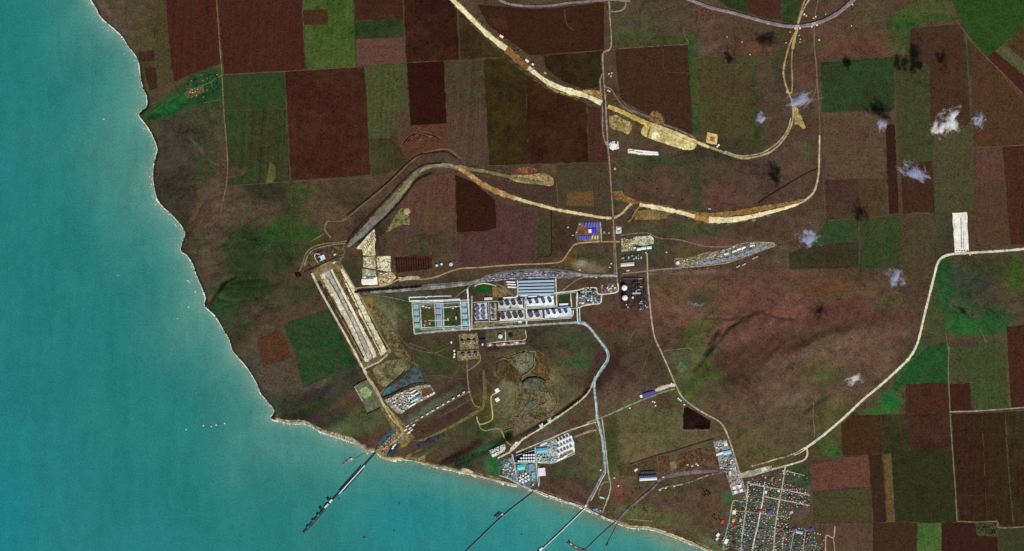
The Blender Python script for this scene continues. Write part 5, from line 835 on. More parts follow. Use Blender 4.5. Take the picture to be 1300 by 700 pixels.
 ('asphalt_road', 'second pale lane at the village road fork', [(1023, 570), (1016, 575), (1008, 578)], 1.2, (214, 204, 180), None, 1.9, 0, .3),
 # roads of the plain
 ('asphalt_road', 'pale road from the tank plant down to the village', [(821.5, 322), (822, 345), (823, 365), (825, 385), (827, 405), (831, 428), (838, 444), (848, 466), (857, 487), (866, 504), (880, 516), (896, 526), (911, 534), (918, 541), (923, 551), (929, 568), (935, 588), (940, 604), (945, 620), (948.5, 634)], 1.9, (184, 172, 146), (150, 138, 114), 1.6, 0, .3),
 ('asphalt_road', 'pale road from the road junction to the pipeline bend', [(857, 494), (842, 498), (826, 504), (808, 511), (790, 519), (772, 527), (760, 532), (745, 537)], 2.2, (150, 148, 128), (120, 116, 98), 1.6, 0, .4),
 ('asphalt_road', 'upper lane of the road to the pipeline bend', [(852, 491), (838, 496), (820, 501)], 1.2, (168, 164, 144), None, 1.7, 0, .4),
 ('asphalt_road', 'pale lot beside the road junction with parked trucks', [(830, 497), (840, 493), (850, 490), (857, 489)], 4.2, (222, 212, 196), (196, 182, 164), 1.5, 0, .4),
 ('farm_track', 'tan pipeline track east of the middle road', [(774, 202), (786, 210), (800, 218), (815, 228), (830, 238), (850, 247), (868, 254)], 1.7, (52, 38, 32), (104, 82, 60), 1.3, 0, .9),
 ('farm_track', 'dark pipeline scar in front of the haul road', [(1038, 214), (1020, 222), (1000, 234), (980, 246), (962, 258)], 1.8, (50, 34, 31), None, 1.0, 0, .4),
 ('dirt_road', 'grey track curving east from the depot', [(788, 299), (802, 297), (822, 296), (830, 300), (840, 303), (858, 304), (876, 308), (896, 313), (920, 313.5), (932, 312), (944, 309)], 1.4, (138, 118, 98), None, 1.4, 0, .4),
 ('dirt_road', 'upper edge road of the curved siding yard', [(932, 313), (945, 309), (960, 307.5), (972, 308), (982, 309), (984, 312), (976, 315), (962, 320), (945, 326), (926, 333), (908, 336), (890, 338), (865, 340), (840, 342), (815, 345), (790, 348)], 1.3, (166, 152, 132), (138, 118, 104), 2.4, 0, .4),
 ('farm_track', 'dark track leaving the siding yard to the north-east', [(984, 309), (1000, 306), (1014, 301), (1028, 294), (1040, 283), (1046, 275), (1047, 262), (1045, 230), (1043, 200), (1041, 176)], 1.1, (102, 82, 66), None, 1.3, 0, .4),
 ('railway', 'brown railway running east of the tank plant', [(785, 350), (810, 349), (835, 347), (860, 344), (880, 342), (905, 340), (930, 333), (955, 324), (980, 313), (1000, 306)], 1.3, (112, 90, 82), (86, 66, 60), 1.5, 0, .4),
 ('farm_track', 'brown straight track south of the siding yard', [(826, 352), (860, 351), (900, 349), (920, 350), (926, 353), (935, 354), (946, 352), (951, 348), (951, 342)], 0.9, (104, 82, 58), None, 1.2, 0, .3),
 ('farm_track', 'faint straight track across the reddish hills', [(951, 344), (985, 342), (1030, 340), (1062, 340), (1074, 343), (1090, 351), (1110, 360), (1125, 366), (1150, 376)], 1.0, (104, 80, 58), None, 1.2, 0, .3),
 ('dirt_road', 'pale plant road along the top of the tank plant', [(448, 367), (462, 365), (478, 364), (490, 362.5), (498, 359), (508, 355), (527, 355), (543, 354), (556, 351), (568, 346), (586, 341), (606, 340), (630, 338), (660, 336), (690, 335), (710, 333), (716, 329), (722, 320), (728, 312), (736, 309), (752, 307.5), (768, 307), (787, 307)], 1.7, (178, 150, 116), (152, 124, 92), 1.7, 0, .4),
 ('railway', 'grey railway fan along the north edge of the plant', [(452, 372), (470, 369), (495, 366), (520, 364), (545, 362), (570, 360), (600, 357), (625, 349), (650, 344), (690, 342), (720, 344), (745, 349), (783, 349)], 2.2, (112, 106, 102), (94, 86, 80), 1.9, 1, .4),
 ('railway', 'lower grey track of the railway fan', [(462, 373), (490, 370), (520, 368.5), (550, 367), (575, 364), (596, 360), (612, 354)], 1.8, (124, 120, 118), (100, 96, 92), 1.8, 0, .4),
 ('ditch', 'black cut along the railway fan', [(450, 371), (462, 369.5), (480, 367.8), (505, 365.8), (535, 363.4)], 2.8, (34, 26, 22), None, 4.3, 0, .4),
 ('railway', 'curved track from the fan to the plant', [(462, 374), (480, 375.5), (496, 378), (510, 381), (519, 383)], 1.1, (122, 112, 104), None, 1.6, 0, .4),
 ('dirt_road', 'brown track from the plant to the tank yards in the south', [(477, 388), (490, 400), (502, 420), (511, 432), (520, 441), (535, 446), (552, 448), (565, 443)], 1.2, (112, 94, 64), None, 1.3, 0, .5),
 ('dirt_road', 'brown track slanting to the tank yards', [(520, 436), (540, 443), (556, 450), (570, 456), (582, 464), (592, 470)], 1.0, (104, 84, 64), None, 1.4, 0, .4),
 ('dirt_road', 'tan road from the south tanks down to the terminal', [(593, 457), (593, 470), (594, 484), (596, 498), (600, 510), (604, 516), (610, 517)], 1.6, (140, 120, 88), None, 1.5, 0, .4),
 ('dirt_road', 'tan road joining the south tanks from the right', [(608, 448), (610, 456), (604, 464), (594, 471)], 1.4, (146, 126, 94), None, 1.6, 0, .4),
 ('dirt_road', 'olive tan strip descending past the two white tanks', [(614, 470), (615, 485), (615.5, 500), (614, 512), (612, 520)], [2.5, 4.5, 5, 4.5, 3], (122, 106, 72), (98, 84, 52), 1.4, 0, .6),
 ('dirt_road', 'olive tan strip running down to the port', [(613, 518), (602, 525), (590, 532), (576, 540), (562, 547), (548, 554), (536, 559), (525, 560)], [3.5, 4, 3.6, 3, 2.5], (124, 112, 68), (100, 88, 54), 1.4, 0, .6),
 ('dirt_road', 'cream winding road past the two white tanks', [(632, 498), (624, 503), (623.5, 510), (625, 522), (625, 532), (620, 536), (609, 539), (606, 533), (605, 529)], 1.5, (200, 178, 134), None, 1.7, 0, .35),
 ('dirt_road', 'tan winding road down to the shore terminal', [(608, 538), (610, 544), (616, 547), (626, 545), (634, 545), (638, 550), (641, 558), (645, 563), (650, 566)], 1.3, (168, 146, 108), None, 1.6, 0, .35),
 ('dirt_road', 'short path to the lower white tank', [(624, 515), (630, 513), (635, 510)], 0.8, (150, 138, 92), None, 1.6, 0, .3),
 ('conveyor_road', 'dashed cream conveyor track across the slope', [(510, 546), (520, 539), (532, 532), (546, 524), (560, 516), (574, 509), (588, 501), (598, 497)], 1.8, (158, 134, 112), (96, 78, 62), 1.5, 0, .8),
 ('dirt_road', 'thin brown track below the dashed conveyor track', [(560, 528), (574, 521), (588, 513), (602, 504), (612, 498)], 0.9, (120, 96, 76), None, 1.4, 0, .4),
 ('dirt_road', 'faint brown track from the stockyard to the east', [(538, 478), (556, 477), (575, 480), (592, 481)], 1.0, (98, 82, 66), None, 1.3, 0, .4),
 # pipeline corridor from the plant to the jetties
 ('pipeline_corridor', 'pale blue pipeline road along the foot of the tank plant', [(526, 424), (545, 422), (565, 420), (598, 418), (630, 416), (660, 414), (690, 412), (715, 410.5), (735, 409.5)], 2.4, (168, 180, 168), (138, 146, 132), 2.0, 0, .4),
 ('pipeline_corridor', 'pale blue pipeline corridor winding down to the jetties', [(733, 410), (742, 411), (749, 417), (756, 426), (763, 435), (769, 443), (772, 450), (771, 458), (766, 466), (759, 476), (754.5, 486), (755, 500), (757, 515), (758, 530), (762, 545), (765, 560), (767, 580), (768, 592), (768, 600)], [3.2, 3.4, 3.4, 3.2, 3, 3], (158, 178, 180), (116, 134, 138), 2.0, 1, .4),
 ('pipeline_corridor', 'light stripe of pipes on the winding corridor', [(740, 410.5), (750, 418), (757, 427), (764, 436), (770, 445), (770.5, 456), (763, 468), (755, 484), (755.5, 505), (758, 530), (763, 552), (766, 575)], 1.1, (204, 214, 212), None, 3.6, 0, .3),
 ('pipeline_corridor', 'grey pipeline corridor of the third jetty', [(767, 598), (761, 610), (755, 622), (748, 634), (743, 645)], 2.4, (138, 140, 144), (108, 108, 112), 2.0, 0, .4),
 ('pipeline_corridor', 'pale stripe beside the corridor of the third jetty', [(769, 600), (763, 611), (757, 623), (750, 636)], 1.0, (206, 204, 196), None, 2.2, 0, .3),
 ('asphalt_road', 'pale green road beside the pipeline corridor', [(764, 531), (766.5, 548), (769, 570), (771, 590), (773, 605), (775, 614), (774, 626), (769, 640), (765, 651)], 1.4, (176, 184, 146), None, 2.0, 0, .3),
 ('asphalt_road', 'small loop road beside the third jetty', [(773, 612), (766, 613), (762, 620), (760, 630), (764, 633), (768, 632)], 1.1, (148, 138, 120), None, 1.9, 0, .3),
 ('asphalt_road', 'fan of pale lanes at the pipeline junction', [(752, 533), (757, 540), (761, 548), (764, 558)], 1.0, (164, 150, 128), None, 2.3, 0, .3),
 ('asphalt_road', 'tan works road west of the pipeline junction', [(757, 546), (748, 548), (740, 551), (732, 554), (729, 556)], [3, 3, 2.4, 2], (160, 136, 104), (120, 98, 70), 1.8, 0, .5),
 ('asphalt_road', 'cream terminal road along the hillside', [(756, 478), (752, 488), (748, 497), (740, 506), (730, 514), (718, 523), (706, 531), (694, 539), (682, 547), (670, 554), (660, 561), (650, 572), (640, 578), (632, 582)], 1.7, (218, 210, 176), (190, 180, 146), 2.0, 0, .3),
 ('asphalt_road', 'cream road above the white tank block', [(757, 536), (746, 539), (734, 543), (722, 547), (710, 552), (697, 558), (684, 563), (672, 568), (655, 575)], 1.5, (202, 192, 150), None, 2.3, 0, .3),
 ('asphalt_road', 'central street of the shore terminal', [(680, 568), (680.5, 580), (681.5, 596), (683, 610), (684, 618)], 1.3, (196, 204, 200), None, 2.6, 0, .3),
 ('asphalt_road', 'lower edge road of the shore terminal', [(634, 604), (644, 607), (654, 612), (664, 618), (674, 621)], 1.2, (190, 196, 190), None, 2.6, 0, .3),
 ('asphalt_road', 'cross street of the shore terminal', [(652, 588), (662, 588), (680, 587.5), (700, 588), (708, 586), (730, 576)], 1.0, (196, 200, 190), None, 2.7, 0, .3),
 ('asphalt_road', 'slanting street of the shore terminal', [(650, 577), (653, 588), (655, 602), (657, 612)], 1.2, (200, 190, 200), None, 2.7, 0, .3),
 ('beach_road', 'pale shore road under the terminal', [(600, 603), (616, 607), (632, 611), (648, 614), (660, 618)], 1.4, (186, 176, 140), None, 1.6, 0, .6),
 # plant streets
 ('plant_road', 'pale street down the middle of the tank plant', [(667.5, 376), (668, 390), (668.5, 404), (668.5, 412)], 1.46, (212, 224, 226), None, 2.4, 0, .3),
 ('plant_road', 'cream street between the two tank rows', [(632, 393.5), (650, 392.5), (668, 391.5), (690, 389.5), (706, 388.5)], 1.46, (224, 220, 192), None, 2.5, 0, .3),
 ('plant_road', 'cream street under the lower tank row', [(634, 407.5), (655, 406.5), (690, 404.5), (712, 402.8), (726, 402), (728, 394)], 1.12, (228, 222, 194), None, 2.5, 0, .3),
 ('plant_road', 'pale street left of the tank plant', [(599, 376), (599, 390), (599, 404), (599, 418)], 1.57, (198, 196, 182), None, 2.3, 0, .3),
 ('plant_road', 'pale street right of the loading racks', [(705.5, 354), (706, 366), (706.5, 378), (707, 390)], 1.57, (218, 212, 190), None, 2.4, 0, .3),
 ('plant_road', 'pale street left of the loading racks', [(657, 356), (657.5, 366), (657, 376), (652, 378), (640, 379)], 1.46, (228, 234, 236), None, 2.4, 0, .3),
 ('plant_road', 'pale street from the plant to the process yard', [(660, 376), (690, 374), (712, 371.5), (732, 369), (744, 366), (757, 366), (758, 372), (764, 374), (782, 371.5), (785, 367), (784, 360)], 1.46, (232, 228, 204), None, 2.5, 0, .3),
 ('plant_road', 'pale frame road of the process yard', [(733, 371), (732.5, 380), (733, 391), (740, 388.5), (752, 386.5), (762, 385), (764, 375)], 1.46, (230, 226, 206), None, 2.5, 0, .3),
 ('plant_road', 'twin pale lanes joining plant and pipeline', [(732.5, 390), (733, 400), (733.5, 409)], 1.34, (210, 222, 212), None, 2.5, 0, .3),
 ('plant_road', 'second pale lane joining plant and pipeline', [(735.8, 391), (736, 400), (736.5, 409)], 1.01, (198, 214, 206), None, 2.5, 0, .3),
 ('plant_road', 'pale lane inside the green lot', [(724.5, 372), (725, 382), (726, 390)], 1.12, (226, 224, 202), None, 2.5, 0, .3),
 ('plant_road', 'white curved road over the green lot', [(602, 364), (606, 361.5), (614, 360), (622, 361), (630, 363.5)], 1.34, (228, 218, 188), None, 2.4, 0, .3),
 ('plant_road', 'tan railway spur below the green lot', [(576, 380), (584, 373), (592, 367), (600, 361), (610, 354), (620, 349)], 1.2, (132, 116, 102), None, 2.0, 0, .4),
 ('plant_road', 'tan curved spur right of the green lot', [(630, 361), (638, 364), (644, 369), (652, 375)], 1.6, (126, 112, 98), None, 2.0, 0, .5),
 ('plant_road', 'tan curved spur north of the process yard', [(710, 372), (718, 366), (727, 359), (735, 354), (744, 352), (752, 352)], 1.2, (150, 136, 104), None, 2.0, 0, .5),
 ('plant_road', 'white upper edge of the grid depot', [(519, 378), (530, 377.5), (552, 376.5), (573, 376)], 1.34, (228, 238, 240), None, 2.6, 0, .2),
 ('plant_road', 'white second edge of the grid depot', [(519.5, 382.5), (540, 382), (560, 381.5), (584, 380)], 1.68, (236, 240, 240), None, 2.6, 0, .2),
 ('plant_road', 'white left end of the grid depot', [(519.5, 378), (519.7, 382.5)], 1.23, (228, 238, 236), None, 2.7, 0, .2),
 ('plant_road', 'pale left edge of the grid depot', [(523, 384), (524, 400), (526, 424)], 1.12, (208, 214, 192), None, 2.7, 0, .2),
 ('plant_road', 'pale second line of the grid depot', [(533, 386), (534, 400), (535, 418)], 1.12, (198, 214, 212), None, 2.7, 0, .2),
 ('plant_road', 'pale third line of the grid depot', [(551.5, 385), (552.5, 400), (553, 417)], 1.01, (192, 210, 210), None, 2.7, 0, .2),
 ('plant_road', 'pale fourth line of the grid depot', [(562, 384), (563, 400), (563.5, 420)], 1.01, (204, 220, 218), None, 2.7, 0, .2),
 ('plant_road', 'pale fifth line of the grid depot', [(584.5, 382), (585.5, 400), (586, 418)], 1.12, (218, 228, 216), None, 2.7, 0, .2),
 ('plant_road', 'pale right edge of the grid depot', [(593.5, 366), (594.5, 384), (595.5, 400), (596.5, 420)], 1.68, (220, 228, 222), None, 2.7, 0, .2),
 ('plant_road', 'pale lower line of the grid depot', [(533, 416.5), (552, 415.5), (575, 414.5), (596, 413)], 1.12, (208, 218, 202), None, 2.8, 0, .2),
 ('plant_road', 'pale inner top line of the grid depot', [(524, 385), (552, 383.5), (574, 382), (596, 381)], 1.01, (212, 226, 228), None, 2.8, 0, .2),
 ('plant_road', 'pale middle line of the grid depot', [(562, 391), (574, 390), (584, 389)], 1.01, (222, 230, 226), None, 2.8, 0, .2),
 ('plant_road', 'pale lower middle line of the grid depot', [(544, 407), (556, 407), (570, 406.5)], 0.90, (218, 220, 196), None, 2.8, 0, .2),
 ('plant_road', 'cream frame of the two tank yard', [(618, 437), (630, 434.5), (650, 433), (667, 431), (667, 419)], 0.90, (218, 202, 176), None, 2.3, 0, .3),
 ('plant_road', 'cream pier between the two fire water tanks', [(641.5, 421), (641.8, 428), (642, 434)], 1.01, (230, 224, 198), None, 2.3, 0, .3),
 ('plant_road', 'dark lane of the white domed tank yard', [(788, 354), (800, 353.5), (810, 353.5)], 1.4, (70, 62, 92), None, 2.2, 0, .3),
 ('plant_road', 'pale lane of the blue roofed camp', [(731, 298.5), (745, 297.5), (762, 297), (770, 297)], 0.8, (150, 128, 114), None, 2.0, 0, .3),
 ('plant_road', 'pale right edge of the blue roofed camp', [(762, 282), (763, 294), (763.5, 307)], 1.1, (196, 186, 186), None, 2.1, 0, .3),
 # village streets and rail spur
 ('railway', 'grey violet rail spur to the village', [(834, 612), (846, 606), (862, 602), (880, 600), (900, 598.5), (920, 598)], [2.5, 5, 5.5, 4, 1.5], (124, 112, 112), (98, 86, 84), 1.6, 0, .5),
 ('dirt_road', 'dashed pinkish road below the rail spur', [(836, 622), (848, 618), (862, 616), (876, 612), (892, 606), (906, 602), (921, 599)], 1.5, (196, 168, 152), (112, 80, 64), 1.8, 0, .8),
 ('railway', 'embanked grey line running down to the last jetty', [(834, 614), (824, 624), (812, 634), (800, 644), (790, 654), (784, 661)], [1.4, 2, 2.2, 2], (112, 108, 104), (88, 82, 76), 1.7, 5, .4),
 ('dirt_road', 'olive track beside the embanked line', [(830, 612), (815, 626), (800, 640), (786, 654), (778, 660)], 1.2, (104, 92, 66), None, 1.5, 0, .5),
 ('farm_track', 'dark field boundary track above the rail spur', [(796, 592), (812, 587), (834, 580), (860, 573), (885, 565), (905, 559), (916, 555)], 1.3, (96, 88, 66), None, 1.4, 0, .4),
 ('farm_track', 'dark hedge along the field boundary track', [(796, 590), (812, 585), (834, 578), (860, 571), (885, 563), (906, 557)], 0.9, (34, 32, 22), None, 1.3, 0, .3),
 ('farm_track', 'tan path between shed and allotments', [(834.5, 580), (835.5, 592), (836, 602)], 0.8, (120, 96, 72), None, 1.8, 0, .3),
 ('farm_track', 'tan path between the allotments', [(881, 571), (882, 580), (882.5, 590)], 0.8, (128, 98, 76), None, 1.9, 0, .3),
 ('farm_track', 'faint track along the coast fields near the last jetty', [(805, 570), (798, 588), (789, 606), (782, 618), (777, 628)], 0.9, (92, 84, 66), None, 1.3, 0, .4),
 ('street', 'western village street', [(949, 614), (948.5, 634), (947, 645), (945, 660), (942, 682), (941, 703)], 1.61, (184, 180, 158), None, 1.7, 0, .3),
 ('street', 'outermost western village street', [(948, 638), (938, 636.5), (931, 636), (929, 643), (926, 660), (922, 676), (919, 690), (918, 703)], 1.38, (166, 164, 136), None, 1.7, 0, .3),
 ('street', 'white central village street', [(971, 612), (970, 624), (968, 638), (965, 652), (962, 668), (958, 684), (955, 700)], 1.49, (225, 220, 210), None, 1.7, 0, .3),
 ('street', 'eastern village street joining the main road', [(997, 592), (994, 612), (991, 630), (987, 650), (984, 672), (982, 703)], 1.38, (204, 188, 170), None, 1.7, 0, .3),
 ('street', 'upper cross street of the village', [(948, 613), (960, 616), (975, 619), (994, 622), (1010, 625), (1028, 629)], 1.38, (206, 186, 172), None, 1.8, 0, .3),
 ('street', 'middle cross street of the village', [(968, 630), (982, 633), (992, 635), (1008, 638), (1028, 642)], 1.38, (210, 194, 176), None, 1.8, 0, .3),
 ('street', 'lower cross street of the village', [(932, 649), (948, 650), (964, 652), (984, 655), (1000, 657)], 1.03, (170, 158, 138), None, 1.8, 0, .3),
 ('street', 'second upper cross lane of the village', [(996, 598), (1010, 601), (1022, 604)], 1.03, (188, 174, 158), None, 1.8, 0, .3),
 ('street', 'southern village lane', [(996, 676), (994, 690), (993, 703)], 1.03, (170, 160, 142), None, 1.8, 0, .3),
 ('street', 'south-eastern village lane', [(1009, 672), (1006, 686), (1003, 703)], 1.15, (188, 170, 152), None, 1.8, 0, .3),
 ('street', 'outermost eastern village lane', [(1023, 673), (1021, 686), (1019, 703)], 1.15, (180, 164, 146), None, 1.8, 0, .3),
 ('street', 'bent tan lane east of the village', [(1060, 668), (1058, 683), (1049, 680), (1048, 700)], 1.38, (196, 168, 144), None, 1.8, 0, .3),
 ('street', 'tan end of the bent lane east of the village', [(1058, 682), (1060, 703)], 1.26, (190, 162, 140), None, 1.8, 0, .3),
 # field tracks and hedges
 ('farm_track', 'pale field track past the coastal hamlet', [(274.5, -4), (277, 30), (279, 60), (281, 84), (282.5, 110), (284, 140), (287, 175), (289, 210), (287, 236), (284, 250), (280, 272)], 1.2, (132, 112, 82), (104, 92, 60), 1.3, 0, .5),
 ('farm_track', 'pale lane curving into the coastal hamlet', [(281, 96), (272, 101), (266, 105), (259, 108), (252, 110), (247, 113), (236, 113)], 1.0, (126, 124, 84), None, 2.0, 0, .5),
 ('farm_track', 'short lane off the coastal hamlet', [(268, 104), (270, 111)], 0.8, (110, 118, 80), None, 2.0, 0, .5),
 ('farm_track', 'green hedge track below the coastal hamlet', [(283, 126), (272, 128), (258, 131)], 0.9, (96, 98, 60), None, 1.8, 0, .5),
 ('farm_track', 'pale stream line of the green valley', [(190, 145), (202, 136), (214, 128), (228, 120)], 1.0, (72, 104, 54), None, 2.0, 0, .6),
 ('farm_track', 'pale upper edge of the green valley', [(190, 122), (200, 117), (212, 112)], 0.9, (82, 92, 52), None, 2.0, 0, .6),
 ('farm_track', 'straight field edge below the olive field', [(290, 236), (320, 234), (350, 232), (370, 230.5), (400, 229), (440, 226.5), (470, 225)], 1.0, (98, 88, 56), None, 1.4, 0, .5),
 ('farm_track', 'straight green field edge above the square maroon field', [(282, 95), (320, 93), (360, 91), (388, 89), (420, 87), (452, 85)], 0.9, (104, 90, 58), None, 1.5, 0, .5),
 ('farm_track', 'thin green field edge running south to the earthwork', [(369, 233), (370, 260), (369, 285), (371, 305), (374, 322)], 0.9, (70, 88, 46), None, 1.3, 0, .5),
 ('farm_track', 'diagonal green hedge on the western grazing land', [(327, 269), (340, 281), (352, 292), (362, 300)], 0.8, (70, 80, 48), None, 1.3, 0, .5),
 ('farm_track', 'short green hedge on the western grazing land', [(299, 297), (296, 310), (292, 322)], 0.8, (66, 68, 44), None, 1.3, 0, .5),
 ('farm_track', 'field edge line between the two halves of the big red field', [(244, 0), (246, 45), (247, 90)], 0.7, (84, 50, 38), None, 1.5, 0, .4),
 ('farm_track', 'field edge along the bright green field', [(449, 0), (451, 42), (453, 85), (462, 84)], 0.8, (64, 66, 38), None, 1.6, 0, .4),
 ('farm_track', 'long field edge right of the pinkish field', [(511.5, 0), (513, 40), (516, 80), (519, 130), (521, 160)], 0.9, (78, 66, 46), None, 1.7, 0, .5),
 ('farm_track', 'green crosswise field edge under the black brown field', [(520, 160), (545, 158.5), (568, 157)], 0.9, (72, 66, 40), None, 1.7, 0, .5),
 ('farm_track', 'thin field edge right of the long dark field', [(582, 15), (583.5, 50), (585, 77)], 0.7, (84, 72, 50), None, 1.7, 0, .5),
 ('farm_track', 'thin crosswise edge under the railway fields', [(672, 71), (700, 69), (735, 66), (768, 64)], 0.8, (92, 70, 52), None, 1.7, 0, .5),
 ('farm_track', 'thin vertical edge under the railway fields', [(717, 12), (718, 26), (722, 34), (728, 38)], 0.9, (104, 80, 66), None, 1.6, 0, .5),
 ('farm_track', 'long dark edge of the purple land', [(572, 210), (620, 210.5), (672, 209), (720, 208), (772, 207)], 0.9, (88, 76, 52), None, 1.6, 0, .5),
 ('farm_track', 'dark pipeline trench west of the middle road', [(700, 264), (700, 290), (700, 322), (690, 326)], 1.2, (38, 24, 20), None, 1.5, 0, .3),
 ('farm_track', 'thin track right of the orange patch', [(706, 232), (708, 248), (708, 262)], 0.8, (110, 90, 72), None, 1.6, 0, .4),
 ('farm_track', 'tan edge above the dark red brown field', [(776, 63), (800, 61), (830, 59), (850, 57.5), (873, 56), (869, 46), (868, 35)], 0.9, (118, 100, 66), None, 1.6, 0, .7),
 ('farm_track', 'pale outline in the dark red brown field', [(842, 62), (843, 88), (858, 92), (876, 93)], 0.9, (92, 66, 50), None, 1.7, 0, .5),
 ('farm_track', 'pale crosswise edge in the northern olive land', [(900, 70), (930, 72), (955, 69), (990, 67), (1000, 66)], 0.9, (92, 76, 56), None, 1.4, 0, .6),
 ('farm_track', 'straight hedge line above the green eastern fields', [(1020, 283), (1048, 280.5), (1092, 277.5), (1142, 272.5), (1186, 270.5), (1210, 269)], 0.9, (98, 84, 56), None, 1.7, 0, .6),
 ('farm_track', 'thin vertical edge in the green eastern fields', [(1090, 282), (1090.5, 310), (1091, 336)], 0.8, (88, 82, 62), None, 1.7, 0, .4),
 ('farm_track', 'green hedge right of the cloud shadowed field', [(1226, 50), (1229, 90), (1231, 130), (1233, 160)], 1.0, (76, 84, 50), None, 1.7, 0, .6),
 ('farm_track', 'tan diagonal track in the upper right', [(1214, 26), (1232, 50), (1251, 72), (1275, 95), (1300, 121), (1306, 128)], 1.3, (108, 84, 64), None, 1.8, 0, .5),
 ('farm_track', 'pale crosswise edge in the far right fields', [(1234, 188), (1270, 186), (1306, 184)], 1.0, (112, 90, 68), None, 1.7, 0, .5),
 ('farm_track', 'thin edge left of the olive eastern field', [(1135, 72), (1138, 140), (1140, 200), (1146, 271)], 0.7, (94, 74, 54), None, 1.7, 0, .5),
 ('farm_track', 'pale track right of the large dark fields', [(1205, 440), (1204, 470), (1206, 522), (1208, 556), (1212, 610), (1215, 662)], 1.3, (122, 116, 96), None, 1.9, 0, .4),
 ('farm_track', 'straight cream farm road on the right edge', [(1205, 523), (1240, 522), (1275, 519.5), (1306, 517)], 1.4, (166, 158, 134), None, 2.0, 0, .3),
 ('farm_track', 'bent pale track at the foot of the large dark field', [(1215, 662), (1240, 663), (1266, 662.5), (1268, 670), (1306, 669)], 1.3, (136, 116, 90), None, 2.0, 0, .4),
 ('farm_track', 'thin dashed line in the large dark field', [(1276, 524), (1279, 580), (1283, 630), (1286, 664)], 0.8, (88, 84, 54), None, 2.1, 0, .8),
 ('farm_track', 'thin crosswise line in the large dark field', [(1210, 630), (1240, 629), (1284, 628)], 0.5, (78, 54, 40), None, 2.1, 0, .5),
 ('farm_track', 'pale left edge of the dark pond field', [(868, 508), (867, 530), (866, 546), (900, 546.5)], 0.9, (132, 112, 92), None, 1.5, 0, .4),
 ('farm_track', 'grey lane in the hills west of the village road', [(820, 409), (813, 411), (806, 420), (799, 432), (798, 440)], 1.1, (112, 94, 74), None, 1.4, 0, .4),
 ('farm_track', 'tan lane to the meadow spring', [(843, 446), (855, 444), (866, 443), (876, 442), (879, 445)], 0.8, (146, 136, 100), None, 1.5, 0, .4),
 ('farm_track', 'faint tan scar in the hills west of the village road', [(827, 434), (822, 452), (815, 470), (811, 486)], 1.2, (98, 80, 58), None, 1.3, 0, .5),
 ('farm_track', 'thin pale track on the western moor', [(262, 200), (270, 206), (280, 212)], 0.8, (104, 88, 62), None, 1.3, 0, .5),
 ('farm_track', 'thin track from the village road up the plain', [(1033, 510), (1032, 530), (1034, 545), (1034, 556)], 0.9, (128, 116, 90), None, 1.4, 0, .4),
 ('farm_track', 'thin curved track in the eastern hills', [(1150, 386), (1157, 394), (1161, 404), (1160, 416)], 0.7, (108, 76, 58), None, 1.3, 0, .4),
 ('farm_track', 'green hedge in the eastern meadow', [(1200, 420), (1202, 432), (1204, 444)], 0.9, (84, 110, 66), None, 1.4, 0, .5),
 ('farm_track', 'pale hedge in the eastern meadow', [(1243, 417), (1248, 426), (1252, 435)], 0.8, (124, 126, 80), None, 1.4, 0, .5),
 ('beach', 'pale sandy beach below the plain', [(800, 668), (820, 669), (838, 673), (856, 680), (876, 688), (900, 700)], [1.2, 1.6, 2.2, 2.4], (206, 192, 150), (140, 124, 88), 1.0, 0, .6),
 ('beach', 'tan shore shelf near the last jetty', [(796, 659), (806, 660), (816, 661), (828, 662)], 1.6, (150, 136, 84), None, 1.0, 0, .7),
 ('rock_shore', 'white rocky shore between the third jetty and the last', [(745, 645), (752, 650), (762, 655), (772, 660), (780, 662)], [1.6, 2.4, 2.6, 2], (196, 194, 186), (130, 126, 112), 1.2, 0, .8),
 ('rock_shore', 'white rocky shore between the second jetty and the third', [(684, 624), (696, 629), (710, 634), (724, 639), (738, 643)], [1.8, 1.6, 1.5, 1.6], (212, 206, 192), (140, 130, 110), 1.2, 0, .8),
 ('rock_shore', 'white rocky shore at the foot of the terminal', [(655, 614), (664, 618), (672, 622), (682, 624)], [1.4, 2, 3.4, 2.6], (204, 200, 186), (140, 136, 118), 1.2, 0, .8),
 ('beach', 'pale sand heap left of the shore terminal', [(586, 597), (592, 597), (600, 600)], [3, 4.5, 2], (216, 198, 156), (180, 160, 112), 1.2, 0, .6),
 ('rock_shore', 'beige landslip shore west of the coal port', [(350, 532), (366, 535), (384, 535), (400, 542), (416, 549), (430, 553), (446, 558), (456, 565)], [2, 3, 3, 3, 4, 4.5, 4], (176, 166, 138), (110, 100, 80), 1.2, 0, 1.0),
]
for i, (nm, lab, pts, w, c1, c2, lift, bank, wear) in enumerate(ROADS):
    if nm in ('asphalt_road', 'haul_road', 'embankment', 'loop_road', 'railway') and 'village' not in lab:
        k = 2.2 if isinstance(w, (int, float)) and w < 1.8 else 1.55
        band('verge', 'worn verge of the ' + lab, pts, [v * k for v in w] if isinstance(w, (list, tuple)) else w * k, tuple(int(v * .34 + q * .66) for v, q in zip(c1, (70, 56, 42))), (60, 48, 36), lift=0.92 + 0.003 * i, wear=.9, amp=.3)
    band(nm, lab, pts, w, c1, c2, lift=lift + 0.003 * i, bank=bank, wear=wear)
ROADS_BY = {r[1]: r[2] for r in ROADS}

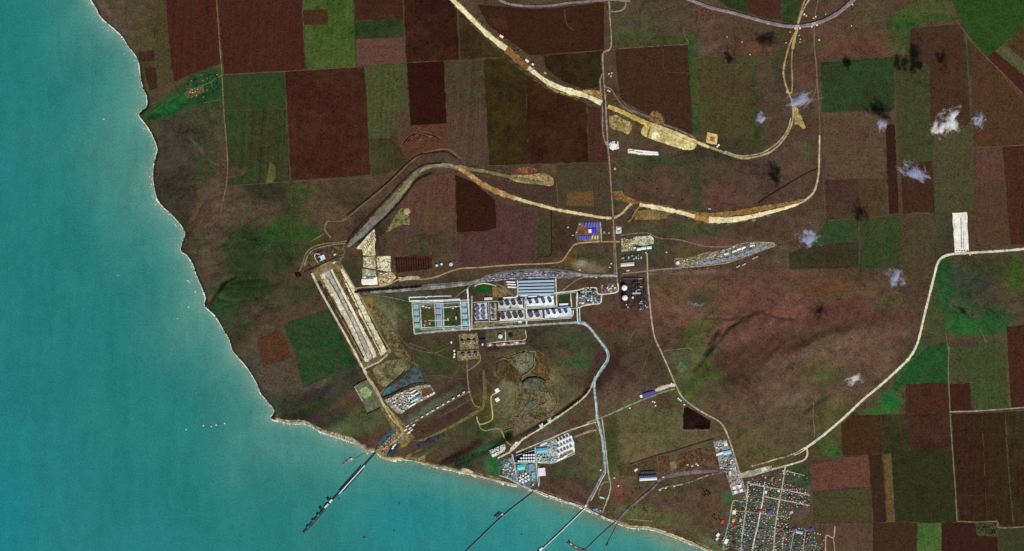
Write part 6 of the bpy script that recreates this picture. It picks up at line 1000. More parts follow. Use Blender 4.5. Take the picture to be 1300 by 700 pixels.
# ------------------------------------------------------------------ buildings
ORD = ['first', 'second', 'third', 'fourth', 'fifth', 'sixth', 'seventh', 'eighth', 'ninth', 'tenth', 'eleventh', 'twelfth', 'thirteenth', 'fourteenth', 'fifteenth']
WHITE = (240, 238, 232); GREY = (150, 150, 150); DARK = (58, 56, 60); BLUE = (70, 80, 190); RED = (170, 60, 50); TAN = (190, 165, 125); TEAL = (96, 176, 200); SLATE = (92, 104, 116); BROWN = (96, 66, 48)
WALLC = (206, 200, 190)
_cache = {}
def ground_z(px, py): return 25.0
def house_mesh(l, w, h, kind, roof, wall):
    key = (round(l, 1), round(w, 1), round(h, 1), kind, roof, wall)
    if key in _cache: return _cache[key]
    mb = MB(); mb.box(-l / 2, l / 2, -w / 2, w / 2, -1.5, h, 1)
    if kind == 'gable': mb.gable(l, w, h, h + w * 0.26, 0.5, 0, 1)
    elif kind == 'hip': mb.hip(l, w, h + 0.05, h + w * 0.28, 0.6, 0)
    else:
        mb.box(-l / 2 - .3, l / 2 + .3, -w / 2 - .3, w / 2 + .3, h, h + 0.8, 0, True)
        mb.box(-l * .3, -l * .12, -w * .2, w * .1, h + .8, h + 2.6, 0)
    _cache[key] = mb.mesh('house', paint(roof), paint(wall, 0.8)); return _cache[key]
def small(name, label, cat, px, py, l, w, ang, h, roof, kind='flat', wall=WALLC, group=None, lift=2.0, z=None):
    """a building too small in the picture to show its parts: l, w in picture pixels, ang in degrees on the map"""
    o = link(name, house_mesh(l * S, w * S, h, kind, roof, wall)); x, y = W(px, py)
    o.location = (x, y, (land_z(px, py) if z is None else z) + lift - 0.5); o.rotation_euler = (0, 0, math.radians(ang)); return tag(o, label, cat, group)
def hall(name, label, cat, px, py, l, w, ang, h, roof, kind='gable', wall=WALLC, group=None, extras=('vent',)):
    """a large building: walls, roof with ridge vents or skylights, doors"""
    t = empty(name, px, py, ang, 27.0); L, B = l * S, w * S
    mb = MB(); mb.box(-L / 2, L / 2, -B / 2, B / 2, -2, h); link('wall', mb.mesh('wall', paint(wall, .8)), t)
    mb = MB()
    rise = B * 0.12
    if kind == 'gable': mb.gable(L, B, h + .05, h + rise, 1.0)
    elif kind == 'hip': mb.hip(L, B, h + .05, h + rise, 1.0)
    else:
        mb.box(-L / 2 - .6, L / 2 + .6, -B / 2 - .6, B / 2 + .6, h, h + 1.4, 0, True); rise = 1.4
    r = link('roof', mb.mesh('roof', paint(roof)), t)
    if 'vent' in extras:
        k = max(2, int(L / 26)); me = _cache.get('vent')
        if me is None:
            mb = MB(); mb.box(-3, 3, -2.2, 2.2, -3, 2.6); me = _cache['vent'] = mb.mesh('roof_vent', paint((176, 178, 180)))
        for i in range(min(k, 8)):
            v = link('roof_vent', me, r); v.location = (-L / 2 + L * (i + .5) / min(k, 8), 0, h + rise)
    mb = MB(); mb.box(-L * .12, L * .12, -B / 2 - .5, -B / 2, -1, h * .7); link('door', mb.mesh('door', paint((90, 92, 96))), t)
    return tag(t, label, cat, group)
def tank(px, py, r, h, label, roof=(238, 240, 244), shell=(226, 226, 224), group=None, style='cone', name='storage_tank'):
    key = ('tank', r, h, roof, shell, style)
    if key not in _cache:
        R = r * S; n = 32
        sh = MB(); sh.lathe([(R, -2), (R, h), (R - .8, h), (R - .8, h - 3 if style == 'float' else h - .6)], n)
        rf = MB()
        if style == 'float': rf.lathe([(R - .9, h - 3.2), (R - 4, h - 3.0), (R * .3, h - 3.4), (.01, h - 3.4)], n)
        elif style == 'dome': rf.lathe([(R + .3, h - .3)] + [(R * math.cos(a), h + R * .32 * math.sin(a)) for a in (0, .35, .7, 1.05, 1.35)] + [(.01, h + R * .32)], n)
        else: rf.lathe([(R + .4, h - .2), (R + .4, h), (R * .5, h + R * .05), (.01, h + R * .1)], n)
        gd = MB(); gd.lathe([(R, h * .78), (R + 1.0, h * .78), (R + 1.0, h * .8), (R, h * .8)], n)
        st = MB()
        for i in range(9):
            a = 2.4 + i * .11; st.box(R * math.cos(a) * 1.02 - 1, R * math.cos(a) * 1.02 + 1, R * math.sin(a) * 1.02 - 1, R * math.sin(a) * 1.02 + 1, h * i / 9, h * i / 9 + .5, 0, True)
        _cache[key] = [(nm, m.mesh(nm, paint(c, .5))) for nm, m, c in (('shell', sh, shell), ('roof', rf, roof), ('wind_girder', gd, shell), ('stairway', st, (120, 120, 124)))]
    t = empty(name, px, py, 0, 27.0)
    for nm, me in _cache[key]:
        o = link(nm, me, t)
        if nm == 'stairway': o['kind'] = 'stuff'
    return tag(t, label, 'tank', group)

# --- tank rows of the plant: dark roof colours paint in shade
def tank_row(pts, r, h, where, group, side='left', **kw):
    for i, (x, y) in enumerate(pts): tank(x, y, r, h, f'{ORD[i]} shade-painted tank from the {side} in the {where}', group=group, **kw)
G1 = 'white storage tanks of the plant'
tank_row([(637, 385.8), (644.4, 385.6), (652.4, 385.2), (660.4, 384.6)], 2.8, 34, 'upper left tank row of the plant', G1, style='float', roof=(52, 54, 66))
tank_row([(673.4, 383.8), (682, 383.4), (690.2, 382.8), (698.4, 382.2)], 2.3, 34, 'upper right tank row of the plant', G1, style='float', roof=(60, 66, 88))
tank_row([(638.5, 402.6), (647, 402), (654.5, 401.4), (661.6, 400.8)], 3.1, 32, 'lower left tank row of the plant', G1, style='float', roof=(56, 56, 64))
tank_row([(674, 400.3), (682.5, 399.8)], 3.2, 32, 'lower middle pair of the plant', G1, style='float', roof=(76, 74, 92))
tank_row([(696.6, 397.6), (703.8, 397), (711.2, 396.2), (718.6, 395.6)], 2.1, 32, 'lower right tank row of the plant', G1, style='float', roof=(54, 60, 84))
for j, (y, nm) in enumerate([(391.5, 'top'), (397.8, 'middle'), (403.6, 'bottom')]):
    for i, x in enumerate((606.6, 614)):
        tank(x, y - .4 * i, 2.6, 26, f'tank at the {nm} {("left", "right")[i]} of the lilac square cluster of six', style='float', roof=(92, 94, 122), group='tanks of the square cluster')
for j, y in enumerate((390, 396.4, 403)):
    tank(626.6, y, 2.0, 24, f'{ORD[j]} small tank from the top in the column beside the square cluster', style='float', roof=(80, 74, 82), group='tanks of the narrow column')
G2 = 'tanks of the two tan southern yards'
tank_row([(587.6, 434.4), (595.6, 434), (603.4, 433.6)], 1.9, 24, 'upper tan southern yard', G2, style='float', roof=(74, 62, 58))
tank_row([(588.4, 451), (596.6, 450.6), (604.4, 450.2)], 2.1, 24, 'lower tan southern yard', G2, style='float', roof=(84, 66, 58))
tank(635.2, 427.4, 2.7, 18, 'white ringed fire water tank left in the two tank yard', roof=(196, 216, 220), group='tanks of the two tank yard')
tank(648.4, 426.4, 2.5, 18, 'black topped tank right in the two tank yard', roof=(16, 14, 14), shell=(60, 56, 54), group='tanks of the two tank yard')
tank(792.6, 365.4, 3.5, 34, 'upper bright white domed tank beside the middle road', roof=(255, 255, 255), shell=(240, 240, 240), group='white domed tanks', style='dome')
tank(793.2, 378.2, 3.4, 34, 'lower bright white domed tank beside the middle road', roof=(255, 255, 255), shell=(240, 240, 240), group='white domed tanks', style='dome')
tank(803.2, 378, 1.3, 16, 'small pinkish tank right of the lower domed tank', roof=(236, 206, 190))
tank(860.5, 334, 2.2, 14, 'white round tank at the west end of the siding yard', roof=(224, 220, 206))
tank(554.5, 337.2, 1.5, 14, 'left grey white tank of the trio north of the plant', roof=(206, 206, 212), group='trio of tanks north of the plant')
tank(560.5, 335.6, 1.5, 14, 'middle grey white tank of the trio north of the plant', roof=(206, 206, 212), group='trio of tanks north of the plant')
tank(572.5, 335.8, 2.3, 16, 'largest right hand tank of the trio north of the plant', roof=(190, 192, 200), group='trio of tanks north of the plant')
# --- storage blocks of the grid depot: a square bund round a block of blue vessels
def depot_block(px, py, label, tone):
    t = empty('vessel_block', px, py, -2, 26.5); mb = MB(); a = 30
    for x0, x1, y0, y1 in ((-a, a, -a, -a + 3), (-a, a, a - 3, a), (-a, -a + 3, -a + 3, a - 3), (a - 3, a, -a + 3, a - 3)): mb.box(x0, x1, y0, y1, -1, 4)
    link('bund_wall', mb.mesh('bund_wall', paint((224, 234, 234))), t)
    mb = MB(); mb.box(-a + 3.2, a - 3.2, -a + 3.2, a - 3.2, -1, 1.2); link('bund_floor', mb.mesh('bund_floor', paint((128, 158, 178))), t)
    key = ('vessel', tone)
    if key not in _cache:
        mb = MB(); k = 8; L = 22
        for i in range(k):
            a0, a1 = math.pi * i / k, math.pi * (i + 1) / k
            p = [(5.4 * math.cos(q), 7 * math.sin(q) + 1) for q in (a0, a1)]
            mb.poly([(p[0][0], -L, p[0][1]), (p[0][0], L, p[0][1]), (p[1][0], L, p[1][1]), (p[1][0], -L, p[1][1])][::-1])
        for s in (-1, 1): mb.poly([(5.4 * math.cos(math.pi * i / k), s * L, 7 * math.sin(math.pi * i / k) + 1) for i in range(k + 1)][::-s or 1])
        _cache[key] = mb.mesh('pressure_vessel', paint(tone, .5))
    for x in (-18, -6, 6, 18):
        v = link('pressure_vessel', _cache[key], t); v.location = (x, 0, 0)
    return tag(t, label, 'vessel block', 'blue vessel blocks of the grid depot')
for cname, xs, ys, tone in (('left', (528, 528.4, 528.9, 529.4), (389.6, 397.4, 405.6, 413.8), (156, 194, 212)), ('middle', (556.6, 557, 557.5, 558), (387.6, 395.6, 404, 411.4), (150, 176, 208)), ('right', (589, 589.4, 590, 590.4), (386, 394, 402, 410.4), (164, 204, 226))):
    for i in range(4): depot_block(xs[i], ys[i], f'{ORD[i]} blue vessel block from the top in the {cname} column of the grid depot', tone)
for x, y, l, w, c in [(537, 389, 3, 1.6, WHITE), (541, 390.4, 3, 1.4, (210, 206, 190)), (545, 391, 2, 1.2, WHITE), (575, 391.6, 2.6, 1.2, (196, 210, 206)), (578.6, 389.6, 2, 1.4, WHITE), (579, 404, 1.3, 4, (226, 196, 176)), (568.6, 405.6, 1.2, 3.2, (214, 206, 180)), (545.4, 411, 2, 3, (170, 168, 150)), (541, 377.6, 2.4, 1.2, WHITE), (551, 376.6, 2, 1.2, (210, 210, 206)), (593.2, 369.6, 1.6, 5, (214, 218, 218)), (540, 408, 3, 2, (150, 130, 112)), (539, 413, 2, 3, (170, 150, 130)), (580, 414.6, 2, 1, (200, 220, 220)), (575, 418, 2, 1, WHITE)]:
    small('pump_house', 'small pale pump house on the lanes of the grid depot', 'pump house', x, y, l, w, -2, 8, c, group='pump houses of the grid depot')
# --- loading racks: five long canopies
for i, y in enumerate((357.4, 361.5, 365.6, 369.7, 373.6)):
    t = empty('loading_rack', 681, y, 1.5, 27.0); L, B = 452.0, 22.0
    mb = MB(); mb.box(-L / 2, L / 2, -B / 2, B / 2, 12, 14, 0, True); link('roof', mb.mesh('roof', paint(((206, 224, 236), (184, 208, 226), (196, 218, 232))[i % 3])), t)
    mb = MB()
    for k in range(19):
        x = -L / 2 + 8 + k * (L - 16) / 18; mb.box(x - 1, x + 1, -B / 2 + 1, -B / 2 + 2, -1, 12); mb.box(x - 1, x + 1, B / 2 - 2, B / 2 - 1, -1, 12)
    o = link('post', mb.mesh('post', paint((90, 96, 104))), t); o['kind'] = 'stuff'
    mb = MB(); mb.box(-L / 2, L / 2, -2, 2, 14.02, 15.2); link('ridge_pipe', mb.mesh('ridge_pipe', paint((96, 112, 130))), t)
    tag(t, f'{ORD[i]} long pale blue loading rack roof from the top of the loading yard', 'loading rack', 'loading rack roofs')
for i, (x, y) in enumerate([(648.4, 358.2), (649.4, 361.4), (650, 364.8)]):
    hall('goods_shed', f'{ORD[i]} short white shed from the top beside the loading racks', 'shed', x, y, 11, 1.5, -3, 9, WHITE, 'gable', group='short white sheds beside the loading racks', extras=())
for l, x, y, ll, w, a, c in [('white pump hall above the upper left tank row', 645, 378, 12, 1.4, 3, WHITE), ('white pump hall above the upper right tank row', 676, 376.6, 11, 1.4, 3, (236, 240, 244)), ('pale blue switch hall below the loading racks', 692, 374.8, 14, 1.4, 3, (196, 206, 216)), ('white control hall below the green lot', 620, 379.4, 10, 3, 3, (214, 210, 190)), ('white hall above the lower right tank row', 715.6, 386.6, 11, 2.2, 3, (236, 240, 244)), ('blue roofed canopy above the lower right tanks', 716, 390.4, 16, 1.8, 3, (120, 150, 196)), ('white kiosk hall below the lower left tank row', 660, 408.6, 4, 2.4, 3, WHITE)]:
    hall('pump_hall', l, 'pump hall', x, y, ll, w, a, 10, c, 'flat', extras=())
# --- wagons standing on the yard tracks
def wagon_mesh(tone):
    key = ('wagon', tone)
    if key not in _cache:
        mb = MB(); mb.box(-11, 11, -2.6, 2.6, .8, 2, 1, True)
        k = 8
        for i in range(k):
            a0, a1 = 2 * math.pi * i / k, 2 * math.pi * (i + 1) / k
            p = [(3.4 * math.cos(q), 5 + 3.2 * math.sin(q)) for q in (a0, a1)]
            mb.poly([(-10, p[0][0], p[0][1]), (10, p[0][0], p[0][1]), (10, p[1][0], p[1][1]), (-10, p[1][0], p[1][1])][::-1], 0)
        for s in (-1, 1): mb.poly([(10 * s, 3.4 * math.cos(2 * math.pi * i / k), 5 + 3.2 * math.sin(2 * math.pi * i / k)) for i in range(k)][::s], 0)
        mb.box(-2, 2, -1.5, 1.5, 7.6, 9, 0)
        for x in (-8.5, -6, 6, 8.5): mb.box(x - .8, x + .8, -2.4, 2.4, 0, .8, 1)
        _cache[key] = mb.mesh('tank_wagon', paint(tone), paint((40, 38, 38)))
    return _cache[key]
def train(pts, tones, label, group, gap=.25, lift=2.2):
    L = smooth_line(pts, .5); seg = np.linalg.norm(np.diff(L, axis=0), axis=1); s = np.concatenate([[0], np.cumsum(seg)])
    pos = 1.2
    while pos < s[-1] - 1.2:
        x, y = np.interp(pos, s, L[:, 0]), np.interp(pos, s, L[:, 1]); x2, y2 = np.interp(pos + .6, s, L[:, 0]), np.interp(pos + .6, s, L[:, 1])
        if random.random() < gap: pos += 2.4 * random.randint(1, 3); continue
        k = random.randrange(len(tones)); o = link('tank_wagon', wagon_mesh(tones[k][0])); wx, wy = W(x, y)
        o.location = (wx, wy, 25 + lift); o.rotation_euler = (0, 0, math.atan2(-(y2 - y), x2 - x)); tag(o, f'{tones[k][1]} tank wagon {label}', 'wagon', group); pos += 2.35
GW = 'tank wagons parked on the loading tracks'
TW = [((64, 62, 92), 'dark violet'), ((44, 42, 50), 'black'), ((226, 226, 230), 'white'), ((120, 120, 140), 'grey')]
train([(622, 350.6), (650, 346.6), (690, 344.4), (722, 346.4)], TW[:2] + TW[:1] + TW[3:], 'on the outermost curved loading track', GW)
train([(618, 352.6), (650, 348.6), (690, 346.6), (724, 348.4)], TW[:2] + TW[2:3], 'on the middle curved loading track', GW)
train([(616, 355), (650, 350.8), (690, 348.8), (722, 350.6)], TW[:2] + TW[2:], 'on the innermost curved loading track', GW)
train([(614, 357), (640, 354.6), (670, 352.4), (712, 351.8)], TW[2:4] + TW[2:3], 'on the straight track over the loading racks', GW, .12)
train([(884, 335), (910, 330), (935, 324), (956, 316.6)], [((70, 74, 104), 'blue grey'), ((170, 176, 190), 'pale')], 'on the siding of the curved gravel yard', 'tank wagons on the gravel yard siding', .4)

# --- works with many small buildings: scattered without touching, turned along the site
def cluster(name, cat, group, poly, n, sizes, ang, palette, hts=(6, 14), kind='flat', lift=2.4, gapf=1.15):
    P = np.array(poly, float); x0, y0 = P.min(0); x1, y1 = P.max(0); placed = []; tries = 0
    while len(placed) < n and tries < n * 60:
        tries += 1; x, y = random.uniform(x0, x1), random.uniform(y0, y1)
        if not inside(np.array([x]), np.array([y]), P)[0]: continue
        l, w = random.choice(sizes); r = math.hypot(l, w) * .5 * gapf
        if any((x - a) ** 2 + (y - b) ** 2 < (r + q) ** 2 * .62 for a, b, q in placed): continue
        placed.append((x, y, r)); tone, word = random.choice(palette)
        px_ = ('left', 'middle', 'right')[min(2, int(3 * (x - x0) / (x1 - x0)))]; py_ = ('upper', 'central', 'lower')[min(2, int(3 * (y - y0) / (y1 - y0)))]; sz = 'long' if l > 2.3 * w else 'wide' if l > 2.1 else 'small'
        small(name, f'{sz} {word} {name.replace("_", " ")}, {py_} {px_} among {group}', cat, x, y, l, w, ang + random.choice((0, 0, 90)), random.uniform(*hts), tone, kind, group=f'{word} {group}', lift=lift, z=25.0)
    return placed
PW = [(WHITE, 'white'), (WHITE, 'white'), ((200, 200, 200), 'light grey'), (DARK, 'dark'), (GREY, 'grey')]
cluster('plant_building', 'building', 'coal plant buildings', [(497, 511), (512, 503), (524, 500), (529, 504), (512, 522), (505, 518)], 46, [(2, 1.4), (1.6, 1.2), (2.6, 1.4)], 26, PW, (6, 20))
cluster('plant_building', 'building', 'works on the coal plant road', [(489, 509), (503, 502), (520, 494), (522, 500), (500, 509), (492, 514)], 16, [(2, 1.2), (1.4, 1)], 26, PW, (5, 10))
for i, (x, y, l, w, c, word) in enumerate([(524, 497.6, 8, 1.5, WHITE, 'white'), (527, 501, 9, 1.5, (236, 244, 250), 'white'), (531, 503.4, 8, 1.5, (70, 120, 140), 'teal'), (526, 508.4, 10, 1.6, (200, 230, 240), 'pale blue'), (523, 514.6, 11, 1.7, (222, 240, 246), 'blue white'), (521, 505.6, 5, 1.2, WHITE, 'white')]):
    hall('coal_shed', f'{word} narrow shed of the coal plant, {ORD[i]} from the top', 'shed', x, y, l, w, 30, 14, c, 'gable', group='narrow sheds of the coal plant', extras=())
for i, (x, y) in enumerate([(543, 503), (547, 501), (551, 499), (535, 508)]):
    small('pump_house', f'white kiosk on the dark lower edge of the coal plant, {ORD[i]} from the left', 'kiosk', x, y, 2.4, 1.6, 30, 7, WHITE, z=25)
small('gate_house', 'white blue roofed hut inside the ring roads', 'hut', 408.6, 327.6, 8, 6, 24, 12, (206, 212, 232), z=25, lift=3)
small('plant_building', 'dark blue box on the white blue roofed hut yard', 'hut', 406, 329, 2.2, 4, 24, 16, (30, 34, 90), z=25, lift=3)
small('plant_building', 'grey box at the head of the long earthwork', 'hut', 425, 323.6, 3, 2.4, 24, 10, (190, 186, 180), z=25, lift=3); small('plant_building', 'pale box by the ring road tip', 'hut', 424, 333.6, 3.6, 2, 24, 8, (214, 204, 180), z=25, lift=3)
hall('depot_hall', 'white depot hall in the bright white yard', 'hall', 467, 357.6, 16, 6, 2, 9, (250, 246, 226), 'flat', extras=('vent',))
small('plant_building', 'dark narrow roof along the top of the white depot yard', 'shed', 471, 352.4, 12, 1, 4, 8, (52, 62, 96), z=25)
cluster('site_cabin', 'cabin', 'cabins of the tan depot yard', [(481, 347), (498, 347), (502, 353), (490, 361), (482, 362)], 14, [(2.2, 1.2), (1.6, 1)], 3, [(WHITE, 'white'), (TAN, 'tan'), (BROWN, 'brown')], (4, 7))
cluster('material_stack', 'stack', 'goods stacked in the cream yards', [(462, 327), (496, 326), (496, 344), (462, 339)], 24, [(2.4, 1.2), (1.4, .9), (3, 1)], 3, [((150, 140, 116), 'grey brown'), ((96, 88, 72), 'dark'), (WHITE, 'white')], (3, 6))
for i in range(9):
    t = i / 8; x, y = 458 + 15 * t, 311 - 16 * t
    small('material_stack', f'long dark stack on the slanting edge of the triangular cream yard, {ORD[i]} from the bottom', 'stack', x + 3, y + 6, 6, .9, 118, 5, (86, 76, 56), z=25, group='dark stacks on the triangular cream yard')
for y in (297, 301, 306, 311, 316, 320): small('material_stack', 'low pale stack in the triangular cream yard', 'stack', 472.5, y, 5, .9, 60, 4, (168, 158, 124), z=25, group='pale stacks in the triangular cream yard')
cluster('plant_building', 'building', 'buildings of the process plant', [(735, 375), (742, 367.5), (756, 367.5), (757, 374), (762, 377), (760, 384), (736, 388)], 34, [(2.4, 1.6), (1.6, 1.4), (3.4, 2), (3, 1)], 3, [(WHITE, 'white'), ((170, 190, 196), 'pale blue'), (SLATE, 'slate'), (DARK, 'dark'), ((210, 204, 180), 'cream')], (6, 22))
cluster('plant_building', 'building', 'buildings of the pinkish works', [(764, 362), (778, 361.5), (782, 366), (781, 370), (765, 371.5)], 20, [(2, 1.4), (1.5, 1), (3, 1)], 3, [((226, 206, 200), 'pinkish white'), (DARK, 'dark'), ((150, 110, 100), 'brick'), (WHITE, 'white'), ((60, 60, 110), 'dark blue')], (5, 12))
cluster('plant_building', 'building', 'units of the domed tank yard', [(802, 354), (817, 353), (820, 371), (803, 373)], 14, [(3.6, 1.1), (2, 2), (5, .8), (1.2, 3)], 3, [(DARK, 'black'), ((70, 76, 84), 'slate'), ((176, 176, 184), 'grey')], (8, 20))
cluster('plant_building', 'building', 'lower works of the domed tank yard', [(788, 384), (802, 384), (806, 392), (788, 393)], 7, [(2, 1.2), (1.4, 1)], 3, [((120, 90, 84), 'brown'), (WHITE, 'white'), (DARK, 'dark')], (5, 12))
cluster('plant_building', 'building', 'works beside the village road', [(810, 384), (821, 381), (822, 393), (812, 393)], 12, [(2.6, 1.2), (1.6, 1.4)], 20, [(SLATE, 'slate'), ((170, 176, 190), 'grey'), ((40, 46, 64), 'dark blue')], (8, 18))
hall('process_hall', 'long grey hall in the domed tank yard', 'hall', 808, 372.6, 10, 1.8, 4, 16, (176, 190, 196), 'flat', extras=())
hall('process_hall', 'dark violet shed at the top of the domed tank yard', 'shed', 801, 353.6, 19, 1.4, 2, 10, (60, 52, 92), 'gable', extras=())
# blue roofed camp
for i, x in enumerate((743.4, 746.9, 750.4, 753.9, 757.4, 760.6)): hall('barrack', f'{ORD[i]} blue roofed barrack from the left in the upper row of the camp', 'barrack', x, 285.6, 5.6, 2.2, 84, 8, (84, 96, 206), 'gable', group='blue roofed barracks', extras=())
for i, x in enumerate((735.8, 739.2, 742.4, 745.6, 748.6)): hall('barrack', f'{ORD[i]} blue roofed barrack from the left in the lower row of the camp', 'barrack', x, 302, 5.2, 2.0, 84, 8, (84, 92, 200), 'gable', group='blue roofed barracks', extras=())
for i, x in enumerate((752, 755.4, 758.6)): hall('barrack', f'{ORD[i]} tan roofed barrack from the left at the end of the lower camp row', 'barrack', x, 301.6, 5.0, 1.8, 84, 7, (206, 190, 160), 'gable', group='tan roofed barracks', extras=())
hall('canteen', 'deep blue square roofed canteen in the camp', 'canteen', 754.4, 293.4, 6, 6.4, 4, 10, (44, 56, 200), 'flat', extras=()); hall('canteen', 'white hall beside the blue canteen', 'hall', 749, 293.6, 3.6, 4.4, 4, 8, WHITE, 'flat', extras=())
for i, (x, y) in enumerate([(736, 285), (727, 299), (732, 295), (767, 295), (773, 296), (721, 289)]): small('site_cabin', f'small pale cabin around the blue camp, {ORD[i]} of the scattered ones', 'cabin', x, y, 1.8, 1.2, 10, 5, (214, 196, 180), z=25, group='scattered cabins around the blue camp')
# depot right of the middle road
cluster('plant_building', 'building', 'sheds of the middle road depot', [(789, 304), (805, 305), (806, 317), (790, 319)], 24, [(2.4, 1.4), (1.8, 1.2), (3.2, 1.4)], 5, [(WHITE, 'white'), ((200, 190, 150), 'cream'), ((120, 120, 124), 'grey'), (TAN, 'tan')], (5, 10))
for i, (x, y, l) in enumerate([(811, 316.6, 5), (817, 315.4, 6), (824, 314.6, 6)]): hall('depot_hall', f'{ORD[i]} white hall from the left below the gravel lot of the depot', 'hall', x, y, l, 3.4, 6, 9, (232, 232, 240), 'gable', group='white halls of the depot')
hall('depot_hall', 'long white hall alone south of the depot', 'hall', 796.4, 336, 17, 4.2, 5, 9, (214, 206, 190), 'gable')
cluster('plant_building', 'building', 'sheds south of the depot', [(790, 326), (812, 323), (816, 327), (804, 331), (790, 331)], 13, [(3, 1.4), (2, 1.2)], 4, [((40, 44, 110), 'dark blue'), (DARK, 'dark'), ((110, 116, 130), 'grey'), ((190, 190, 196), 'pale')], (5, 10))
for i, (x, y, l, w, c) in enumerate([(785.6, 290.4, 4, 2, WHITE), (785.4, 294.6, 4, 2.4, (170, 172, 176))]): small('gate_house', ('white hut on the small pad beside the middle road', 'grey hut on the small pad beside the middle road')[i], 'hut', x, y, l, w, 4, 7, c, z=25)
for i, (x, y) in enumerate([(774, 339.6), (796, 344), (798, 343.6), (776, 335), (757, 352.4), (736, 343), (820, 321), (846, 320.4)]): small('site_cabin', f'lone pale cabin near the plant railway, {ORD[i]} of its kind', 'cabin', x, y, 2, 1.3, 10, 6, (220, 210, 196), z=25, group='lone cabins near the plant railway')
# curved siding yard
cluster('container_stack', 'containers', 'goods on the curved siding yard', [(866, 331), (882, 327), (900, 322), (928, 314), (950, 309), (974, 309), (950, 314), (925, 323), (900, 331), (880, 335)], 60, [(2, 1), (1.5, .8), (2.6, 1.2)], 18, [((206, 206, 190), 'pale'), ((120, 120, 92), 'olive'), (WHITE, 'white'), ((80, 84, 74), 'dark'), ((176, 160, 120), 'tan')], (3, 7))
for i, (x, y, c, wd) in enumerate([(922, 322.6, (214, 230, 220), 'pale green'), (932, 319.4, (220, 226, 226), 'white'), (938, 316.6, WHITE, 'white'), (944, 314.6, (230, 240, 240), 'white'), (954, 312, (210, 220, 226), 'white'), (918, 318, (124, 160, 170), 'blue'), (916, 319.8, (110, 140, 150), 'slate')]): hall('goods_shed', f'{wd} goods shed on the siding yard, {ORD[i]} counted by size', 'shed', x, y, 6 - .4 * i, 2.2, 20, 8, c, 'gable', group='goods sheds on the siding yard', extras=())
for i, (x, y) in enumerate([(937, 338.6), (944.6, 336), (957, 328), (960, 327)]): small('goods_shed', f'pale shed south of the siding yard, {ORD[i]} from the left', 'shed', x, y, 5, 1.4, 30, 6, (178, 172, 150), z=25, group='pale sheds south of the siding yard')
# northern worksite
for i, (x, y, l, w, c) in enumerate([(779, 184.6, 8, 4.6, (250, 250, 250)), (777.6, 187.6, 7, 2.4, WHITE), (782.4, 182, 2.2, 2, (36, 38, 42)), (775.6, 181.6, 3, 2, (150, 160, 200))]): small('site_cabin', ('large white hall of the northern worksite', 'low white shed of the northern worksite', 'black box on the northern worksite', 'blue white cabin of the northern worksite')[i], 'building', x, y, l, w, -6, 8 + i, c, z=25)
for i, (x, y, l) in enumerate([(820, 192.4, 30), (816, 195, 24), (826, 195, 20), (803, 192.8, 8)]): hall('storage_shed', f'{ORD[i]} long white storage shed from the top on the pale strip', 'shed', x, y, l, 1.7, -6, 7, (236, 234, 228), 'gable', group='long white sheds on the pale strip', extras=())
for i, (x, y) in enumerate([(772.4, 115.4), (773.6, 116)]): small('site_cabin', f'white site cabin above the sand embankment crossing, {ORD[i]} one', 'cabin', x, y, 2.4, 1.8, -30, 7, WHITE, z=25)
for i, (x, y) in enumerate([(773, 94), (776.6, 93), (775.4, 97)]): small('site_cabin', f'grey white cabin right of the north road, {ORD[i]} of three', 'cabin', x, y, 2, 1.6, 20, 6, (196, 196, 200), z=25)
for i, (x, y) in enumerate([(912.4, 184.6), (910.6, 186.4)]): small('site_cabin', f'white cabin at the corner of the tan compound, {ORD[i]} of two', 'cabin', x, y, 2.4, 2, 40, 7, WHITE, z=25)
small('site_cabin', 'bright white block on the upper side of the embankment', 'cabin', 636.6, 46.6, 5, 3, -32, 8, (240, 226, 180), z=25); small('site_cabin', 'white tent block beside the brown embankment section', 'cabin', 669, 77.4, 5, 2.8, -40, 8, (246, 240, 214), z=25)
small('site_cabin', 'small white box beside the brown embankment section', 'cabin', 676.4, 82, 3, 2.2, -40, 8, (240, 232, 206), z=25); small('site_cabin', 'tan mound hut on the embankment fringe', 'cabin', 692, 93, 3.6, 2, -30, 5, (186, 166, 118), z=25)
small('site_cabin', 'tan hut right of the middle road top', 'cabin', 780.6, 214.6, 2.6, 2.4, 0, 6, (214, 184, 120), z=25); small('site_cabin', 'pale hut north of the curved haul road', 'cabin', 900.6, 265.4, 3, 1.6, 0, 6, (190, 186, 184), z=25)
# bridges where the tan road passes under the curved railway
def overpass(px, py, ang, l, w, label):
    t = empty('road_bridge', px, py, ang, 25); L, B = l * S, w * S
    mb = MB(); mb.box(-L / 2, L / 2, -B / 2, B / 2, 13, 14.6, 0, True); link('deck', mb.mesh('deck', paint((170, 160, 156))), t)
    me = _cache.get('parapet' + str(l))
    if me is None:
        mb = MB(); mb.box(-L / 2, L / 2, -.6, .6, 14.62, 16.2); me = _cache['parapet' + str(l)] = mb.mesh('parapet', paint((226, 224, 216)))
    for s in (-1, 1): o = link('parapet', me, t); o.location = (0, s * (B / 2 - .8), 0)
    mb = MB(); mb.box(-9, 9, -11, 11, 0, 16); me = mb.mesh('abutment', paint((250, 244, 226)))
    for sx in (-1, 1): o = link('abutment', me, t); o.location = (sx * (L / 2 + 6), -B / 2 - 8, 0)
    tag(t, label, 'bridge', 'bridges of the curved railway')
overpass(1012.4, 33.6, 0, 5, 3.4, 'bridge of the curved railway over the tan loop road'); overpass(1033, 30.6, 16, 5.6, 3.4, 'bridge of the curved railway over the thin service track')
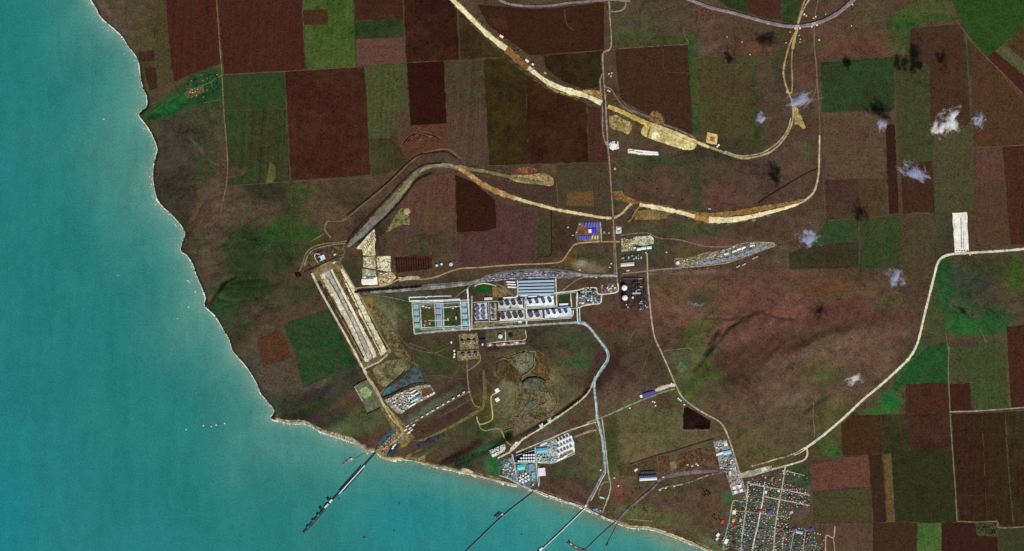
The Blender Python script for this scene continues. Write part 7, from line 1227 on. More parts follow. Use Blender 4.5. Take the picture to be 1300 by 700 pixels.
for i, (x, y, r) in enumerate([(1035.4, 21.4, 1.6), (1032.4, 23.4, 1.2), (1048, 18.4, 1.0), (1021, 18.6, 2.0), (1023.6, 20.4, 1.4), (975, 30.4, 1.4), (1082, 6, 1.6), (1040, 51, 1.6), (1016, 50, 1.2), (1015.4, 53.6, 1.0), (998, 54.6, 1.2), (1003, 41, 1.0), (1014.4, 45, 1.0), (1081, 33, 1.0), (952, 69.6, 1.1), (923, 47, 1.0), (942, 53.6, 1.0)]):
    small('site_cabin', 'small pale worksite cabin near the northern railway curve', 'cabin', x, y, r * 1.2, r, 20 * i, 6, (226, 216, 180), z=25, group='worksite cabins near the northern railway curve')
# white cleared yard: a line of containers and trucks
def container(px, py, tone, label, group, ang=90, l=1.6, w=.7, h=3):
    key = ('cont', tone, l, w)
    if key not in _cache:
        mb = MB(); mb.box(-l * 5, l * 5, -w * 5, w * 5, 0, h)
        for k in range(5): x = -l * 5 + l * 10 * (k + .5) / 5; mb.box(x - .2, x + .2, -w * 5 - .12, w * 5 + .12, .3, h - .3)
        _cache[key] = mb.mesh('shipping_container', paint(tone))
    o = link('shipping_container', _cache[key]); x, y = W(px, py); o.location = (x, y, 27.5); o.rotation_euler = (0, 0, math.radians(ang)); return tag(o, label, 'container', group)
for i in range(22):
    y = 277.6 + i * 1.75; t = i / 21; tone, wd = (((96, 96, 130), 'grey blue'), ((44, 44, 140), 'deep blue'), ((150, 60, 110), 'magenta'), ((190, 110, 100), 'pale red'))[0 if t < .3 else 1 if t < .62 else random.choice((1, 2, 3))]
    container(1219.8 + y * .024 - 6.6, y, tone, f'{wd} container in the long file on the white cleared yard', 'containers filed on the white cleared yard', 87)
    if i > 8: container(1222.4 + y * .024 - 6.6, y + .6, (170, 150, 196) if i % 3 else (200, 120, 130), f'{"lilac" if i % 3 else "rose"} container in the short file on the white cleared yard', 'containers filed on the white cleared yard', 87, 1.3)
for i, x in enumerate((1214.6, 1218.4, 1221.6, 1224.6, 1228.4)): small('site_cabin', f'dark hut at the lower edge of the white cleared yard, {ORD[i]} from the left', 'hut', x, 318.6, 1.6, 1, 3, 5, (110, 110, 120), z=25)
small('site_cabin', 'white hut across the road from the cleared yard', 'hut', 1231.4, 323.6, 1.4, 1.8, 3, 5, WHITE, z=25)
# pads in the hills
hall('pump_station', 'upper isolated bright white building south of the tank yards', 'building', 631, 496, 5.4, 4.8, 30, 9, (255, 255, 250), 'flat', extras=()); hall('pump_station', 'lower isolated bright white building south of the tank yards', 'building', 631.4, 507.6, 5, 4.6, 30, 9, (255, 255, 250), 'flat', extras=())
small('site_cabin', 'white hut on the grey pad above the terminal road', 'hut', 697.6, 534.6, 2.4, 2, 30, 6, WHITE, z=25); small('site_cabin', 'pale blue hut on the pad above the terminal road', 'hut', 687, 541, 2.8, 2.2, 30, 6, (196, 224, 224), z=25)
for i, (x, y) in enumerate([(576.6, 445.6), (577, 450), (576.6, 453.4), (614, 432.4), (612.6, 437.6), (573, 435)]): small('pump_house', f'white block beside the tan southern tank yards, {ORD[i]} of the outlying ones', 'pump house', x, y, 1.8, 2.6, 0, 7, WHITE, z=25)
hall('pump_station', 'dark roofed pump station between tan yards and two tank yard', 'pump station', 612.6, 433.6, 8, 5.6, 3, 12, (34, 30, 32), 'flat', extras=())
for i, x in enumerate((622, 628, 634, 640, 646, 650.6, 656, 661, 665)): small('pump_house', f'{("white", "dark", "red")[i % 3]} block on the red and white strip, {ORD[i]} from the left', 'pump house', x, 438.4 - .09 * (x - 622), 2.6 + (i % 3), 1.9, 4, 7, (WHITE, (70, 40, 44), (150, 108, 96))[i % 3], z=25)
hall('truck_depot', 'violet roofed depot by the road junction', 'depot', 824.6, 500.4, 17, 5, 15, 10, (74, 62, 140), 'flat'); small('site_cabin', 'white cabin at the left end of the violet roofed depot', 'cabin', 814, 503.4, 3, 3.4, 15, 7, WHITE, z=25)
for i in range(7): container(836 + i * 1.9, 493.6 - i * .55, (60, 50, 56) if i % 2 else (206, 120, 90), ('dark' if i % 2 else 'rust') + ' truck box parked on the junction lot', 'truck boxes on the junction lot', 75, 1.2, .7)
for x, y, w in [(861, 506, 'upper of the pair at the road junction'), (862.4, 507.4, 'lower of the pair at the road junction'), (852.4, 487, 'above the junction lot'), (831, 511, 'topmost of three below the junction road'), (832, 515.4, 'lowest of three below the junction road'), (828.6, 510, 'leftmost of three below the junction road'), (799.6, 518.4, 'alone below the middle of the junction road'), (864.4, 509, 'right of the pair at the road junction'), (869, 514, 'at the corner of the dark pond field'), (762.6, 597, 'left of the pipeline fork'), (780, 607, 'upper one right of the pale green road'), (785, 617, 'lower one right of the pale green road')]: small('site_cabin', f'small white cabin {w}', 'cabin', x, y, 1.8, 1.4, 20, 5, WHITE, z=25)
# --- shore terminal
for j in range(3):
    for i in range(5):
        x, y = 709.2 + i * 3.9 + j * .4, 561.6 - i * 1.75 + j * 7.2
        tank(x, y, 1.5, 34, f'{ORD[i]} white tank from the left in the {("top", "middle", "bottom")[j]} row of the terminal tank block', group='white tanks of the terminal tank block', roof=(244, 244, 246))
for j in range(4):
    for i in range(8):
        x, y = 655.4 + i * 3.2, 583.8 - j * 3.7 - i * .12
        if x < 658.4 + j * 3.4 - 1.6 or y < 572.6: continue
        tank(x, y + 2, 1.2, 30, f'{ORD[i]} small white tank from the left in row {("one", "two", "three", "four")[j]} on the dark terminal floor', group='small tanks on the dark terminal floor', roof=(246, 246, 250))
for i, (x, y) in enumerate([(660.6, 606.4), (664, 604), (667.4, 601.6), (660, 610.4), (663.6, 608.6), (667.4, 606.4), (670.6, 604.6), (663.6, 612.4), (667.2, 610.6), (671, 609)]): tank(x, y, 1.3, 20, f'{ORD[i]} cream tank of the round group at the lower terminal', group='cream tanks of the lower terminal', roof=(250, 246, 232))
hall('terminal_hall', 'large light blue roofed hall in the shore terminal', 'hall', 688.4, 572, 14, 6, 6, 14, (104, 178, 206), 'gable'); hall('terminal_hall', 'turquoise roofed hall in the lower shore terminal', 'hall', 661.4, 593.4, 9, 6.4, 8, 12, (96, 204, 206), 'gable'); hall('terminal_hall', 'square white hall below the central terminal street', 'hall', 687.6, 599.4, 9.4, 10, 4, 12, (222, 224, 230), 'flat')
hall('terminal_hall', 'slate blue hall right of the turquoise hall', 'hall', 674.4, 594, 6, 9, 6, 14, (110, 148, 166), 'flat'); hall('terminal_hall', 'pale blue hall at the lower end of the central street', 'hall', 677, 603.6, 4, 7, 6, 10, (120, 176, 190), 'flat'); hall('terminal_hall', 'lilac roofed hall above the light blue one', 'hall', 690, 563.6, 9, 2.6, 22, 9, (206, 196, 214), 'gable')
PT = [(WHITE, 'white'), ((190, 204, 206), 'pale'), (DARK, 'dark'), ((120, 160, 170), 'blue grey'), ((220, 216, 196), 'cream')]
cluster('terminal_building', 'building', 'small buildings of the inland terminal', [(695, 562), (705, 559), (706, 584), (698, 587), (694, 576)], 22, [(2, 1.2), (1.4, 1.2), (2.6, 1)], 16, PT, (6, 16))
cluster('terminal_building', 'building', 'buildings under the light blue hall', [(682, 578), (693, 577), (700, 586), (684, 587)], 14, [(2, 1.4), (3, 1.2)], 6, PT + [((86, 150, 90), 'green')], (6, 14))
cluster('terminal_building', 'building', 'small buildings of the western terminal', [(636, 587), (650, 579), (653, 600), (648, 606), (638, 603)], 30, [(2.4, 1), (1.6, 1.2), (3, 1)], 60, [((196, 200, 190), 'pale'), ((70, 90, 92), 'slate'), (WHITE, 'white'), ((80, 120, 90), 'green')], (5, 12))
cluster('terminal_building', 'building', 'small buildings of the lower terminal', [(655, 600), (659, 598), (682, 606), (682, 614), (668, 620), (657, 612)], 26, [(2, 1.2), (1.4, 1)], 20, [((150, 160, 180), 'lilac grey'), ((80, 120, 130), 'teal grey'), (WHITE, 'white'), ((70, 80, 90), 'slate')], (5, 12))
for i, (x, y, l) in enumerate([(714, 582, 5), (718, 579.4, 4), (709, 584, 4)]): hall('terminal_hall', f'white shed in the lower corner of the terminal tank block, {ORD[i]} of three', 'shed', x, y, l, 2, 24, 8, WHITE, 'gable', extras=())
cluster('terminal_building', 'building', 'buildings of the isolated white works', [(623, 573), (640, 566.5), (640, 572), (627, 579)], 14, [(2.2, 1.2), (1.6, 1)], 24, [(WHITE, 'white'), (DARK, 'dark'), ((200, 200, 196), 'light grey')], (6, 12))
hall('terminal_hall', 'white hall at the lower edge of the isolated works', 'hall', 628.6, 577, 9, 3, 24, 9, (230, 230, 224), 'flat', extras=())
# --- shed and works by the rail spur
hall('grain_shed', 'big shed with shining silver roof by the rail spur', 'shed', 823, 608.4, 22, 3.4, 3, 14, (222, 222, 232), 'gable'); hall('grain_shed', 'dark blue roofed half of the big shed by the rail spur', 'shed', 822, 604.4, 22, 3.2, 3, 15, (24, 30, 76), 'gable'); hall('grain_shed', 'black walled unfinished hall above the big shed', 'shed', 822.4, 600, 19, 3.4, 3, 10, (44, 46, 44), 'flat', extras=('vent',))
small('farm_house', 'pale house left of the big shed', 'house', 807, 596.4, 4.6, 3.4, 40, 9, (206, 196, 184), 'gable', z=25)
for i, (x, y) in enumerate([(856, 617.6), (845, 620), (838, 622.6), (842, 606), (884, 589.4), (878.6, 592), (873, 590.4), (886, 591)]): small('site_cabin', 'small pale cabin along the rail spur', 'cabin', x, y, 2.4, 1.4, 14, 5, (224, 210, 200), z=25, group='cabins along the rail spur')
hall('workshop', 'long white roofed workshop by the village road', 'workshop', 914, 576, 10, 2.6, 20, 9, (244, 244, 244), 'gable'); hall('workshop', 'light blue roofed workshop by the village road', 'workshop', 923, 574.6, 10, 4.6, 14, 10, (150, 200, 226), 'gable')
hall('workshop', 'pale lilac workshop at the top of the yard by the road', 'workshop', 921, 563, 4, 7, 12, 9, (206, 202, 206), 'gable', extras=())
cluster('workshop', 'workshop', 'small workshops north of the village', [(906, 563), (919, 559), (921, 568), (910, 572)], 8, [(2.2, 1.4), (1.6, 1.2)], 14, PW, (5, 9))
cluster('workshop', 'workshop', 'workshops north of the rail spur', [(914, 583), (929, 579), (935, 592), (934, 596), (915, 595)], 26, [(2.2, 1.4), (1.6, 1.2), (3, 1.2)], 10, [((120, 146, 142), 'green grey'), (WHITE, 'white'), ((190, 186, 170), 'cream'), ((76, 84, 84), 'dark')], (5, 9))
cluster('market_hall', 'hall', 'halls of the lilac market yard', [(923, 601), (936, 598), (944, 622), (931, 627)], 18, [(3, 1.6), (2.2, 1.6), (4, 1.6)], -75, [((206, 200, 206), 'pale lilac'), ((160, 140, 126), 'brown grey'), (WHITE, 'white'), ((120, 100, 90), 'brown')], (5, 10))
for i, (x, y) in enumerate([(932, 619.6), (939, 617.6), (934, 625), (941, 623)]): hall('market_hall', f'white square roofed hall at the foot of the market yard, {ORD[i]} of four', 'hall', x, y, 4, 3.4, 15, 9, WHITE, 'flat', extras=())
# landing of the coal conveyor
cluster('plant_building', 'building', 'sheds of the conveyor landing', [(476, 572), (486, 563), (496, 552), (502, 556), (494, 566), (490, 577)], 24, [(2, 1.2), (1.5, 1)], 45, [((186, 170, 150), 'pale brown'), ((96, 76, 72), 'dark brown'), ((120, 124, 130), 'grey')], (5, 14))
for i, (x, y) in enumerate([(499.6, 567), (501.6, 565), (498.6, 569.4)]): small('port_shed', f'white shed on the dark slate wharf, {ORD[i]} of three', 'shed', x, y, 3, 1.6, 30, 8, WHITE, z=25)
for i, (x, y) in enumerate([(519, 549.4), (522.4, 546.4), (525, 540), (520.6, 544), (515, 546), (517.6, 541)]): small('port_shed', f'pinkish white shed where the port roads meet, {ORD[i]} of its cluster', 'shed', x, y, 4, 1.7, 35, 8, (222, 196, 186) if i % 2 else WHITE, z=25)
for i in range(9): small('conveyor_tower', f'white tower on the dashed conveyor track, {ORD[i]} from the port', 'tower', 536 + i * 6.6, 529.6 - i * 3.9, 3.2, 1.4, 30, 9, (236, 222, 200), z=25)

for i in range(46):
    t = (i % 23) / 22; lane = i // 23; x = (433, 409)[lane] + (50, 52)[lane] * t + random.uniform(-1, 1.6); y = (350, 356)[lane] + (92, 96)[lane] * t + random.uniform(-1.5, 1.5)
    small('spoil_heap', ('dark heap of soil along the inland gravel strip of the long earthwork', 'dark heap of soil along the coast side of the pale middle strip')[lane], 'heap', x, y, random.choice((1, 1.5)), 1, random.uniform(0, 90), 3, (64, 56, 48), 'hip', wall=(64, 56, 48), group=('soil heaps on the inland gravel strip', 'soil heaps beside the pale middle strip')[lane], lift=3, z=25)

def truck_mesh(tone):
    if ('truck', tone) not in _cache:
        mb = MB(); mb.box(-5.5, 2.6, -1.5, 1.5, 1.2, 4.4, 0, True); mb.box(3, 5.5, -1.4, 1.4, .9, 3.6, 1, True)
        for x in (-4, -2.6, 4): mb.box(x - .6, x + .6, -1.55, 1.55, 0, 1.1, 2)
        _cache[('truck', tone)] = mb.mesh('truck', paint(tone), paint((220, 220, 216)), paint((30, 30, 30)))
    return _cache[('truck', tone)]
for road, pts, n in [('the cream main road in the east', ROADS_BY['cream main road sweeping down the east side'], 9), ('the north road', ROADS_BY['north road from the top edge to the sand embankment'], 5), ('the middle road', ROADS_BY['middle road running south to the tank plant'], 7), ('the pale road to the village', ROADS_BY['pale road from the tank plant down to the village'], 8), ('the terminal road', ROADS_BY['cream terminal road along the hillside'], 6), ('the curved haul road', ROADS_BY['bright cream running surface of the curved haul road'], 4), ('the north embankment', ROADS_BY['bright sand embankment between the brown section and the north road'], 4)]:
    L = smooth_line(pts, 1.0); N = normals(L)
    for k in range(n):
        i = random.randrange(3, len(L) - 3); s = random.choice((-1, 1)); p = L[i] + N[i] * .35 * s; dv = (L[i + 1] - L[i]) * s; tone, wd = random.choice((((240, 240, 236), 'white'), ((190, 70, 60), 'red'), ((70, 90, 150), 'blue'), ((206, 150, 70), 'orange'), ((60, 62, 66), 'dark')))
        o = link('truck', truck_mesh(tone)); wx, wy = W(*p); o.location = (wx, wy, 25 + (9.6 if 'embankment' in road else 5.2 if 'haul' in road else 5.0)); o.rotation_euler = (0, 0, math.atan2(-dv[1], dv[0])); o.scale = (1.2, 1.2, 1.2); tag(o, f'{wd} truck driving on {road}', 'truck', f'{wd} trucks on {road}')

# long racks of pipes beside the tank rows and through the plant
def pipe_rack(x0, y0, x1, y1, label, w=.55):
    dx, dy = x1 - x0, y1 - y0; L = math.hypot(dx, dy) * S; t = empty('pipe_rack', (x0 + x1) / 2, (y0 + y1) / 2, math.degrees(math.atan2(-dy, dx)), 27.0)
    for k in range(3):
        key = ('pipe', round(L)); 
        if key not in _cache: mb = MB(); mb.box(-L / 2, L / 2, -.8, .8, 5, 6.6, 0, True); _cache[key] = mb.mesh('pipe', paint((226, 232, 234)))
        o = link('pipe', _cache[key], t); o.location = (0, (k - 1) * w * 4.2, 0)
    mb = MB()
    for k in range(max(2, int(L / 30))): x = -L / 2 + 4 + k * (L - 8) / max(1, int(L / 30) - 1); mb.box(x - .6, x + .6, -w * 6, w * 6, -1, 4.9)
    o = link('support', mb.mesh('support', paint((130, 134, 138))), t); o['kind'] = 'stuff'; tag(t, label, 'pipe rack', 'pipe racks of the plant')
for q in [(632, 394.6, 706, 390, 'white pipe rack between the two tank rows'), (634, 409.6, 726, 404, 'white pipe rack under the lower tank rows'), (602, 409, 634, 408, 'white pipe rack under the square tank cluster'), (665.6, 380, 666.4, 408, 'upright pipe rack left of the middle plant street'), (706, 374, 732, 371, 'white pipe rack over the dark green lot'), (724, 392, 734, 391, 'short pipe rack right of the lower tank rows'), (620.4, 384, 621, 408, 'upright pipe rack between square cluster and column'), (640, 380.4, 664, 379.4, 'white pipe rack above the upper left tank row'), (534, 386.4, 594, 384, 'white pipe rack along the top of the grid depot'), (534, 418.4, 596, 415.6, 'white pipe rack along the foot of the grid depot'), (560, 385, 561, 418, 'upright pipe rack in the middle of the grid depot'), (737, 371, 757, 370, 'pipe rack along the top of the process plant'), (600, 384, 632, 382.6, 'white pipe rack above the square tank cluster'), (655, 578.4, 680, 571.4, 'white pipe rack on the dark terminal floor'), (682, 587, 706, 586, 'white pipe rack of the inland terminal'), (684, 592, 685, 616, 'upright pipe rack right of the central terminal street')]: pipe_rack(*q)

# ------------------------------------------------------------------ village houses
ROOFS = [((186, 186, 188), 'light grey', 26), ((146, 150, 156), 'grey', 25), ((96, 100, 106), 'dark grey', 14), ((226, 224, 218), 'white', 12), ((150, 70, 58), 'red brown', 9), ((160, 66, 60), 'bright red', 2), ((78, 88, 140), 'blue', 3), ((90, 150, 140), 'green blue', 5), ((190, 160, 110), 'tan', 7), ((104, 72, 60), 'brown', 8)]
RW = [r[2] for r in ROOFS]
VILL = np.array([(948, 612), (966, 598), (985, 595), (998, 597), (1024, 604), (1028, 645), (1008, 655), (1024, 672), (1044, 700), (1042, 703), (912, 703), (920, 680), (928, 655), (932, 637)], float)
STREETS = [[(948.5, 616), (947, 645), (942, 682), (941, 700)], [(931, 640), (926, 660), (919, 690)], [(971, 612), (968, 638), (962, 668), (956, 698)], [(996, 598), (991, 630), (984, 672), (983, 700)], [(950, 614), (975, 619), (1010, 625), (1027, 629)], [(969, 630), (992, 635), (1027, 641)], [(934, 649), (964, 652), (998, 657)], [(996, 676), (993, 700)], [(1009, 674), (1004, 700)], [(1023, 674), (1020, 700)], [(948, 664), (962, 666), (984, 668)], [(945, 680), (958, 683), (982, 686)], [(955, 618), (954, 650), (950, 690)], [(978, 640), (974, 664), (970, 698)], [(1002, 660), (1000, 680), (998, 700)], [(1000, 601), (1022, 605)], [(985, 664), (1000, 668), (1020, 674)], [(1014, 690), (1030, 690), (1042, 694)]]
taken = []
def free(x, y, r):
    if any((x - a) ** 2 + (y - b) ** 2 < (r + c) ** 2 for a, b, c in taken): return False
    taken.append((x, y, r)); return True
SN = ['western street', 'outermost western street', 'white central street', 'eastern street', 'upper cross street', 'middle cross street', 'lower cross street', 'southern lane', 'south-eastern lane', 'outermost eastern lane', 'lane under the lower cross street', 'lane near the beach', 'inner western lane', 'inner eastern lane', 'lane by the ring yard', 'second upper cross lane', 'lane past the maroon hall', 'bottom right lane']
for lab, x, y, l, w, a, c, kd in [('house with crimson roof standing alone west of the village', 917, 662.4, 4.4, 3.6, 70, (190, 50, 54), 'hip'), ('red roofed house between two western streets', 933.4, 668.4, 4, 3, 60, (190, 50, 56), 'hip'), ('brick red roofed hall in the village centre', 966, 649, 6, 3, 10, (150, 48, 40), 'gable'), ('deep blue roofed hall in the village centre', 976, 650.6, 5.6, 4.6, 12, (60, 62, 136), 'hip'), ('blue violet roofed house at the eastern edge of the village', 1030, 672, 5, 3.6, 25, (70, 66, 150), 'hip'), ('long light blue roofed hall in the eastern village', 1014.6, 676, 9, 3.4, -12, (150, 178, 206), 'gable'), ('cream roofed hotel on the outer western street', 932, 650.6, 5, 4.4, 78, (244, 226, 196), 'flat'), ('orange tan roofed house beside the cream hotel', 931, 661, 4, 3, 70, (214, 170, 128), 'hip'), ('large white roofed guest house near the beach', 911.4, 679.4, 4.6, 3.4, 50, (240, 246, 250), 'flat'), ('pale cyan roofed guest house near the beach', 910.4, 684.4, 4, 2.6, 50, (170, 216, 226), 'flat'), ('white twin roofed guest house beside the outer street', 922, 687.4, 4, 6.4, -25, (250, 250, 250), 'flat'), ('red roofed house under the main road', 979.6, 608.4, 5, 2.6, 70, (176, 92, 86), 'gable'), ('second red roofed house under the main road', 984.4, 610.6, 4.6, 2.2, 75, (150, 66, 60), 'gable'), ('purple roofed hall beside the light blue one', 1007.6, 672.6, 4, 3, -20, (110, 60, 116), 'hip'), ('maroon roofed hall in the southern village', 991, 671, 6, 2.8, 10, (130, 46, 62), 'gable'), ('tan roofed house right of the cream hotel', 940, 660.6, 4, 2.6, 70, (200, 170, 126), 'hip'), ('white roofed shop on the central street', 972.4, 625, 2.4, 3.4, -10, (244, 248, 255), 'flat'), ('pale yellow roofed house on the eastern street', 988.4, 623.4, 2.4, 2.6, 0, (236, 236, 180), 'hip'), ('grey roofed ring shaped yard house in the eastern village', 1004.6, 650.6, 4, 3.4, 20, (170, 170, 176), 'hip')]:
    free(x, y, 1.6); hall('large_house' if w < 4.5 else 'village_hall', lab, 'house', x, y, l, w, a, 8, c, kd, extras=())
SL = [smooth_line(st, .5) for st in STREETS]; spots = []; rest = MB(); tries = 0
while tries < 26000:
    tries += 1; x, y = random.uniform(912, 1042), random.uniform(596, 703)
    if not inside(np.array([x]), np.array([y]), VILL)[0] or (1003 < x and 645 < y < 670) or (966 < x < 1024 and 602 < y < 613) or (x < 944 and y < 650 and random.random() < .8): continue
    ds = [np.min(np.hypot(L[:, 0] - x, L[:, 1] - y)) for L in SL]; q = int(np.argmin(ds)); dd = ds[q]
    if dd < 1.15 or dd > 8 or (dd > 4 and random.random() < .6) or not free(x, y, 1.33): continue
    L = SL[q]; k = min(max(1, int(np.argmin(np.hypot(L[:, 0] - x, L[:, 1] - y)))), len(L) - 2); dv = L[k + 1] - L[k - 1]; spots.append((x, y, q, dd, math.degrees(math.atan2(-dv[1], dv[0])), L[k]))
spots.sort(key=lambda s: s[3])
for n_, (x, y, q, dd, ang, p) in enumerate(spots):
    l, w = random.choice((1.5, 1.5, 2.0)), random.choice((1.0, 1.25)); roof, word, _ = random.choices(ROOFS, RW)[0]; ang += random.choice((0, 90)) + random.uniform(-6, 6)
    if n_ < 285:
        side = ('left' if x < p[0] else 'right') if abs(x - p[0]) > abs(y - p[1]) else ('upper' if y < p[1] else 'lower')
        small('village_house', f'small {word} roofed house {side} of the village {SN[q]}', 'house', x, y, l, w, ang, 5.5, roof, random.choice(('gable', 'hip')), (190, 184, 172), f'{word} roofed houses of the {SN[q]}', lift=.6, z=25)
    else:
        cx, cy = W(x, y); a_ = math.radians(ang); ca_, sa_ = math.cos(a_), math.sin(a_); L2, W2 = l * 5, w * 5
        P = lambda u, v, z: (cx + u * ca_ - v * sa_, cy + u * sa_ + v * ca_, z); mi = n_ % 3
        A, B, C_, D, E, F = P(-L2, -W2, 31), P(L2, -W2, 31), P(L2, W2, 31), P(-L2, W2, 31), P(-L2, 0, 34), P(L2, 0, 34)
        rest.poly((A, B, F, E), mi); rest.poly((C_, D, E, F), mi); rest.poly((B, C_, F), 3); rest.poly((D, A, E), 3)
        for q1, q2 in ((A, B), (B, C_), (C_, D), (D, A)): rest.poly((q1[:2] + (25,), q2[:2] + (25,), q2, q1), 3)
if rest.v: tag(link('back_plot_houses', rest.mesh('back_plot_houses', paint((140, 142, 146)), paint((92, 92, 98)), paint((176, 172, 166)), paint((190, 184, 172)))), 'small houses and sheds in the back plots of the village', kind='stuff')
for i, (x, y) in enumerate([(949.4, 611.4), (953, 609), (956.6, 611.6), (968, 604), (971.6, 606.4), (990, 609), (1000, 602), (1004, 601.6), (1008.4, 602.6), (1014, 604.6), (1012, 622), (1007, 619.6), (1003, 619.4), (1022.4, 622.6), (1026, 627), (1018.4, 628.6), (1022, 633), (1026.6, 631.6), (1026, 640), (1017, 632)]):
    if free(x, y, .9): small('village_house', 'small pale roofed house scattered at the upper edge of the village', 'house', x, y, 1.8, 1.3, 15 * i, 5.5, (222, 214, 206) if i % 3 else (176, 150, 140), 'hip', group='scattered houses at the upper edge of the village', lift=.6, z=25)
for i in range(40):
    x, y = random.uniform(1018, 1046), random.uniform(676, 700)
    if free(x, y, 1.3): small('village_house', 'tiny pale roofed cottage in the sparse south-eastern plots', 'cottage', x, y, 1.4, 1.1, random.uniform(0, 90), 5, random.choice(((230, 216, 200), (214, 200, 180), (206, 160, 120), (190, 190, 196))), 'hip', group='cottages in the sparse south-eastern plots', lift=.6, z=25)
HAM = 'houses of the coastal hamlet'
for i, (x, y, c) in enumerate([(244, 114.4, WHITE), (244.4, 117.6, (250, 250, 246)), (241.4, 117, (206, 200, 196)), (248, 116.6, (206, 196, 180)), (250.6, 113.4, (220, 200, 176)), (252.6, 115.6, (170, 130, 100)), (254, 111.6, (206, 170, 130)), (249.6, 121.4, WHITE), (257.6, 113, (160, 120, 96)), (247, 111.4, (150, 110, 80)), (239, 121, (130, 96, 70)), (262.6, 114.6, (160, 160, 120)), (255.6, 95.4, (150, 170, 120)), (275.6, 95, (196, 200, 160)), (263, 99.6, (150, 160, 120)), (243, 102.6, (150, 150, 110)), (257.4, 102.4, (176, 170, 130)), (249, 118.4, (90, 70, 60)), (235, 120, (150, 160, 120)), (258, 123.4, (170, 170, 120))]):
    small('hamlet_house', 'tiny pale roofed house in the coastal hamlet', 'house', x, y, 1.4, 1.0, 25 + 7 * i, 5, tuple(int(v * .8) for v in c), 'hip', group=HAM, lift=1.2, z=25)
for i in range(170):
    x, y = random.uniform(930, 1026), random.uniform(612, 700)
    if not inside(np.array([x]), np.array([y]), VILL)[0] or 1003 < x and 645 < y < 672: continue
    tone, wd = random.choice([((40, 62, 34), 'green'), ((60, 70, 46), 'olive'), ((84, 60, 46), 'brown'), ((96, 88, 70), 'tan'), ((36, 66, 42), 'deep green'), ((70, 70, 68), 'grey')]); a_ = .18; l_, w_ = random.uniform(1.2, 2.6), random.uniform(1.0, 2.0)
    q = [(x + u * l_ * math.cos(a_) - v * w_ * math.sin(a_), y + u * l_ * math.sin(a_) + v * w_ * math.cos(a_)) for u, v in ((-1, -1), (1, -1), (1, 1), (-1, 1))]
    ground_piece('garden_plot', f'{wd} garden plot between the houses of the seaside village', q, tone, None, lift=.62 + .004 * i, amp=.2, wear=.6)
# rust coloured small plots and huts by the last jetty
for i in range(26):
    x, y = random.uniform(776, 810), random.uniform(622, 650); 
    if (y - 650) > -(x - 776) * .55 - 2 and (y - 622) < (810 - x) * .9 and free(x, y, 1.2): small('beach_hut', f'{"rust red" if i % 3 else "dark"} roofed beach hut left of the embanked line', 'hut', x, y, 2.2, 1.5, 30 * i, 4, (120, 58, 42) if i % 3 else (46, 36, 34), 'hip', wall=(110, 80, 66), group=f'{"rust red" if i % 3 else "dark"} beach huts', lift=.6, z=25)
for i in range(5): container(755.4 + i * 2.3, 645.4 + i * 1.1, (236, 240, 244) if i % 2 else (100, 116, 130), ('white' if i % 2 else 'slate') + ' container on the landing of the third jetty', 'containers on the landing of the third jetty', -24, 1.6, .9)
hall('landing_shed', 'blue grey shed on the landing of the third jetty', 'shed', 757, 648.6, 9, 2, -24, 8, (110, 134, 156), 'flat', extras=()); small('pump_house', 'white block at the root of the third jetty', 'pump house', 743.6, 642.6, 2.4, 3, -24, 8, WHITE, z=25)
small('port_shed', 'pale cyan angled shed in the loop of the shore road', 'shed', 764.4, 632, 6, 1.4, -20, 6, (196, 224, 214), z=25)

# ------------------------------------------------------------------ trees
M_LEAF, nt, b = new_mat('tree leaves', 0.9, 0.1)
oi = nt.n.new('ShaderNodeNewGeometry'); n1 = nt.noise(oi.outputs['Position'], 1 / 7.0, 2.0)
nt.l.new(nt.mix(n1.outputs['Fac'], (0.010, 0.022, 0.010), (0.035, 0.06, 0.022)), b.inputs['Base Color'])
M_TRUNK = paint((84, 66, 50), .9)
def crown_mesh(seed, leaves=90, r=6.0, h=11.0):
    rg = np.random.RandomState(seed); mb = MB(); cl = [(rg.normal(0, .45, 2) * r, h * .45 + rg.rand() * h * .5, r * (.35 + .3 * rg.rand())) for _ in range(7)]
    for k in range(leaves):
        c, z, rr = cl[rg.randint(len(cl))]; d = rg.normal(0, 1, 3); d /= np.linalg.norm(d); q = np.array([c[0], c[1], z]) + d * rr * (.6 + .4 * rg.rand())
        u = rg.normal(0, 1, 3); u /= np.linalg.norm(u); v = np.cross(u, d); v /= max(1e-6, np.linalg.norm(v)); s_ = .9 + rg.rand()
        mb.poly([tuple(q + u * s_), tuple(q + v * s_), tuple(q - u * s_), tuple(q - v * s_)])
    return mb.mesh('crown', M_LEAF)
CROWNS = [crown_mesh(i) for i in range(5)]
mb = MB(); mb.lathe([(.7, -1), (.5, 4), (.2, 9), (.01, 9.4)], 7)
for a in (0, 2.1, 4.2): mb.poly([(.3 * math.cos(a), .3 * math.sin(a), 4), (.3 * math.cos(a + 1), .3 * math.sin(a + 1), 4), (3.4 * math.cos(a), 3.4 * math.sin(a), 8.5)])
TRUNK = mb.mesh('trunk', M_TRUNK)
def tree(px, py, s_, label, group):
    t = empty('tree', px, py, random.uniform(0, 360), 25.2 if shore(np.array([px]), np.array([py]))[0] > 7 else None); t.scale = (s_, s_, s_ * .9)
    link('trunk', TRUNK, t); link('crown', random.choice(CROWNS), t); tag(t, label, 'tree', group)
for x, y in [(893, 622), (895, 625), (897, 623), (896, 628), (899, 629), (894, 630), (899, 625), (901, 627)]: tree(x, y, 1.7, 'dark bushy tree of the lone clump on the plain west of the village', 'trees of the lone clump west of the village')
for x, y in [(905, 656), (907, 659), (910, 660), (913, 656), (915, 652), (907, 654), (914, 660)]: tree(x, y, 1.5, 'dark tree near the house with crimson roof', 'trees near the crimson roofed house')
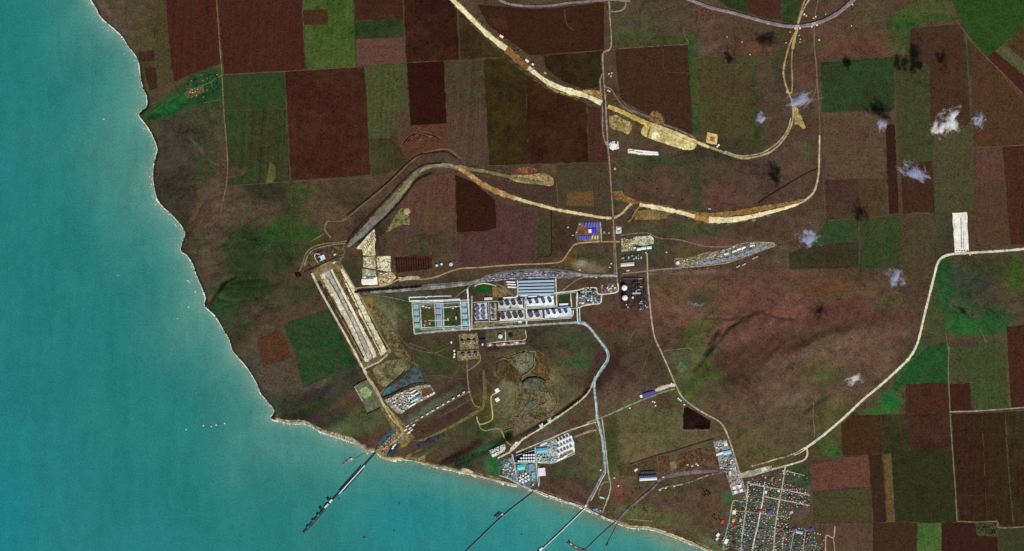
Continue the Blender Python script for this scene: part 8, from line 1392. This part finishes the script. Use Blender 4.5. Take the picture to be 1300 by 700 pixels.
for x, y in [(906, 679), (908, 677), (914, 676), (905, 684), (908, 688), (914, 688), (917, 684), (920, 680), (913, 692), (918, 692)]: tree(x, y, 1.4, 'dark garden tree round the white guest house by the beach', 'garden trees round the guest house')
for x, y in [(816, 648), (819, 649), (822, 650), (818, 646), (806, 645), (803, 626), (808, 621), (812, 620), (792, 628)]: tree(x, y, 1.5, 'dark tree on the shore plain near the last jetty', 'trees near the last jetty')
for i in range(26):
    x, y = random.uniform(1243, 1265), random.uniform(666, 679); tree(x, y, 1.2, 'dark tree in the tree filled yard on the field corner', 'trees of the field corner yard')
for i in range(22):
    x, y = random.uniform(640, 651), random.uniform(552, 561); tree(x, y, 1.6, 'dark green tree in the hollow above the isolated white works', 'trees of the hollow above the isolated works')
for i in range(16):
    t_ = i / 15; tree(578 + 34 * t_ + random.uniform(-2, 2), 588 - 12 * t_ + random.uniform(-1.6, 1.6), 1.6, 'green tree along the ravine left of the terminal', 'trees along the ravine left of the terminal')
for i in range(34):
    x, y = random.uniform(236, 278), random.uniform(93, 122)
    if inside(np.array([x]), np.array([y]), np.array([(236, 108), (258, 94), (279, 86), (280, 112), (262, 122), (238, 124)]))[0]: tree(x, y, 1.2, 'dark garden tree of the coastal hamlet', 'garden trees of the coastal hamlet')
for i in range(40):
    x, y = random.uniform(1196, 1236), random.uniform(374, 408)
    if abs((y - 376) - (x - 1198) * .75) < 7: tree(x, y, 1.1, 'small shrubby tree in the gully of the green meadow', 'shrubby trees of the meadow gully')
# the gardens of the village: bushes and small trees nobody could count
mb = MB(); rg = np.random.RandomState(5); cnt = 0
while cnt < 620:
    x, y = rg.uniform(912, 1030), rg.uniform(598, 702)
    if not inside(np.array([x]), np.array([y]), VILL)[0] or any((x - a) ** 2 + (y - c) ** 2 < .8 * r for a, c, r in taken): continue
    cnt += 1; wx, wy = W(x, y); R = rg.uniform(2.5, 5.5)
    for k in range(16):
        d = rg.normal(0, 1, 3); d /= np.linalg.norm(d); q = np.array([wx, wy, 25 + R * .9]) + d * R * np.array([1, 1, .8]); u = rg.normal(0, 1, 3); u /= np.linalg.norm(u); v = np.cross(u, d); v /= max(1e-6, np.linalg.norm(v))
        mb.poly([tuple(q + u * 2.2), tuple(q + v * 2.2), tuple(q - u * 2.2), tuple(q - v * 2.2)])
tag(link('garden_foliage', mb.mesh('garden_foliage', M_LEAF)), 'dark bushes and small trees in the village gardens', kind='stuff')

# ------------------------------------------------------------------ jetties and ships
def jetty(pts, w, label, deck=(70, 74, 80), pipe=None, pile_gap=5.0, z=9.0, extra=()):
    t = empty('jetty', pts[0][0], pts[0][1], 0, 0.0); ox, oy = W(*pts[0]); L = smooth_line(pts, 3.0) if len(pts) > 2 else np.array([np.array(pts[0], float) + (np.array(pts[1], float) - np.array(pts[0])) * i / 20 for i in range(21)]); N = normals(L)
    def strip(nm, off, wid, z0, z1, tone):
        mb = MB(); q = [[(W(*(L[i] + N[i] * (off + sgn * wid / 2)))[0] - ox, W(*(L[i] + N[i] * (off + sgn * wid / 2)))[1] - oy) for i in range(len(L))] for sgn in (1, -1)]
        for i in range(len(L) - 1):
            a, b, c, d = q[0][i], q[0][i + 1], q[1][i + 1], q[1][i]
            mb.poly([d + (z1,), c + (z1,), b + (z1,), a + (z1,)]); mb.poly([a + (z1,), b + (z1,), b + (z0,), a + (z0,)]); mb.poly([c + (z1,), d + (z1,), d + (z0,), c + (z0,)])
        a, d = q[0][0], q[1][0]; mb.poly([a + (z0,), d + (z0,), d + (z1,), a + (z1,)]); a, d = q[0][-1], q[1][-1]; mb.poly([a + (z1,), d + (z1,), d + (z0,), a + (z0,)])
        return link(nm, mb.mesh(nm, paint(tone)), t)
    strip('deck', 0, w, z - 2, z, deck)
    if pipe: strip('pipe_rack', pipe[0], pipe[1], z + .1, z + pipe[2], pipe[3])
    key = ('pile', z)
    if key not in _cache: mb = MB(); mb.lathe([(1.2, -18), (1.2, z - 2.02)], 8); _cache[key] = mb.mesh('pile', paint((70, 70, 72)))
    acc = 0
    for i in range(1, len(L) - 1):
        acc += np.linalg.norm(L[i] - L[i - 1])
        if acc > pile_gap:
            acc = 0
            for sgn in (-1, 1): p = W(*(L[i] + N[i] * sgn * w * .32)); o = link('pile', _cache[key], t); o.location = (p[0] - ox, p[1] - oy, 0)
    for nm, x, y, l, b_, ang, z0, z1, tone in extra:
        mb = MB(); mb.box(-l * 5, l * 5, -b_ * 5, b_ * 5, z0, z1, 0, True); o = link(nm, mb.mesh(nm, paint(tone)), t); p = W(x, y); o.location = (p[0] - ox, p[1] - oy, 0); o.rotation_euler = (0, 0, math.radians(ang))
    tag(t, label, 'jetty', None); return t
A1 = math.degrees(math.atan2(104, 95))
jetty([(480, 572), (463, 591), (430, 627), (412, 646), (385, 677)], .9, 'long dark coal jetty with a white gallery running out from the landing', (34, 44, 52), (-.55, .3, 5, (80, 90, 96)), extra=[('conveyor_gallery', 446.6, 609.4, 49, 1.0, 48, 9.2, 16, (236, 238, 236)), ('fender_row', 448.6, 610.4, 40, .6, 48, 3, 8, (60, 70, 70)), ('fender_row', 444.6, 607, 42, .7, 48, 3, 8, (28, 38, 46)),
  ('transfer_house', 420, 636.4, 5, 2.2, 48, 9.3, 22, (226, 230, 226)), ('transfer_house', 414.4, 642.6, 7, 2.2, 48, 9.3, 20, (196, 202, 200)), ('ship_loader', 407.4, 646.4, 3, 2, 48, 9.3, 26, (44, 52, 58)), ('ship_loader', 417, 634.6, 3, 2.2, 48, 9.3, 26, (40, 48, 54)), ('berth_deck', 399.6, 660.4, 42, 2.6, 48.8, 6, 9.1, (44, 60, 62)), ('ship_loader', 404, 654.6, 3, 2.4, 48, 9.3, 24, (90, 104, 104)), ('ship_loader', 398, 661.6, 3, 2.4, 48, 9.3, 24, (80, 94, 94)), ('ship_loader', 391, 669.6, 3, 2.2, 48, 9.3, 22, (84, 98, 98)), ('walkway', 402.6, 662, 36, .3, 48.6, 9.2, 11, (120, 140, 140))])
jetty([(684, 619), (672, 629), (640, 654), (600, 692), (586, 706)], .8, 'thin dark second jetty running out from the shore terminal', (28, 40, 56), (.55, .35, 3, (150, 156, 160)), extra=[('berth_platform', 634, 655.4, 9, 2.2, 38, 6, 9.2, (110, 80, 96)), ('berth_platform', 631, 653.6, 9, .8, 38, 6, 12, (20, 24, 40)), ('crane_house', 637.4, 653.4, 2, 2, 38, 9.3, 18, (206, 210, 214))])
jetty([(744, 644), (732, 655.6), (710, 677), (688, 697.4), (680, 705)], 1.3, 'pale wide third jetty with a dark northern edge', (22, 40, 50), (.45, .8, 4, (226, 232, 228)), extra=[('jetty_head', 686.6, 697.6, 5, 2.2, 43, 9.2, 14, (214, 222, 220)), ('dolphin', 684, 699.6, 3, 2, 43, 4, 12, (30, 36, 44))])
for i in range(6): pass
jetty([(782, 662.6), (770, 673), (756, 686), (744, 698)], .7, 'thin brown fourth jetty ending at the old quay', (70, 62, 66), (.45, .3, 2, (170, 150, 140)))
jetty([(786, 662), (779, 677), (772, 690), (769.6, 695)], .5, 'short slender fifth jetty leaving the same shore point', (56, 64, 70), (-.35, .25, 2, (190, 190, 186)), extra=[('jetty_head', 771, 691, 4.6, .9, 66, 8, 11, (50, 54, 58))])
def quay(name, label, outline, items, z=5.0, tone=(96, 92, 84)):
    cx, cy = np.mean(outline, 0); t = empty(name, cx, cy, 0, 0.0); ox, oy = W(cx, cy); q = [(W(*p)[0] - ox, W(*p)[1] - oy) for p in outline]
    if sum(q[i][0] * q[(i + 1) % len(q)][1] - q[(i + 1) % len(q)][0] * q[i][1] for i in range(len(q))) < 0: q = q[::-1]
    mb = MB(); mb.poly([p + (z,) for p in q])
    for a, b_ in zip(q, q[1:] + q[:1]): mb.poly([a + (-15,), b_ + (-15,), b_ + (z,), a + (z,)])
    link('deck', mb.mesh('deck', paint(tone, .9)), t)
    for nm, x, y, l, w, ang, h, c in items:
        mb = MB(); mb.box(-l * 5, l * 5, -w * 5, w * 5, 0, h); o = link(nm, mb.mesh(nm, paint(c)), t); p = W(x, y); o.location = (p[0] - ox, p[1] - oy, z + .05); o.rotation_euler = (0, 0, math.radians(ang))
    return tag(t, label, 'quay')
quay('old_quay', 'old curved quay cluttered with goods at the bottom edge', [(720.6, 690), (722.6, 687.6), (730, 693), (738, 696.4), (744, 697.6), (744, 699.6), (736, 699.6), (728, 696)], [('goods_stack', 725, 691.4, 3, 1.4, -35, 6, (214, 196, 170)), ('goods_stack', 731, 695, 4, 1.4, -25, 7, (190, 170, 150)), ('goods_stack', 736.6, 697, 3, 1.2, -15, 5, (150, 110, 100)), ('crane_house', 722.8, 688.4, 1.6, 1.6, -35, 12, (26, 28, 32)), ('goods_stack', 740, 698.4, 3, 1, -10, 6, (80, 56, 60))], tone=(76, 70, 62))
quay('dredger', 'grey floating dredger moored west of the coal jetty', [(432, 591), (438, 585), (446, 580.6), (449, 581.6), (447, 586), (440, 589)], [('deck_house', 446, 583, 3, 2, 30, 9, (200, 200, 190)), ('winch', 440, 586, 3, 1.4, 38, 6, (90, 100, 94)), ('deck_load', 443, 584, 3, 1, 35, 5, (170, 140, 130)), ('deck_load', 436.6, 588.4, 3, .8, 40, 4, (70, 80, 76))], 4.0, (120, 124, 116))
jetty([(450, 583), (460, 577), (470, 573)], .4, 'thin floating pipeline from the dredger to the shore', (36, 84, 84), None, 99, 3.0)
def ship(px, py, l, ang, hull, label, name='cargo_ship'):
    t = empty(name, px, py, ang, 0.0); L, B = l * 5, l * 1.15
    out = [(-L, -B * .8), (L * .6, -B), (L, 0), (L * .6, B), (-L, B * .8)]; mb = MB(); mb.poly([(x, y, 6) for x, y in out])
    for a, b_ in zip(out, out[1:] + out[:1]): mb.poly([(a[0] * .96, a[1] * .8, -3), (b_[0] * .96, b_[1] * .8, -3), b_ + (6,), a + (6,)])
    link('hull', mb.mesh('hull', paint(hull)), t); mb = MB(); mb.box(-L * .9, -L * .55, -B * .6, B * .6, 6.05, 15); mb.box(-L * .82, -L * .66, -B * .2, B * .2, 15.02, 19); link('deck_house', mb.mesh('deck_house', paint((222, 222, 216))), t)
    for k in range(3): mb = MB(); x = -L * .38 + k * L * .34; mb.box(x, x + L * .24, -B * .5, B * .5, 6.05, 8.4); link('hatch', mb.mesh('hatch', paint((70, 76, 84))), t)
    tag(t, label, 'ship')
ship(462.6, 683, 4.6, 150, (40, 52, 56), 'small ship with white house anchored south of the coal jetty'); ship(507, 639.6, 2.8, 172, (24, 52, 60), 'dark small boat anchored off the rough headland', 'work_boat'); ship(500, 674.6, 2, 160, (24, 60, 70), 'tiny dark boat south-east of the anchored ship', 'work_boat'); ship(430.4, 633.6, 2.2, 40, (30, 50, 54), 'dark tug beside the coal jetty', 'work_boat')
ship(662.4, 679.4, 2.2, 160, (26, 80, 86), 'dark teal boat between second and third jetty', 'work_boat'); ship(635.4, 694.6, 1.8, 140, (26, 80, 90), 'tiny boat near the bottom between second and third jetty', 'work_boat'); ship(720, 689.6, 2.2, 60, (22, 30, 36), 'dark tug at the tip of the old quay', 'work_boat'); ship(131, 151, 1.6, 10, (240, 240, 236), 'lone white boat off the north-west coast', 'work_boat')

# ------------------------------------------------------------------ small fair weather clouds
def cloud_material(seed, dens, tone):
    m = bpy.data.materials.new('cloud vapour'); m.use_nodes = True; nt = NT(m); nt.n.remove(nt.n['Principled BSDF']); out = [q for q in nt.n if q.type == 'OUTPUT_MATERIAL'][0]
    tc = nt.n.new('ShaderNodeTexCoord'); gr = nt.n.new('ShaderNodeVectorMath'); gr.operation = 'LENGTH'; nt.l.new(tc.outputs['Object'], gr.inputs[0])
    mp = nt.n.new('ShaderNodeMapping'); mp.inputs['Location'].default_value = (seed * 3.1, seed * 1.7, seed); nt.l.new(tc.outputs['Object'], mp.inputs['Vector'])
    n1 = nt.noise(mp.outputs[0], 2.0, 3.0, 0.55)
    n2 = nt.noise(mp.outputs[0], 5.0, 2.0, 0.5)
    nn = nt.math('ADD', nt.math('MULTIPLY', n1.outputs['Fac'], 0.7), nt.math('MULTIPLY', n2.outputs['Fac'], 0.3))
    t = nt.math('ADD', nt.math('MULTIPLY', nt.math('SUBTRACT', nn, 0.5), 2.7), nt.ramp(gr.outputs['Value'], 0.0, 1.0, 0.36, -0.44))
    t = nt.math('MAXIMUM', nt.ramp(t, 0.0, 0.5), 0.0)
    d = nt.math('MULTIPLY', nt.math('POWER', t, 1.6), dens * 6.5)
    v = nt.n.new('ShaderNodeVolumePrincipled'); v.inputs['Color'].default_value = tone + (1,); v.inputs['Anisotropy'].default_value = -0.1
    nt.l.new(nt.math('MAXIMUM', d, 0.0), v.inputs['Density']); nt.l.new(v.outputs[0], out.inputs['Volume']); return m
CLOUD_Z = 735.0
def cloud(px, py, rx, ry, rot, seed, dens, tone, label):
    k = (CAM_H - CLOUD_Z) / (CAM_H - 25.0); x, y = W(px, py); x *= k; y *= k
    import bmesh
    bm = bmesh.new(); bmesh.ops.create_icosphere(bm, subdivisions=2, radius=1.0); me = bpy.data.meshes.new('cloud'); bm.to_mesh(me); bm.free()
    me.materials.append(cloud_material(seed, dens, tone)); o = link('cloud', me); o.location = (x, y, CLOUD_Z); o.scale = (rx * S * 1.35, ry * S * 1.35, min(rx, ry) * S); o.rotation_euler = (0, 0, math.radians(rot)); tag(o, label, 'cloud', 'small clouds over the fields')
CW, CB = (.985, .985, .99), (.66, .70, .88)
cloud(1201, 156, 17, 25, -35, 1, .014, CW, 'largest and brightest white cloud over the right hand fields')
cloud(1243, 153, 11, 13, 0, 2, 0.0124, CB, 'faint lilac cloud right of the brightest one')
cloud(1119, 159, 9, 12, 0, 3, 0.0136, CB, 'faint blue cloud over the field below the dark green one')
cloud(1160, 219, 24, 13, -35, 4, 0.0124, CB, 'stretched lilac cloud over the square dark field')
cloud(1027, 301, 16, 15, 20, 5, 0.0105, CB, 'thin blue cloud over the dark track end')
cloud(1138, 352, 14, 16, 20, 6, 0.0081, CB, 'thin blue cloud left of the cream road')
cloud(1085, 482, 14, 10, 20, 7, .010, CW, 'small white cloud over the pale hills')
cloud(1014, 127, 26, 12, 15, 8, 0.0105, CB, 'wispy blue cloud lying over the loop road')
cloud(967, 151, 10, 10, 0, 9, 0.0112, CB, 'small faint cloud left of the loop road')
cloud(885, 386, 14, 6, -15, 10, 0.0037, CB, 'barely visible veil of cloud over the reddish hills')
